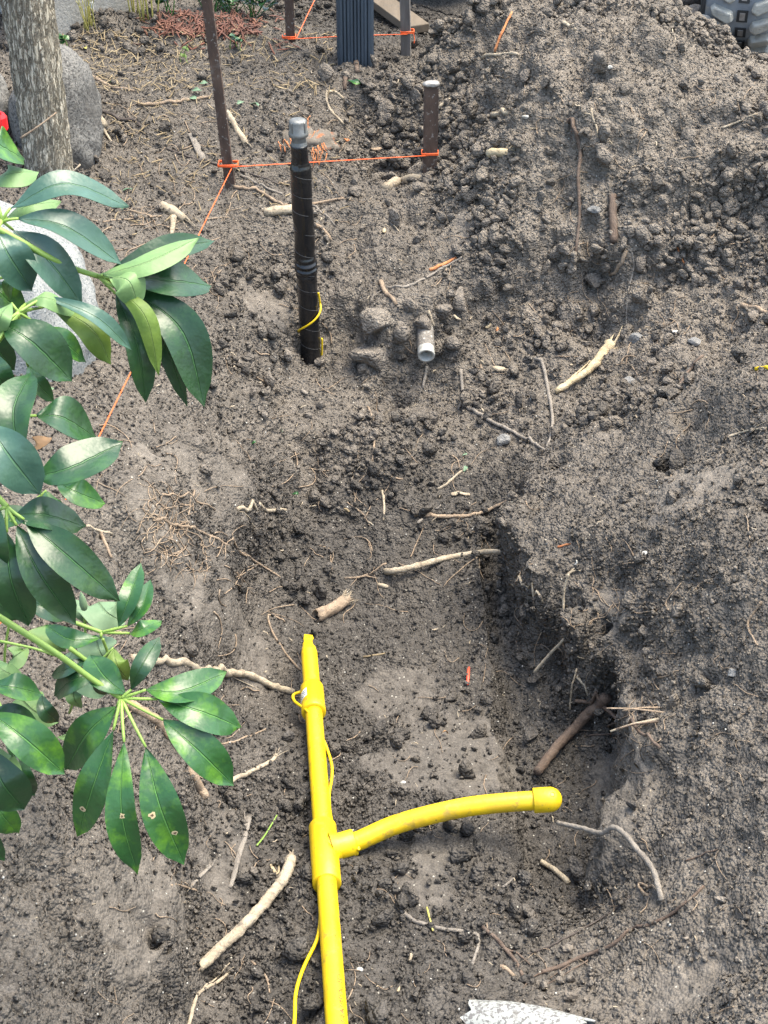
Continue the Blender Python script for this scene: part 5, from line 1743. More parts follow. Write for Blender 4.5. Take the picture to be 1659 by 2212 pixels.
# ------------------------------------------------------------------ plants at the back
def clump(name, label, cat, base_px, stems, mat, h_lo, h_hi, lean, r_, seed, leaves=None):
    c = at_h(*base_px, 0.40)
    c[2] = gz(c[0], c[1])
    root = empty(name, c, label, cat)
    rs = np.random.RandomState(seed)
    for k in range(stems):
        a_ = rs.uniform(0, 2 * math.pi)
        q = c + np.array([math.cos(a_), math.sin(a_), 0]) * rs.uniform(0, 0.02)
        hh = rs.uniform(h_lo, h_hi)
        dv = np.array([rs.uniform(-1, 1) * lean, rs.uniform(-.6, .6) * lean, hh])
        V, F = tube(catmull([q - (0, 0, .01), q + dv * .5 + np.array([rs.uniform(-.01, .01), 0, 0]), q + dv], 8), np.linspace(r_, r_ * .5, 8), 6)
        mesh_obj('stem', V, F, mat, root)
        if leaves:
            for m_ in range(leaves[0]):
                t_ = rs.uniform(.35, 1)
                b = q + dv * t_
                an = rs.uniform(0, 6.28)
                e_ = b + np.array([math.cos(an), math.sin(an), rs.uniform(-.2, .5)]) * leaves[1] * rs.uniform(.7, 1.2)
                make_leaf('leaf', [b, (b + e_) / 2 + (0, 0, .004), e_], leaves[2], (0, -.2, 1), [leaves[3], leaves[3]], root, prof='ellipse', seed=k * 9 + m_, nl=7, nw=4)
    return root
clump('grass_tuft', 'small yellow green grass tuft against the concrete wall', 'grass', (196, 72), 14, 'dry_stem', .05, .10, .02, .0014, 3)
clump('stemmy_weed', 'weed with thin yellow green stems at the end of the concrete wall', 'weed', (322, 50), 9, 'dry_stem', .16, .34, .03, .0022, 4)
clump('stemmy_weed', 'single clump of thin stems nearest the concrete wall end', 'weed', (292, 42), 5, 'dry_stem', .16, .30, .02, .002, 5)
clump('leafy_weed', 'broad leaved green weed among the red dry leaves', 'weed', (368, 30), 4, 'weed_green', .05, .10, .03, .002, 6, (4, .045, .016, 'leaf_mid'))
clump('seedling', 'tiny bright green seedling on the dark soil behind the tall rusty stake', 'seedling', (396, 108), 2, 'green_stem', .03, .05, .008, .0012, 8, (2, .014, .006, 'leaf_under_olive'))
clump('seedling', 'small green sprout beside the red leaf heap, right of the tall rusty stake', 'seedling', (507, 72), 3, 'green_stem', .02, .045, .01, .0012, 9, (3, .02, .007, 'leaf_mid'))
clump('seedling', 'tiny sprout growing beside the upright boulder top', 'seedling', (136, 108), 2, 'green_stem', .02, .035, .01, .0012, 10, (3, .016, .008, 'leaf_mid'))
for k, (px, py, lb) in enumerate([(462, 10, 'low bright green bush at the top edge, left of the grey stake'), (505, 6, 'low bright green bush at the top edge, nearest the grey stake'), (545, 2, 'dark green bush at the top edge behind the grey stake')]):
    clump('bush', lb, 'bush', (px, py), 12, 'weed_green', .05, .13, .08, .0015, 20 + k, (5, .03, .008, 'leaf_mid' if k < 2 else 'leaf_dark'))

# ------------------------------------------------------------------ roots, sticks and splinters
def lay(px_pts, wpx, smooth=5, lift=0.55, step=7.0, air=None, stiff=0):
    """lay a traced line on the ground; air: extra height along it"""
    px_pts = np.array(px_pts, float)
    L = np.linalg.norm(np.diff(px_pts, axis=0), axis=1).sum()
    n = max(6, int(L / step))
    Q = catmull(np.hstack([px_pts, np.zeros((len(px_pts), 1))]), n)
    pts = np.array([hit(q[0], q[1])[0] for q in Q])
    for _ in range(smooth):
        pts[1:-1] = (pts[:-2] + 2 * pts[1:-1] + pts[2:]) / 4
    r_ = wpx / 2 * np.array([depth_of(p) for p in pts]) / FOC
    if stiff:
        tt = np.linspace(0, 1, n)
        for c_ in range(3):
            pts[:, c_] = np.polyval(np.polyfit(tt, pts[:, c_], stiff), tt)
        over = np.array([gz(p[0], p[1]) - p[2] for p in pts])
        pts[:, 2] += max(0, np.percentile(over, 75)) + r_ * lift
        if air is not None:
            pts[:, 2] += np.interp(tt, np.linspace(0, 1, len(air)), air)
        return pts, r_
    for k in range(n):
        g = gz(pts[k][0], pts[k][1])
        z = pts[k][2]
        if abs(g - z) < 0.03:
            z = max(z, g)
        pts[k][2] = z + r_[k] * lift
        if air is not None:
            pts[k][2] += np.interp(k / (n - 1), np.linspace(0, 1, len(air)), air)
    return pts, r_
def root(name, label, cat, px_pts, wpx, mat, taper=(1, .75), smooth=5, lift=.36, air=None, forks=(), fray=0, seed=0, rough=.10, sides=9, knots=.12, flat=1.0, stiff=0, levels=None):
    rs = np.random.RandomState(seed + len(label))
    mb = MB()
    if levels:
        P3_ = [hit(a, b)[0] if l_ is None else at_h(a, b, l_) for (a, b), l_ in zip(px_pts, levels)]
        pts = catmull(P3_, 8 * len(P3_))
        r_ = wpx / 2 * np.array([depth_of(p) for p in pts]) / FOC
    else:
        pts, r_ = lay(px_pts, wpx, smooth, lift, air=air, stiff=stiff)
    n = len(pts)
    wob = np.cumsum(rs.normal(size=(n, 3)), axis=0)
    wob -= np.linspace(0, 1, n)[:, None] * wob[-1]
    pts = pts + wob * r_.mean() * 0.06
    rr = r_ * np.linspace(taper[0], taper[1], n) * (1 + knots * np.array([math.sin(k * 1.7 + seed) * rs.uniform(.3, 1) for k in range(n)]))
    V, F = tube(pts, rr, sides, rough=rough, seed=seed, flat=flat)
    mb.add(V, F)
    for (fp, fw) in forks:
        p2, r2 = lay(fp, fw, smooth, lift)
        V, F = tube(p2, r2 * np.linspace(1, .45, len(p2)), 6, rough=rough, seed=seed + 1)
        mb.add(V, F)
    for k in range(fray):
        d_ = pts[-1] - pts[-3]
        d_ /= np.linalg.norm(d_)
        q = pts[-1] + rs.normal(size=3) * rr[-1] * .5 - d_ * rr[-1]
        e_ = q + d_ * rr[-1] * rs.uniform(2, 5) + rs.normal(size=3) * rr[-1] * 1.0
        e_[2] = max(e_[2], gz(e_[0], e_[1]) + .0008)
        V, F = tube(catmull([q, (q + e_) / 2 + rs.normal(size=3) * rr[-1] * .2, e_], 5), np.linspace(rr[-1] * .30, .0003, 5), 4)
        mb.add(V, F)
    o = mb.obj(name, mat, None)
    return set_props(o, label, cat)
ROOTS = [
 ('root', 'long pale root lying across the middle of the trench floor', [(832, 1245), (880, 1238), (960, 1218), (1030, 1206), (1105, 1205)], 15, 'root_pale', dict(stiff=3)),
 ('root', 'half peeled brown root across the far end of the trench floor', [(895, 1113), (960, 1117), (1030, 1112), (1080, 1090), (1115, 1075)], 10, 'root_tan', dict(taper=(1, .6))),
 ('root', 'short pale root piece at the top of the left trench wall', [(512, 1102), (560, 1104), (618, 1104)], 10, 'root_pale', dict(taper=(1, .8), forks=[([(517, 1106), (540, 1125), (555, 1145)], 3)])),
 ('root', 'winding tan root leading from behind the leaves to the yellow coupling', [(285, 1425), (340, 1432), (400, 1438), (440, 1458), (490, 1460), (540, 1461), (590, 1486), (634, 1497)], 16, 'root_pale', dict(taper=(1.15, .9), forks=[([(400, 1440), (470, 1450), (560, 1490)], 4)])),
 ('root', 'thick tan root running under the lower fan of leaflets', [(278, 1520), (320, 1545), (360, 1580), (400, 1640), (420, 1690), (445, 1728)], 25, 'root_tan', dict(taper=(1, .8))),
 ('stick', 'large pale barkless stick slanting at the lower left of the yellow pipe', [(430, 2102), (500, 2040), (560, 1975), (605, 1920), (630, 1868)], 30, 'root_pale', dict(taper=(.8, .85), fray=5, rough=.14, stiff=3, knots=.04, lift=1.15)),
 ('root', 'pale root with frayed end left of the yellow pipe', [(475, 1705), (540, 1668), (585, 1645), (597, 1632)], 11, 'root_pale', dict(fray=8)),
 ('bark_shred', 'grey weathered bark shred standing left of the yellow tee', [(495, 1920), (512, 1870), (525, 1820), (537, 1770)], 19, 'root_grey', dict(taper=(.5, .9), fray=7, flat=.4, stiff=2)),
 ('bark_shred', 'small frayed bark shred below the lower fan of leaflets', [(415, 1915), (432, 1893), (455, 1872)], 11, 'root_grey', dict(fray=8, flat=.5)),
 ('root', 'thin curled root left of the frayed bark shred', [(370, 1913), (392, 1912), (415, 1922), (425, 1925)], 6, 'root_tan', {}),
 ('root', 'thick dark brown root stub lying against the right trench wall', [(1160, 1682), (1210, 1622), (1260, 1570), (1308, 1522)], 25, 'root_brown', dict(taper=(.8, 1.05), stiff=2, knots=.04)),
 ('root', 'thin brown root crossing over the thick dark root stub', [(1240, 1535), (1290, 1550), (1340, 1590), (1385, 1605), (1425, 1622)], 9, 'root_brown', dict(air=[.02, .03, .02, .005], forks=[([(1270, 1590), (1330, 1585)], 5), ([(1310, 1570), (1370, 1545)], 4)])),
 ('root', 'pale dangling root hanging down the right trench wall', [(1155, 1452), (1190, 1410), (1225, 1370), (1218, 1330), (1218, 1280), (1228, 1240)], 7, 'root_pale', dict(levels=[-.03, .01, .055, .09, .125, .155], forks=[([(1222, 1245), (1240, 1230), (1255, 1235)], 6), ([(1222, 1245), (1245, 1225)], 6)])),
 ('root', 'small pale root at the left lip of the right bank', [(1105, 1262), (1130, 1280), (1150, 1290), (1172, 1302)], 7, 'root_pale', {}),
 ('root', 'forked pale rootlet at the foot of the right trench wall', [(1230, 1538), (1234, 1500), (1245, 1455)], 5, 'root_pale', dict(air=[.005, .01, .01], forks=[([(1245, 1462), (1268, 1490), (1272, 1522)], 7)])),
 ('root', 'twisted grey brown root arching out of the right bank below the capped branch', [(1204, 1776), (1260, 1790), (1300, 1800), (1335, 1790), (1375, 1830), (1410, 1880), (1430, 1945)], 17, 'root_grey', dict(taper=(.6, .8), levels=[.060, .075, .095, .120, .128, .122, None])),
 ('root', 'long thin purplish root along the foot of the right bank', [(1170, 2100), (1215, 2088), (1240, 2075), (1320, 2045), (1360, 2010), (1400, 2000), (1460, 1970), (1520, 1915)], 9, 'root_brown', dict(taper=(1.1, .7), forks=[([(1190, 2095), (1150, 2110), (1130, 2135)], 5), ([(1230, 2085), (1180, 2118)], 4), ([(1270, 2075), (1220, 2105), (1180, 2128)], 4)])),
 ('root', 'crooked grey tan root on the trench floor right of the lower pipe', [(865, 1965), (890, 1990), (950, 2008), (1015, 2015), (1035, 2030), (1020, 2085)], 10, 'root_grey', {}),
 ('root', 'reddish brown forked root right of the crooked grey one', [(1043, 2005), (1090, 2050), (1115, 2080), (1130, 2112)], 10, 'root_brown', dict(forks=[([(1090, 2050), (1120, 2062), (1145, 2085)], 7)])),
 ('root', 'short thick pale yellow root stub near the dark clod, right of the tee', [(1168, 1862), (1190, 1875), (1212, 1892), (1228, 1910)], 14, 'root_pale', dict(taper=(.8, 1))),
 ('root', 'thin straight twig on the floor left of the pale yellow root stub', [(1085, 1918), (1145, 1882)], 6, 'root_grey', {}),
 ('root', 'frayed pale root at the bottom edge left of the tracer wire', [(405, 2225), (418, 2180), (428, 2145), (460, 2130), (492, 2105)], 9, 'root_pale', dict(fray=7, forks=[([(440, 2135), (470, 2112), (497, 2080)], 5)])),
 ('root', 'short wavy brown root at the bottom, left of the tracer wire', [(543, 2078), (560, 2095), (578, 2112), (582, 2145)], 6, 'root_tan', {}),
 ('split_branch', 'split pale branch with frayed bark below the spoil heap', [(1200, 855), (1250, 825), (1290, 790), (1318, 752)], 26, 'wood_fresh', dict(taper=(.5, .9), fray=5, rough=.2, stiff=2, forks=[([(1210, 838), (1255, 800), (1275, 780)], 6)])),
 ('root', 'dark standing root twig left of the split branch', [(1155, 775), (1172, 785), (1185, 850), (1195, 920), (1180, 972)], 9, 'root_grey', dict(forks=[([(1195, 915), (1215, 940)], 4)])),
 ('root', 'long thin grey root slanting into the far end of the trench', [(1005, 880), (1060, 910), (1120, 940), (1178, 974)], 9, 'root_grey', {}),
 ('stick', 'tall thin brown stick standing in the face of the spoil heap', [(1226, 280), (1246, 315), (1252, 345), (1247, 400), (1251, 470), (1241, 570)], 9, 'root_brown', dict(taper=(1, .7), air=[.02, .015, .01, 0])),
 ('stick', 'short stout grey brown stick stub in the spoil heap', [(1322, 430), (1325, 480), (1325, 530)], 19, 'root_brown', dict(taper=(.9, 1), stiff=1)),
 ('root', 'knobbly bone coloured root lump in front of the short iron stake', [(834, 408), (850, 398), (870, 396), (893, 391), (914, 388)], 26, 'root_pale', dict(taper=(.85, .7), knots=.25)),
 ('root', 'short sawn pale root chunk left of the black riser', [(575, 464), (600, 461), (632, 457)], 22, 'root_pale', dict(taper=(.9, 1), knots=.04, stiff=1)),
 ('root', 'curved pale root on the soil behind the black riser', [(742, 215), (725, 198), (704, 200), (706, 225), (722, 250), (742, 270)], 7, 'root_pale', {}),
 ('root', 'pale twig on the heap below the crest', [(1042, 126), (1070, 120), (1095, 122), (1122, 122)], 9, 'root_pale', {}),
 ('stick', 'thin reddish stick standing on the heap above the pale twig', [(1068, 112), (1085, 80), (1105, 45)], 6, 'wood_orange', dict(air=[0, .01, .02])),
 ('root', 'long hair thin root running down the far trench slope', [(795, 880), (812, 920), (808, 960), (806, 990), (803, 1015), (830, 1028), (870, 1036)], 5, 'root_tan', dict(forks=[([(803, 1015), (780, 1035), (765, 1055)], 4)])),
 ('root', 'brown stub of a root left of the white pipe', [(822, 610), (832, 636), (855, 660)], 11, 'root_tan', {}),
 ('root', 'bent tan root stub on the heap above the split branch', [(1352, 542), (1348, 565), (1338, 590), (1318, 595)], 10, 'root_tan', {}),
 ('root', 'small pale vertical rootlet on the trench floor', [(825, 1060), (830, 1090), (828, 1125)], 6, 'root_pale', {}),
 ('root', 'long thin root trailing down the left trench wall from the root tangle', [(335, 1125), (390, 1138), (440, 1152), (520, 1195), (605, 1248)], 7, 'root_tan', dict(taper=(1.1, .6), forks=[([(560, 1218), (540, 1232), (510, 1250)], 4)])),
 ('root', 'thin straight rootlet above the root tangle on the left bank', [(345, 1068), (400, 1076), (465, 1102)], 5, 'root_tan', dict(forks=[([(420, 1060), (412, 1100), (405, 1115)], 6)])),
 ('root', 'small pale twig beside the blue green leaflet on the left bank', [(185, 1138), (215, 1148), (243, 1155)], 7, 'root_pale', {}),
 ('root', 'short bent tan twig just below that leaflet on the left bank', [(218, 1152), (228, 1175), (241, 1206)], 8, 'root_tan', {}),
 ('root', 'tan branch lying across the ground behind the tall rusty stake', [(298, 228), (340, 226), (380, 222), (420, 216), (452, 210)], 8, 'root_tan', {}),
 ('root', 'reddish branch slanting from the upright boulder', [(198, 165), (225, 180), (245, 192), (290, 198)], 8, 'root_tan', {}),
 ('root', 'dark curved root with pale cut end right of the upright boulder', [(205, 235), (240, 250), (262, 262), (292, 258), (302, 275)], 9, 'root_dark', {}),
 ('root_stump', 'pale fleshy root stump against the upright boulder', [(203, 250), (212, 265), (225, 280)], 28, 'root_pale', dict(taper=(.9, .7), forks=[([(215, 268), (228, 288), (241, 308)], 10), ([(205, 270), (210, 290)], 10)])),
 ('stick', 'stout pale stick leaning right of the tall rusty stake', [(490, 245), (505, 270), (530, 312)], 15, 'root_pale', dict(taper=(.8, 1), fray=4)),
 ('bark_shred', 'flat grey bark chip left of the tall rusty stake', [(412, 292), (424, 318), (438, 348)], 18, 'root_grey', dict(flat=.35, taper=(.8, 1))),
 ('root', 'dark twig lying against the base of the tall rusty stake', [(360, 322), (420, 345), (470, 356), (535, 374), (600, 398)], 5, 'root_dark', {}),
 ('root', 'tan root passing behind the black riser at the string', [(505, 405), (560, 415), (600, 440), (640, 446), (742, 430)], 8, 'root_tan', {}),
 ('root', 'lower thin grey root left of the black riser', [(520, 380), (570, 405), (610, 420)], 6, 'root_grey', {}),
 ('root', 'bent root stub right of the black riser', [(680, 488), (700, 498), (715, 522)], 10, 'root_tan', {}),
 ('root', 'thin root right of the black riser below the string', [(675, 445), (705, 470), (725, 490)], 5, 'root_grey', {}),
 ('root_stump', 'shredded pale root stump on the left bank', [(345, 452), (375, 462), (398, 478)], 24, 'root_pale', dict(fray=12, rough=.25, forks=[([(375, 470), (372, 500), (368, 525)], 16)])),
 ('root', 'thin straw like roots left of the shredded stump', [(222, 480), (270, 474), (330, 470)], 4, 'root_tan', dict(forks=[([(280, 455), (330, 470), (350, 466)], 5)])),
 ('root', 'stubby cut root in front of the slate post', [(770, 125), (768, 142), (772, 158)], 14, 'root_brown', {}),
 ('root', 'small cut root with orange end left of the green leaf', [(748, 160), (745, 178), (744, 195)], 11, 'root_brown', {}),
 ('root', 'pale twig right of the short iron stake', [(948, 235), (962, 222), (985, 210)], 7, 'root_pale', {}),
 ('root', 'pale split twig on the left flank of the heap', [(1215, 50), (1230, 58), (1243, 66)], 9, 'root_pale', {}),
 ('root', 'tiny pale chunk on the heap flank right of the short iron stake', [(1065, 250), (1082, 250), (1097, 246)], 13, 'root_pale', dict(knots=.2)),
 ('root_stump', 'pale yellow root nub with tattered end low on the heap', [(1058, 338), (1075, 335), (1098, 332)], 24, 'wood_fresh', dict(fray=8, knots=.25, taper=(.9, .6))),
 ('root', 'grey forked twig above the white pipe', [(830, 625), (880, 620), (925, 598), (965, 575), (1000, 555)], 6, 'root_grey', dict(forks=[([(830, 625), (805, 640), (800, 655)], 5)])),
 ('root', 'orange brown twig among the clods right of the forked twig', [(928, 585), (955, 575), (985, 558)], 8, 'wood_orange', {}),
 ('root', 'pair of pale rootlets under the broken soil face', [(925, 672), (930, 690), (938, 705)], 7, 'root_pale', dict(forks=[([(945, 665), (962, 690)], 5)])),
 ('root', 'thin root hanging below the white pipe mouth', [(922, 792), (918, 815), (913, 840)], 8, 'root_grey', {}),
 ('root', 'dark crooked stub right of the white pipe', [(995, 800), (998, 830), (1000, 862), (990, 885)], 8, 'root_grey', {}),
 ('root', 'small tan hooked root on the heap foot', [(1038, 790), (1045, 805), (1030, 825)], 7, 'root_tan', {}),
 ('root', 'thin dark root down the heap foot above the split branch', [(1365, 545), (1370, 580), (1355, 640), (1352, 740)], 4, 'root_grey', {}),
 ('root', 'small reddish twig on the heap face', [(1462, 545), (1472, 560), (1486, 582)], 5, 'wood_orange', {}),
 ('root', 'pale forked rootlet on the upper heap', [(1278, 235), (1276, 255), (1292, 275), (1290, 298)], 5, 'root_pale', dict(forks=[([(1276, 250), (1262, 245)], 3)])),
 ('root', 'pale crescent root over the heap crest beside the track', [(1450, 65), (1465, 45), (1490, 38), (1515, 45)], 5, 'root_pale', dict(forks=[([(1452, 62), (1455, 90), (1470, 100)], 3)])),
 ('root', 'dark twig on the heap crest against the track', [(1572, 82), (1600, 82), (1625, 97)], 5, 'root_dark', {}),
 ('root', 'thin pale root on the right side of the heap', [(1560, 278), (1600, 262), (1636, 248)], 5, 'root_pale', {}),
 ('root', 'pale root curl at the foot of the heap, right', [(1545, 540), (1565, 530), (1575, 510)], 5, 'root_tan', dict(forks=[([(1565, 530), (1600, 525), (1625, 523)], 4)])),
 ('stick', 'short brown broken stick at the right edge above the bank', [(1600, 660), (1630, 668), (1660, 680)], 12, 'root_tan', {}),
 ('root', 'thin brown root sticking out of the right bank ridge', [(1462, 850), (1480, 810), (1518, 770)], 8, 'root_brown', {}),
 ('root', 'pale branching rootlet on the right bank below the ridge', [(1572, 945), (1610, 932), (1655, 925)], 5, 'root_pale', dict(forks=[([(1600, 935), (1585, 925)], 3), ([(1620, 932), (1655, 910)], 3)])),
 ('root', 'long curved pale root at the right edge of the right bank', [(1645, 1300), (1620, 1335), (1612, 1350), (1622, 1375), (1636, 1395)], 6, 'root_tan', {}),
 ('root', 'short tan twig on the right bank beside the lip', [(1205, 1182), (1232, 1175)], 5, 'wood_orange', {}),
 ('root', 'small light twig in the middle of the right bank', [(1380, 1315), (1395, 1300)], 5, 'root_tan', {}),
 ('root', 'fine pale root on the lower right slope', [(1400, 1935), (1380, 1925), (1378, 1905), (1395, 1915), (1430, 1935)], 7, 'root_tan', {}),
 ('root', 'thin dark root at the foot of the lower right slope', [(1145, 2060), (1200, 2040), (1290, 1990), (1330, 1965), (1362, 1935)], 5, 'root_dark', {}),
 ('root', 'small reddish root on the right slope', [(1480, 1860), (1510, 1850), (1550, 1835)], 4, 'root_brown', {}),
 ('root', 'looping thin root from the pipe end up the left wall', [(648, 1448), (610, 1405), (585, 1360), (578, 1328), (600, 1335), (615, 1345)], 5, 'root_tan', {}),
 ('root', 'pale thin root fork on the floor behind the pipe end', [(745, 1250), (790, 1245), (835, 1218)], 5, 'root_tan', dict(forks=[([(790, 1245), (815, 1250)], 5)])),
 ('root', 'small stub of pale root near the long pale root', [(818, 1266), (838, 1270)], 11, 'root_pale', {}),
 ('stick', 'yellowish straw on the floor right of the pipe end', [(785, 1420), (810, 1417), (832, 1412)], 5, 'straw', {}),
 ('stick', 'short green yellow stalk crossing the crooked grey root', [(922, 1965), (928, 1990), (935, 2015)], 5, 'dry_stem', dict(stiff=1, lift=2.5)),
 ('root', 'small brown root by the broken white pipe', [(1080, 2090), (1095, 2092), (1110, 2110)], 11, 'root_tan', {}),
 ('root', 'pale wood sliver on the far trench floor', [(975, 1070), (995, 1068), (1015, 1070)], 12, 'root_pale', dict(flat=.4)),
 ('root', 'pale rootlet with green tip on the far trench floor', [(945, 1058), (970, 1045), (985, 1025), (1010, 1015)], 6, 'root_pale', {}),
 ('stick', 'green stalk in the dark soil left of the yellow tee', [(555, 1830), (575, 1805), (598, 1765)], 4, 'green_stem', dict(stiff=2, lift=2.5)),
 ('root', 'thin root left of the upper yellow pipe', [(478, 1608), (520, 1600), (575, 1575)], 5, 'root_tan', {}),
 ('root', 'curled orange peel of wood beside the large pale stick', [(585, 1868), (592, 1885), (605, 1895), (602, 1872)], 8, 'wood_fresh', dict(flat=.5)),
]
for k, (nm, lb, pts, w_, mt, kw) in enumerate(ROOTS):
    cat = {'root': 'root', 'stick': 'stick', 'bark_shred': 'bark', 'split_branch': 'branch', 'root_stump': 'root'}[nm]
    root(nm, lb, cat, pts, w_, mt, seed=k, **kw)
# twigs poking out of the right bank in a bundle
for k, (a, b, w_, mt, lb) in enumerate([((1425, 1530), (1345, 1535), 5, 'root_tan', 'upper pale twig tip of the bundle poking from the right bank'), ((1420, 1555), (1318, 1580), 7, 'root_pale', 'middle cream twig of the bundle poking from the right bank'), ((1430, 1540), (1310, 1530), 5, 'root_tan', 'long thin twig at the top of the bundle in the right bank'), ((1420, 1560), (1330, 1575), 5, 'root_brown', 'dark lower twig of the bundle in the right bank')]):
    p0 = hit(*a)[0]; p1 = un(*b, depth_of(p0) - 0.005)
    V, F = tube(catmull([p0 - (p1 - p0) * .2, (p0 + p1) / 2 + (0, 0, .003), p1], 10), np.linspace(w_ / 2 * depth_of(p0) / FOC, w_ * .3 * depth_of(p0) / FOC, 10), 7, rough=.1, seed=k)
    set_props(mesh_obj('twig', V, F, mt), lb, 'twig')

# hollow bark stub behind the pipe end
pts, r_ = lay([(682, 1338), (710, 1328), (746, 1304)], 31, 10, .6)
hs = empty('hollow_root', pts[len(pts) // 2], 'hollow torn root stub behind the broken end of the yellow pipe', 'root')
T, N, B = frames(pts)
V, F = [], []
sd2, n = 22, len(pts)
rs = np.random.RandomState(6)
for q in range(2):
    for k in range(n):
        for j in range(sd2):
            an = 2 * math.pi * j / sd2
            rr = r_[k] * (0.92 - .1 * k / n) * (1 - .22 * q) * (1 + .06 * math.sin(3 * an + k))
            ex = T[k] * (rs.uniform(-.004, .012) if k == n - 1 else (rs.uniform(-.002, .003) if k == 0 else 0)) * 1.0
            V.append(pts[k] + (N[k] * math.cos(an) + B[k] * math.sin(an)) * rr + ex)
m_ = n * sd2
for k in range(n - 1):
    for j in range(sd2):
        a, b = k * sd2 + j, k * sd2 + (j + 1) % sd2
        F.append((a, b, b + sd2, a + sd2)); F.append((m_ + a, m_ + a + sd2, m_ + b + sd2, m_ + b))
for j in range(sd2):
    for k in (0, n - 1):
        a, b = k * sd2 + j, k * sd2 + (j + 1) % sd2
        F.append((a, a + m_, b + m_, b))
mesh_obj('bark_tube', V, F, 'root_tan', hs)
mb = MB()
for k in range(44):
    an = rs.uniform(0, 6.28)
    q = pts[-1] + (N[-1] * math.cos(an) + B[-1] * math.sin(an)) * r_[-1] * .75
    e_ = q + T[-1] * rs.uniform(.006, .02) + rs.normal(size=3) * .004
    V, F = tube([q - T[-1] * .004, (q + e_) / 2, e_], [.0012, .0009, .0002], 4)
    mb.add(V, F)
mb.obj('torn_fibres', 'root_pale', hs)

# orange torn stump behind the riser
sc_ = hit(650, 290)[0]
stump = empty('torn_stump', sc_, 'soil covered stump with torn orange wood behind the black riser', 'stump')
V, F = rock(4, 91, 0.14, 1.4, 6, .8)
V = V * (1 + .12 * fbm(V, 5, 3, 66))[:, None] * np.array([.08, .075, .045]) + sc_ + np.array([0.0, .03, -.034])
mesh_obj('stump_body', V, F.tolist(), 'stump_soil', stump)
rs = np.random.RandomState(12)
for (cx, cy, n_, ang, wpx) in [(615, 305, 12, 70, 5), (690, 325, 20, 80, 5), (675, 268, 5, 110, 4)]:
    mb = MB()
    for k in range(n_):
        a = np.array([cx + rs.uniform(-16, 16), cy + rs.uniform(-18, 18)])
        L = rs.uniform(8, 22)
        an = R(ang + rs.uniform(-25, 25))
        b = a + np.array([math.cos(an), math.sin(an)]) * L
        p0, p1 = un(*a, depth_of(sc_) - .045 + rs.uniform(-.006, .006)), un(*b, depth_of(sc_) - .05 + rs.uniform(-.006, .006))
        g0, g1 = hit(*a)[0], hit(*b)[0]
        p0 = p0 if depth_of(p0) < depth_of(g0) else g0
        V, F = tube(catmull([p0, (p0 + p1) / 2 + rs.normal(size=3) * .001, p1], 6), np.linspace(wpx * .34, wpx * .10, 6) * depth_of(p0) / FOC, 6, rough=.25, seed=k, flat=.45)
        mb.add(V, F)
    mb.obj('torn_wood', 'wood_orange', stump)
for k, (px, py, s_, mt, lb) in enumerate([(745, 305, 13, 'wood_orange', 'orange bark flake right of the black riser top'), (812, 326, 20, 'root_tan', 'pale hollow bark curl under the string'), (835, 265, 12, 'wood_fresh', 'small upright wood chip behind the string'), (1078, 800, 24, 'root_pale', 'large pale wood chip at the foot of the heap'),
                                           (1052, 707, 14, 'wood_fresh', 'pale folded wood chip right of the white pipe'), (1072, 716, 12, 'wood_orange', 'orange brown chip just right of the folded chip'), (830, 503, 15, 'wood_fresh', 'pale flat splinter between riser and heap'), (906, 1128, 13, 'root_grey', 'bone like grey chip under the half peeled root'),
                                           (950, 1100, 13, 'root_grey', 'grey papery chip on the half peeled root'), (660, 850, 17, 'root_grey', 'grey papery leaf scrap below the black riser'), (985, 690, 14, 'root_pale', 'thin pale splinter beside the white pipe'), (1012, 1462, 0, 'orange_plastic', ''),
                                           (750, 1100, 11, 'straw', 'yellowish lump of straw on the trench floor'), (1395, 1690 - 160, 10, 'root_grey', 'pale grey flake on the right bank'), (745, 1975, 0, '', ''), (890, 2000 + 70, 14, 'root_pale', 'pale ragged chip near the bottom right of the pipe'), (860, 2090 + 55, 10, 'wood_fresh', 'pale chip at the bottom right of the lower pipe'),
                                           (1040, 780, 9, 'root_pale', 'small pale chip above the large pale chip'), (1250, 1480 - 262, 9, 'pale_grit', 'pale blue grey shard at the lip of the right bank'), (1418, 1345 + 125, 0, '', ''), (1425, 1525, 13, 'root_grey', 'white flecked flake below the twig bundle'), (1455, 720, 13, 'pale_grit', 'broken snail shell like flake on the heap foot')]):
    if not lb:
        continue
    p, n_ = hit(px, py)
    rs = np.random.RandomState(700 + k)
    L = s_ * depth_of(p) / FOC * 1.1
    an = rs.uniform(0, 3.14)
    d1_ = np.array([math.cos(an), math.sin(an), .12])
    d2_ = np.cross(n_, d1_); d2_ /= np.linalg.norm(d2_); d1_ = np.cross(d2_, n_)
    V = []
    ring = 9
    for q in range(2):
        for j in range(ring):
            a_ = 2 * math.pi * j / ring
            rr = rs.uniform(.75, 1.15)
            V.append(p + n_ * (.003 + .0022 * q + .003 * math.cos(a_) ** 2) + d1_ * math.cos(a_) * L * rr * .62 + d2_ * math.sin(a_) * L * rr * .26)
    V += [p + n_ * .0025, p + n_ * .0052]
    F = [(j, (j + 1) % ring, ring + (j + 1) % ring, ring + j) for j in range(ring)] + [(2 * ring, (j + 1) % ring, j) for j in range(ring)] + [(2 * ring + 1, ring + j, ring + (j + 1) % ring) for j in range(ring)]
    set_props(mesh_obj('chip', V, F, mt), lb, 'chip')
p, n_ = hit(1011, 1462)
V, F = tube(catmull([hit(1010, 1482)[0] + (0, 0, .003), p + (0, 0, .004), hit(1013, 1445)[0] + (0, 0, .004)], 8), [.0014, .002, .0024, .0026, .0026, .0024, .0022, .0018], 8, flat=.5)
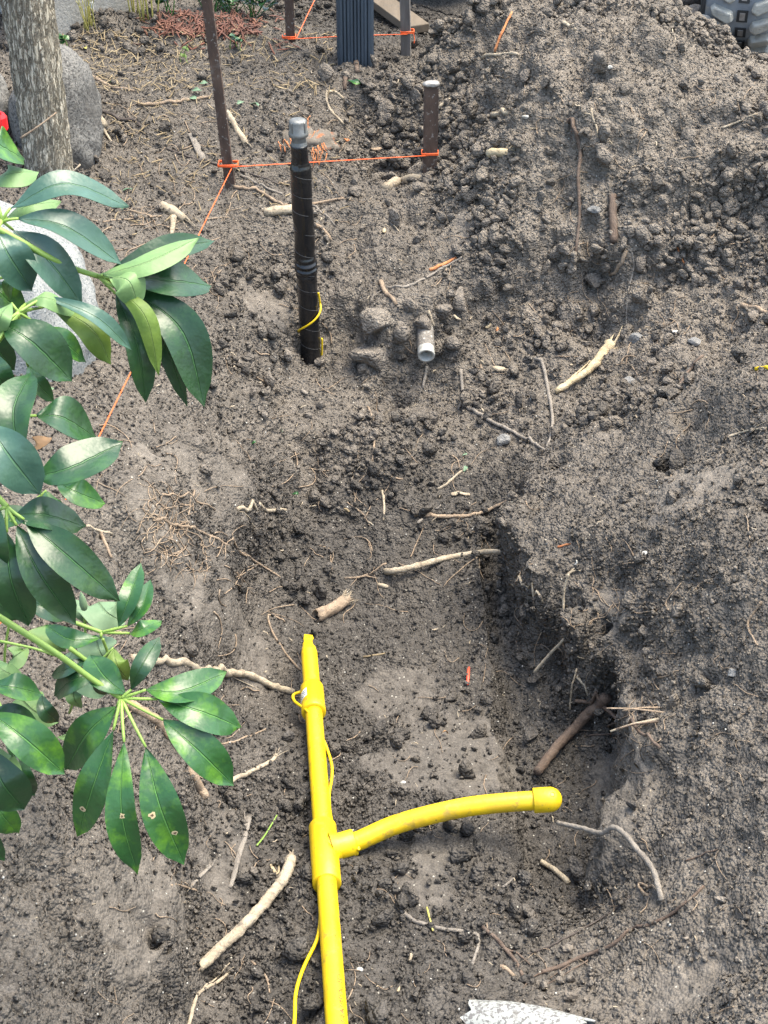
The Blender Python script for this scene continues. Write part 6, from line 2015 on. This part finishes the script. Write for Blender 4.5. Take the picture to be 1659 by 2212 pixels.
set_props(mesh_obj('plastic_scrap', V, F, 'orange_plastic'), 'small bright orange plastic scrap on the trench floor', 'scrap')
pts, r_ = lay([(1632, 800), (1645, 797), (1662, 798)], 9, 2, .6)
V, F = tube(pts, r_, 7, rough=.2)
set_props(mesh_obj('yellow_scrap', V, F, 'yellow_wire'), 'scrap of yellow wire at the right edge on the bank ridge', 'scrap')

# little green leaves lying about
for k, (px, py, s_, mt, lb) in enumerate([(548, 962, 13, 'leaf_mid', 'tiny green leaf scrap on the slope above the trench'), (638, 1073, 14, 'leaf_mid', 'small bright green leaf scrap on the trench floor'), (765, 180, 30, 'leaf_mid', 'torn green leaf on the clods behind the string'), (1005, 1018, 18, 'wilted_leaf', 'wilted grey green leaf on the far trench floor'),
                                          (607, 930, 9, 'wilted_leaf', 'small dull green leaf below the black riser'), (275, 415, 22, 'wilted_leaf', 'dark green leaf on the ground beside the blue green leaflet'), (270, 455, 20, 'wilted_leaf', 'wilted leaf beside the pale boulder'), (548, 230, 30, 'wilted_leaf', 'wilted green leaf right of the tall rusty stake'),
                                          (425, 200, 24, 'wilted_leaf', 'wilted leaf on the tan branch left of the tall rusty stake'), (415, 215, 20, 'wilted_leaf', 'curled dark leaf under the tan branch'), (440, 185, 22, 'wilted_leaf', 'dark crumpled leaf left of the tall rusty stake'), (520, 225, 18, 'wilted_leaf', 'small crumpled leaf near the stout pale stick'), (960, 1590, 16, 'brown_leaf', 'brown dry leaf on the packed trench floor'), (240, 182, 12, 'leaf_mid', 'tiny green leaf near the upright boulder'), (1000, 985, 10, 'wilted_leaf', 'little green scrap on the far slope'), (185, 108, 18, 'dry_stem', 'small yellow leaf on the litter by the wall')]):
    p, n_ = hit(px, py)
    rs = np.random.RandomState(800 + k)
    L = s_ * depth_of(p) / FOC
    an = rs.uniform(0, 6.28)
    dd = np.array([math.cos(an), math.sin(an), 0]) * L / 2
    o = make_leaf('fallen_leaf', [p - dd + (0, 0, .004), p + n_ * .009, p + dd + (0, 0, .006)], L * .24, n_ + rs.normal(size=3) * .25, [mt, mt], None, fold=.3, wave=.2, prof='ellipse', seed=k, nl=8, nw=4)
    set_props(o, lb, 'leaf')

# ------------------------------------------------------------------ clods: the big ones each a thing
CLV = []
for k in range(14):
    V, F = rock(3, 500 + k, 0.13 if k % 2 else 0.07, 1.6, 16, 0.50)
    V = V + (V / np.linalg.norm(V, axis=1)[:, None]) * (0.05 * fbm(V, 5, 3, 900 + k))[:, None]
    V = V * np.array([1.15, .95, .8])
    CLV.append({m: mesh_data('soil_clod', V, F, m, smooth=(k % 3 == 0)) for m in ('soil_clod_dry', 'soil_clod_damp')})
def clod(px, py, wpx, dry, label, group=None, seed=0, squash=None, sink=.35, name='soil_clod', rot=None):
    p, n_ = hit(px, py)
    rs = np.random.RandomState(seed)
    r_ = wpx / 2 * depth_of(p) / FOC / 1.05
    o = bpy.data.objects.new(name, CLV[rs.randint(14)]['soil_clod_dry' if dry else 'soil_clod_damp'])
    sc = np.array([1, 1, 1.0]) if squash is None else np.array(squash)
    o.scale = r_ * sc * rs.uniform(.9, 1.1, 3)
    o.rotation_euler = rot if rot is not None else rs.uniform(0, 6.28, 3)
    o.location = p + n_ * r_ * (0.75 - sink)
    COL.objects.link(o)
    return set_props(o, label, 'clod', group)
NAMED = [
 (826, 775, 135, 1, 'large smooth faced soil block left of the white pipe', (.9, .75, 1.15), (R(20), R(10), R(30)), 1.0), (820, 690, 115, 1, 'overhanging lump of soil above the smooth faced block', (1.1, .8, .8), (R(30), R(14), R(15)), .6), (865, 720, 80, 1, 'cracked soil lump left of the white pipe sleeve', None, None, .6), (905, 700, 70, 1, 'rough soil lump wedged over the white pipe', None, None, .4), (955, 668, 70, 1, 'cracked soil lump right above the white pipe', None, None, .35), (1000, 655, 60, 1, 'overhanging clod right of the white pipe', None, None, .3), (880, 660, 55, 1, 'rounded clod behind the overhanging slab', None, None, .35),
 (1150, 1590, 62, 0, 'long flat dark soil slab on the trench floor by the right wall', (.55, 1.15, .45), (R(8), R(5), R(-12)), .3), (1245, 1890, 95, 0, 'large dark round clod at the foot of the right wall', (.8, 1.0, .9), None, .4), (1285, 2100, 62, 1, 'long smooth soil sliver standing at the bottom right', (.5, 1.2, .6), (R(40), 0, R(-5)), .4), (875, 1880, 58, 0, 'angular clod below the yellow branch pipe', None, None, .3), (815, 1940, 42, 0, 'faceted dark clod right of the lower yellow pipe', None, None, .2), (853, 1925, 36, 0, 'small clod between two larger ones right of the lower pipe', None, None, .2),
 (538, 1885, 42, 1, 'upright brown grey stone left of the yellow tee', (.8, .7, 1.2), None, .2), (1060, 1385, 42, 0, 'dark block near the right wall on the trench floor', None, None, .3), (1052, 1150, 45, 0, 'dark round clod at the foot of the right lip', None, None, .3), (1470, 1000, 62, 0, 'dark cracked clod in the hollow of the right bank', None, None, .35), (1415, 1000, 40, 0, 'small dark clod left of the hollow in the right bank', None, None, .3), (1280, 905, 36, 0, 'dark angular stone on the right bank edge', None, None, .3),
 (1585, 450, 56, 1, 'large round clod low on the right side of the heap', None, None, .3), (1310, 570, 46, 1, 'pale round clod in the lower heap face', None, None, .3), (1455, 1650 - 125, 44, 1, 'round clod on the right bank below the white flake', None, None, .3), (690, 1290, 46, 0, 'dark crumbly clod behind the hollow root stub', None, None, .3), (660, 1300, 40, 0, 'upright dark clod behind the broken pipe end', None, None, .3), (640, 1745, 52, 0, 'large dark clod left of the upper pipe', None, None, .35), (620, 1600, 48, 0, 'dark lump left of the pipe under the coupling', None, None, .35),
 (445, 930 + 90, 40, 1, 'low packed lump on the left bank', None, None, .5), (575, 830, 52, 1, 'clod left below the black riser', None, None, .35), (690, 725 + 60, 40, 1, 'clod at the right foot of the black riser', None, None, .35), (620, 770, 48, 1, 'clod at the left foot of the black riser', None, None, .35), (1300, 290, 60, 1, 'big crumbly lump in the middle of the heap', None, None, .5), (1300, 140, 80, 1, 'big rough lump below the heap crest', None, None, .55), (1480, 300, 60, 1, 'dark lump on the right side of the heap', None, None, .5),
 (850, 480, 60, 1, 'wide lump between the riser and the heap', (1.2, .9, .5), None, .4), (770, 420, 50, 1, 'grey stone like clod in front of the root lump', None, None, .35), (830, 235, 70, 1, 'large slab of soil behind the string', None, None, .4), (905, 215, 60, 1, 'tilted flat slab behind the short iron stake', (.7, 1.1, .5), None, .3), (700, 170, 66, 1, 'layered soil lump left of the slate post foot', None, None, .3), (850, 350, 64, 1, 'clod in the hollow beside the short iron stake', None, None, .4), (1140, 2120, 50, 0, 'dark clod above the broken white pipe', None, None, .3), (1175, 2140, 42, 1, 'grey clod touching the broken white pipe', None, None, .3), (1230, 2160, 46, 1, 'clod at the right end of the broken white pipe', None, None, .3), (1010, 2120, 60, 0, 'wide dark clod left above the broken white pipe', None, None, .5)]
for k, (px, py, w_, dry, lb, sq, rt_, sk) in enumerate(NAMED):
    clod(px, py, w_, dry, lb, 'single soil clods', 1000 + k, sq, sk, rot=rt_)
ZONES = [  # x0, x1, y0, y1, count, small, large, dry, label, group
 (1150, 1650, 400, 700, 62, 20, 56, 1, 'loose grey brown clod on the lower face of the spoil heap', 'clods on the lower heap face'),
 (1000, 1640, 130, 400, 36, 18, 50, 1, 'loose crumbly clod on the upper face of the spoil heap', 'clods on the upper heap face'),
 (740, 920, 150, 420, 30, 22, 56, 1, 'lumpy clod in the broken ground behind the string', 'clods in the broken ground behind the string'),
 (860, 1160, 770, 930, 26, 17, 38, 0, 'dark clod spilled below the white pipe', 'clods spilled below the white pipe'),
 (610, 740, 1180, 1330, 20, 17, 38, 0, 'dark crumbly clod piled at the buried pipe end', 'clods piled at the buried pipe end'),
 (560, 680, 1540, 2000, 18, 15, 36, 0, 'dark clod along the left side of the yellow pipe', 'clods along the left of the pipe'),
 (1000, 1110, 1100, 1480, 10, 15, 32, 0, 'dark clod along the foot of the right wall', 'clods along the right wall'),
 (750, 1100, 1870, 2160, 12, 15, 32, 0, 'dark clod scattered on the near trench floor', 'clods on the near trench floor'),
 (1120, 1330, 2040, 2200, 14, 17, 40, 1, 'clod on the slope above the broken white pipe', 'clods above the broken white pipe'),
 (500, 800, 780, 960, 12, 16, 36, 1, 'clod on the slope below the black riser', 'clods below the black riser'),
 (1200, 1500, 700, 900, 12, 18, 44, 1, 'clod in the dip between heap and right bank', 'clods in the dip behind the right bank'),
 (1110, 1330, 1230, 1480, 14, 16, 44, 0, '', 'clods broken from the right trench wall'),
 (1300, 1410, 1330, 1900, 10, 16, 40, 0, '', 'clods on the right trench wall'),
 (1420, 1650, 950, 1500, 12, 16, 44, 1, '', 'clods on the upper right bank'),
 (1420, 1650, 1500, 2150, 10, 16, 40, 1, '', 'clods on the lower right bank'),
 (500, 1000, 430, 640, 8, 15, 34, 1, 'clod on the ground around the black riser', 'clods around the black riser'),
]
rz = np.random.RandomState(44)
sd_ = 2000
ANCH = [(1325, 480, 'the stout stick stub'), (1248, 400, 'the tall thin brown stick'), (1585, 450, 'the large round clod'), (1335, 580, 'the bent tan root stub'), (1283, 452, 'the flat blue grey stone'), (1250, 810, 'the split branch'), (1478, 565, 'the small reddish twig'), (1575, 525, 'the pale root curl'), (1625, 668, 'the brown broken stick'),
        (1080, 122, 'the pale heap twig'), (1135, 252, 'the white pebble'), (1285, 265, 'the pale forked rootlet'), (1300, 140, 'the big rough lump'), (1600, 262, 'the thin pale root'), (1080, 335, 'the pale yellow root nub'), (1080, 250, 'the tiny pale chunk'), (1480, 300, 'the dark heap lump'),
        (932, 280, 'the short iron stake'), (875, 395, 'the knobbly root lump'), (765, 180, 'the torn green leaf'), (722, 235, 'the curved pale root'), (812, 326, 'the hollow bark curl'), (921, 769, 'the white pipe mouth'), (1078, 800, 'the large pale chip'), (998, 840, 'the dark crooked stub'), (1090, 925, 'the long grey root'), (1085, 955, 'the pale flat stone'),
        (710, 1325, 'the hollow root stub'), (665, 1370, 'the broken pipe end'), (672, 1510, 'the yellow coupling'), (700, 1840, 'the yellow tee'), (600, 1930, 'the large pale stick'), (640, 1745, 'the large dark clod'), (1052, 1150, 'the dark round clod'), (1060, 1385, 'the dark block'), (1080, 1205, 'the long pale root'), (940, 2005, 'the crooked grey root'), (875, 1880, 'the angular clod'),
        (1090, 2050, 'the reddish forked root'), (1130, 2180, 'the broken white pipe'), (1285, 2100, 'the long soil sliver'), (672, 765, 'the black riser foot'), (660, 850, 'the grey leaf scrap'), (810, 930, 'the hair thin root'), (1375, 735, 'the grey heap foot stone'), (1360, 822, 'the angular grey stone'), (1183, 860, 'the dark root twig'), (604, 460, 'the sawn root chunk'), (830, 503, 'the pale flat splinter'), (655, 520, 'the black riser'), (940, 600, 'the grey forked twig'), (1222, 1300, 'the pale dangling root'), (1150, 1590, 'the long flat dark slab'), (1245, 1490, 'the forked pale rootlet'), (1365, 1550, 'the twig bundle'), (1230, 1600, 'the thick dark root stub'), (1350, 1810, 'the twisted grey root'), (1395, 1195, 'the white round pebble'), (1470, 1000, 'the dark cracked clod'), (1625, 1350, 'the curved pale root'), (1612, 932, 'the pale branching rootlet'), (1583, 1455, 'the round grey pebble'), (1515, 1850, 'the small reddish root'), (1455, 1525, 'the round bank clod'), (1400, 1920, 'the fine pale root'), (1400, 2000, 'the long purplish root')]
SHAPES = ['round', 'lumpy', 'angular', 'flattened', 'crumbly', 'knobbly']
seen_labels = set()
SEG_ALL = [(a_, b_, .030) for a_, b_, r_ in SEGS] + [(a_, b_, .014) for a_, b_ in zip(wl[:-1], wl[1:])]
for (x0, x1, y0, y1, cnt, s0, s1, dry, lb, gr) in ZONES:
    for k in range(cnt):
        sd_ += 1
        px, py, w_ = rz.uniform(x0, x1), rz.uniform(y0, y1), s0 + (s1 - s0) * rz.uniform() ** 2.2
        p = hit(px, py)[0]
        if any(seg_dist(p[None], a_, b_)[0][0] < r_ + w_ * .0004 for a_, b_, r_ in SEG_ALL):
            continue
        size = 'small' if w_ < s0 + (s1 - s0) * .18 else ('large' if w_ > s0 + (s1 - s0) * .6 else 'middling')
        tone = 'dry grey brown' if dry else 'dark damp'
        for (ax_, ay_, an_) in sorted(ANCH, key=lambda q: (q[0] - px) ** 2 + (q[1] - py) ** 2)[:9]:
            dx, dy = px - ax_, py - ay_
            far_ = math.hypot(dx, dy)
            v_ = 'above' if dy < 0 else 'below'
            h_ = 'left of' if dx < 0 else 'right of'
            rel = h_ if abs(dx) > 2.2 * abs(dy) else (v_ if abs(dy) > 2.2 * abs(dx) else v_ + ' and ' + h_)
            lab = '%s %s clod %s%s %s' % (size, tone, 'close ' if far_ < 45 else ('well ' if far_ > 110 else ''), rel, an_)
            if lab not in seen_labels:
                break
        seen_labels.add(lab)
        clod(px, py, w_, dry, lab, gr, sd_)
for k, (px, py, w_, mt, lb) in enumerate([(1283, 452, 26, 'stone_grey', 'flat blue grey stone in the spoil heap'), (1375, 735, 34, 'stone_grey', 'grey stone with a pale face at the heap foot'), (1360, 822, 34, 'stone_grey', 'angular grey stone on the edge of the right bank'), (1085, 955, 40, 'stone_grey', 'pale flat stone at the far end of the trench'), (1500, 740, 30, 'stone_grey', 'dull stone right of the heap foot'), (1535, 1560 - 250, 0, '', ''),
                                          (1583, 1370 + 85, 26, 'stone_grey', 'round grey pebble at the right edge of the bank'), (1135, 262 - 10, 14, 'pale_grit', 'white pebble on the upper heap'), (1318, 145, 11, 'pale_grit', 'small white stone near the heap crest'), (440 + 955, 1190 + 5, 13, 'pale_grit', 'white round pebble on the right bank'), (776, 1990 + 105, 14, 'pale_grit', 'pale blue pebble right of the lower pipe'), (870, 1692, 12, 'pale_grit', 'white plaster crumb above the yellow branch pipe')]):
    if not lb:
        continue
    p, n_ = hit(px, py)
    V, F = rock(3, 600 + k, .10, 1.2, 8, .65)
    r_ = w_ / 2 * depth_of(p) / FOC
    V = V * r_ * np.array([1.1, .9, .7]) + p + n_ * r_ * .3
    set_props(mesh_obj('stone', V, F.tolist(), mt, smooth=False), lb, 'stone')

# ------------------------------------------------------------------ uncountable litter
def scatter_strips(name, label, regions, mat, seed, wmin, wmax, lmin, lmax, curl=.3):
    rs = np.random.RandomState(seed)
    mb = MB()
    for (x0, x1, y0, y1, n_) in regions:
        for k in range(n_):
            px, py = rs.uniform(x0, x1), rs.uniform(y0, y1)
            p, nn = hit(px, py)
            sc = depth_of(p) / FOC
            L, W = rs.uniform(lmin, lmax) * sc, rs.uniform(wmin, wmax) * sc
            an = rs.uniform(0, 6.28)
            d1_ = np.array([math.cos(an), math.sin(an), rs.uniform(-.1, .1)])
            d2_ = np.cross(nn, d1_); d2_ /= np.linalg.norm(d2_) + 1e-9
            d1_ = np.cross(d2_, nn)
            bend = rs.uniform(-curl, curl)
            V = []
            for i in range(4):
                t_ = i / 3 - .5
                c_ = p + d1_ * L * t_ + d2_ * L * bend * (t_ * t_) + nn * (.003 + .004 * rs.uniform() + L * .15 * (0.25 - t_ * t_))
                ww = W * (1 - 1.2 * abs(t_) ** 1.5)
                V += [c_ - d2_ * ww / 2, c_ + d2_ * ww / 2, c_ + nn * ww * .12]
            F = []
            for i in range(3):
                a = i * 3
                F += [(a, a + 3, a + 5, a + 2), (a + 2, a + 5, a + 4, a + 1), (a + 1, a + 4, a + 3, a)]
            mb.add(V, F)
    o = mb.obj(name, mat, None, True, (0, 0, 0))
    return set_props(o, label, None, None, 'stuff')
scatter_strips('straw_litter', 'dry straw and twig litter on the ground at the back', [(140, 440, 70, 200, 360), (440, 720, 60, 200, 170), (200, 460, 200, 420, 160), (480, 760, 230, 480, 70), (230, 460, 420, 560, 40)], 'straw', 5, 1.2, 4, 8, 34)
scatter_strips('red_dry_leaves', 'heap of narrow reddish dry leaves at the back', [(330, 560, 28, 78, 330), (300, 640, 20, 110, 70)], 'red_leaf', 6, 3, 7, 12, 36)
scatter_strips('wood_splinters', 'small pale wood splinters strewn over the soil', [(480, 1650, 150, 900, 110), (600, 1100, 900, 1300, 30), (560, 1300, 1300, 2200, 60), (1150, 1650, 900, 2200, 50), (0, 560, 560, 2200, 40)], 'root_pale', 7, 1.5, 5, 5, 17)
def hair_roots(name, label, regions, mat, seed):
    rs = np.random.RandomState(seed)
    mb = MB()
    for (x0, x1, y0, y1, n_, l0, l1) in regions:
        for k in range(n_):
            p = np.array([rs.uniform(x0, x1), rs.uniform(y0, y1)])
            an = rs.uniform(0, 6.28)
            L = rs.uniform(l0, l1)
            pts = []
            for i in range(9):
                h_, nn = hit(*p)
                pts.append(h_ + nn * .0012 + np.array([0, 0, .0015 * rs.uniform()]))
                an += rs.normal() * .45
                p = p + np.array([math.cos(an), math.sin(an)]) * L / 8
            pts = np.array(pts)
            pts[1:-1] = (pts[:-2] + pts[1:-1] + pts[2:]) / 3
            if np.linalg.norm(np.diff(pts, axis=0), axis=1).max() > .05:
                continue
            w_ = rs.uniform(.9, 1.9) * depth_of(pts[0]) / FOC
            V, F = tube(pts, np.linspace(w_, w_ * .5, 9), 4)
            mb.add(V, F)
    o = mb.obj(name, mat, None, True, (0, 0, 0))
    return set_props(o, label, None, None, 'stuff')
hair_roots('fine_roots', 'hair thin pale roots scattered over the soil', [(480, 1640, 150, 900, 120, 25, 90), (560, 1150, 880, 1350, 50, 30, 110), (540, 1300, 1350, 2200, 55, 25, 90), (1120, 1650, 900, 2200, 60, 25, 80), (200, 560, 900, 1400, 40, 30, 110), (200, 560, 1400, 2200, 40, 20, 70), (180, 480, 250, 600, 50, 25, 90)], 'root_tan', 8)
hair_roots('root_tangle', 'matted tangle of fine brown roots on the left trench wall', [(310, 420, 1080, 1170, 46, 30, 80), (340, 470, 1160, 1230, 40, 25, 70), (1240, 1330, 1250, 1360, 18, 20, 60), (1330, 1440, 1520, 1600, 16, 20, 60)], 'root_tan', 9)
# pale grit
rs = np.random.RandomState(10)
ids = rs.choice(len(P), 900, p=VA / VA.sum())
b0, f0 = rock(1, 12, .2, 1.5, 4, .7)
W = b0[None] * (rs.uniform(.0006, .0018, 900) ** 1.0)[:, None, None] + (P[ids] + NRM[ids] * .0016)[:, None, :]
o = mesh_obj('pale_grit', W.reshape(-1, 3), (f0[None] + (np.arange(900) * len(b0))[:, None, None]).reshape(-1, 3), 'pale_grit', None, False, None, (0, 0, 0))
set_props(o, 'tiny pale grit grains scattered through the soil', None, None, 'stuff')
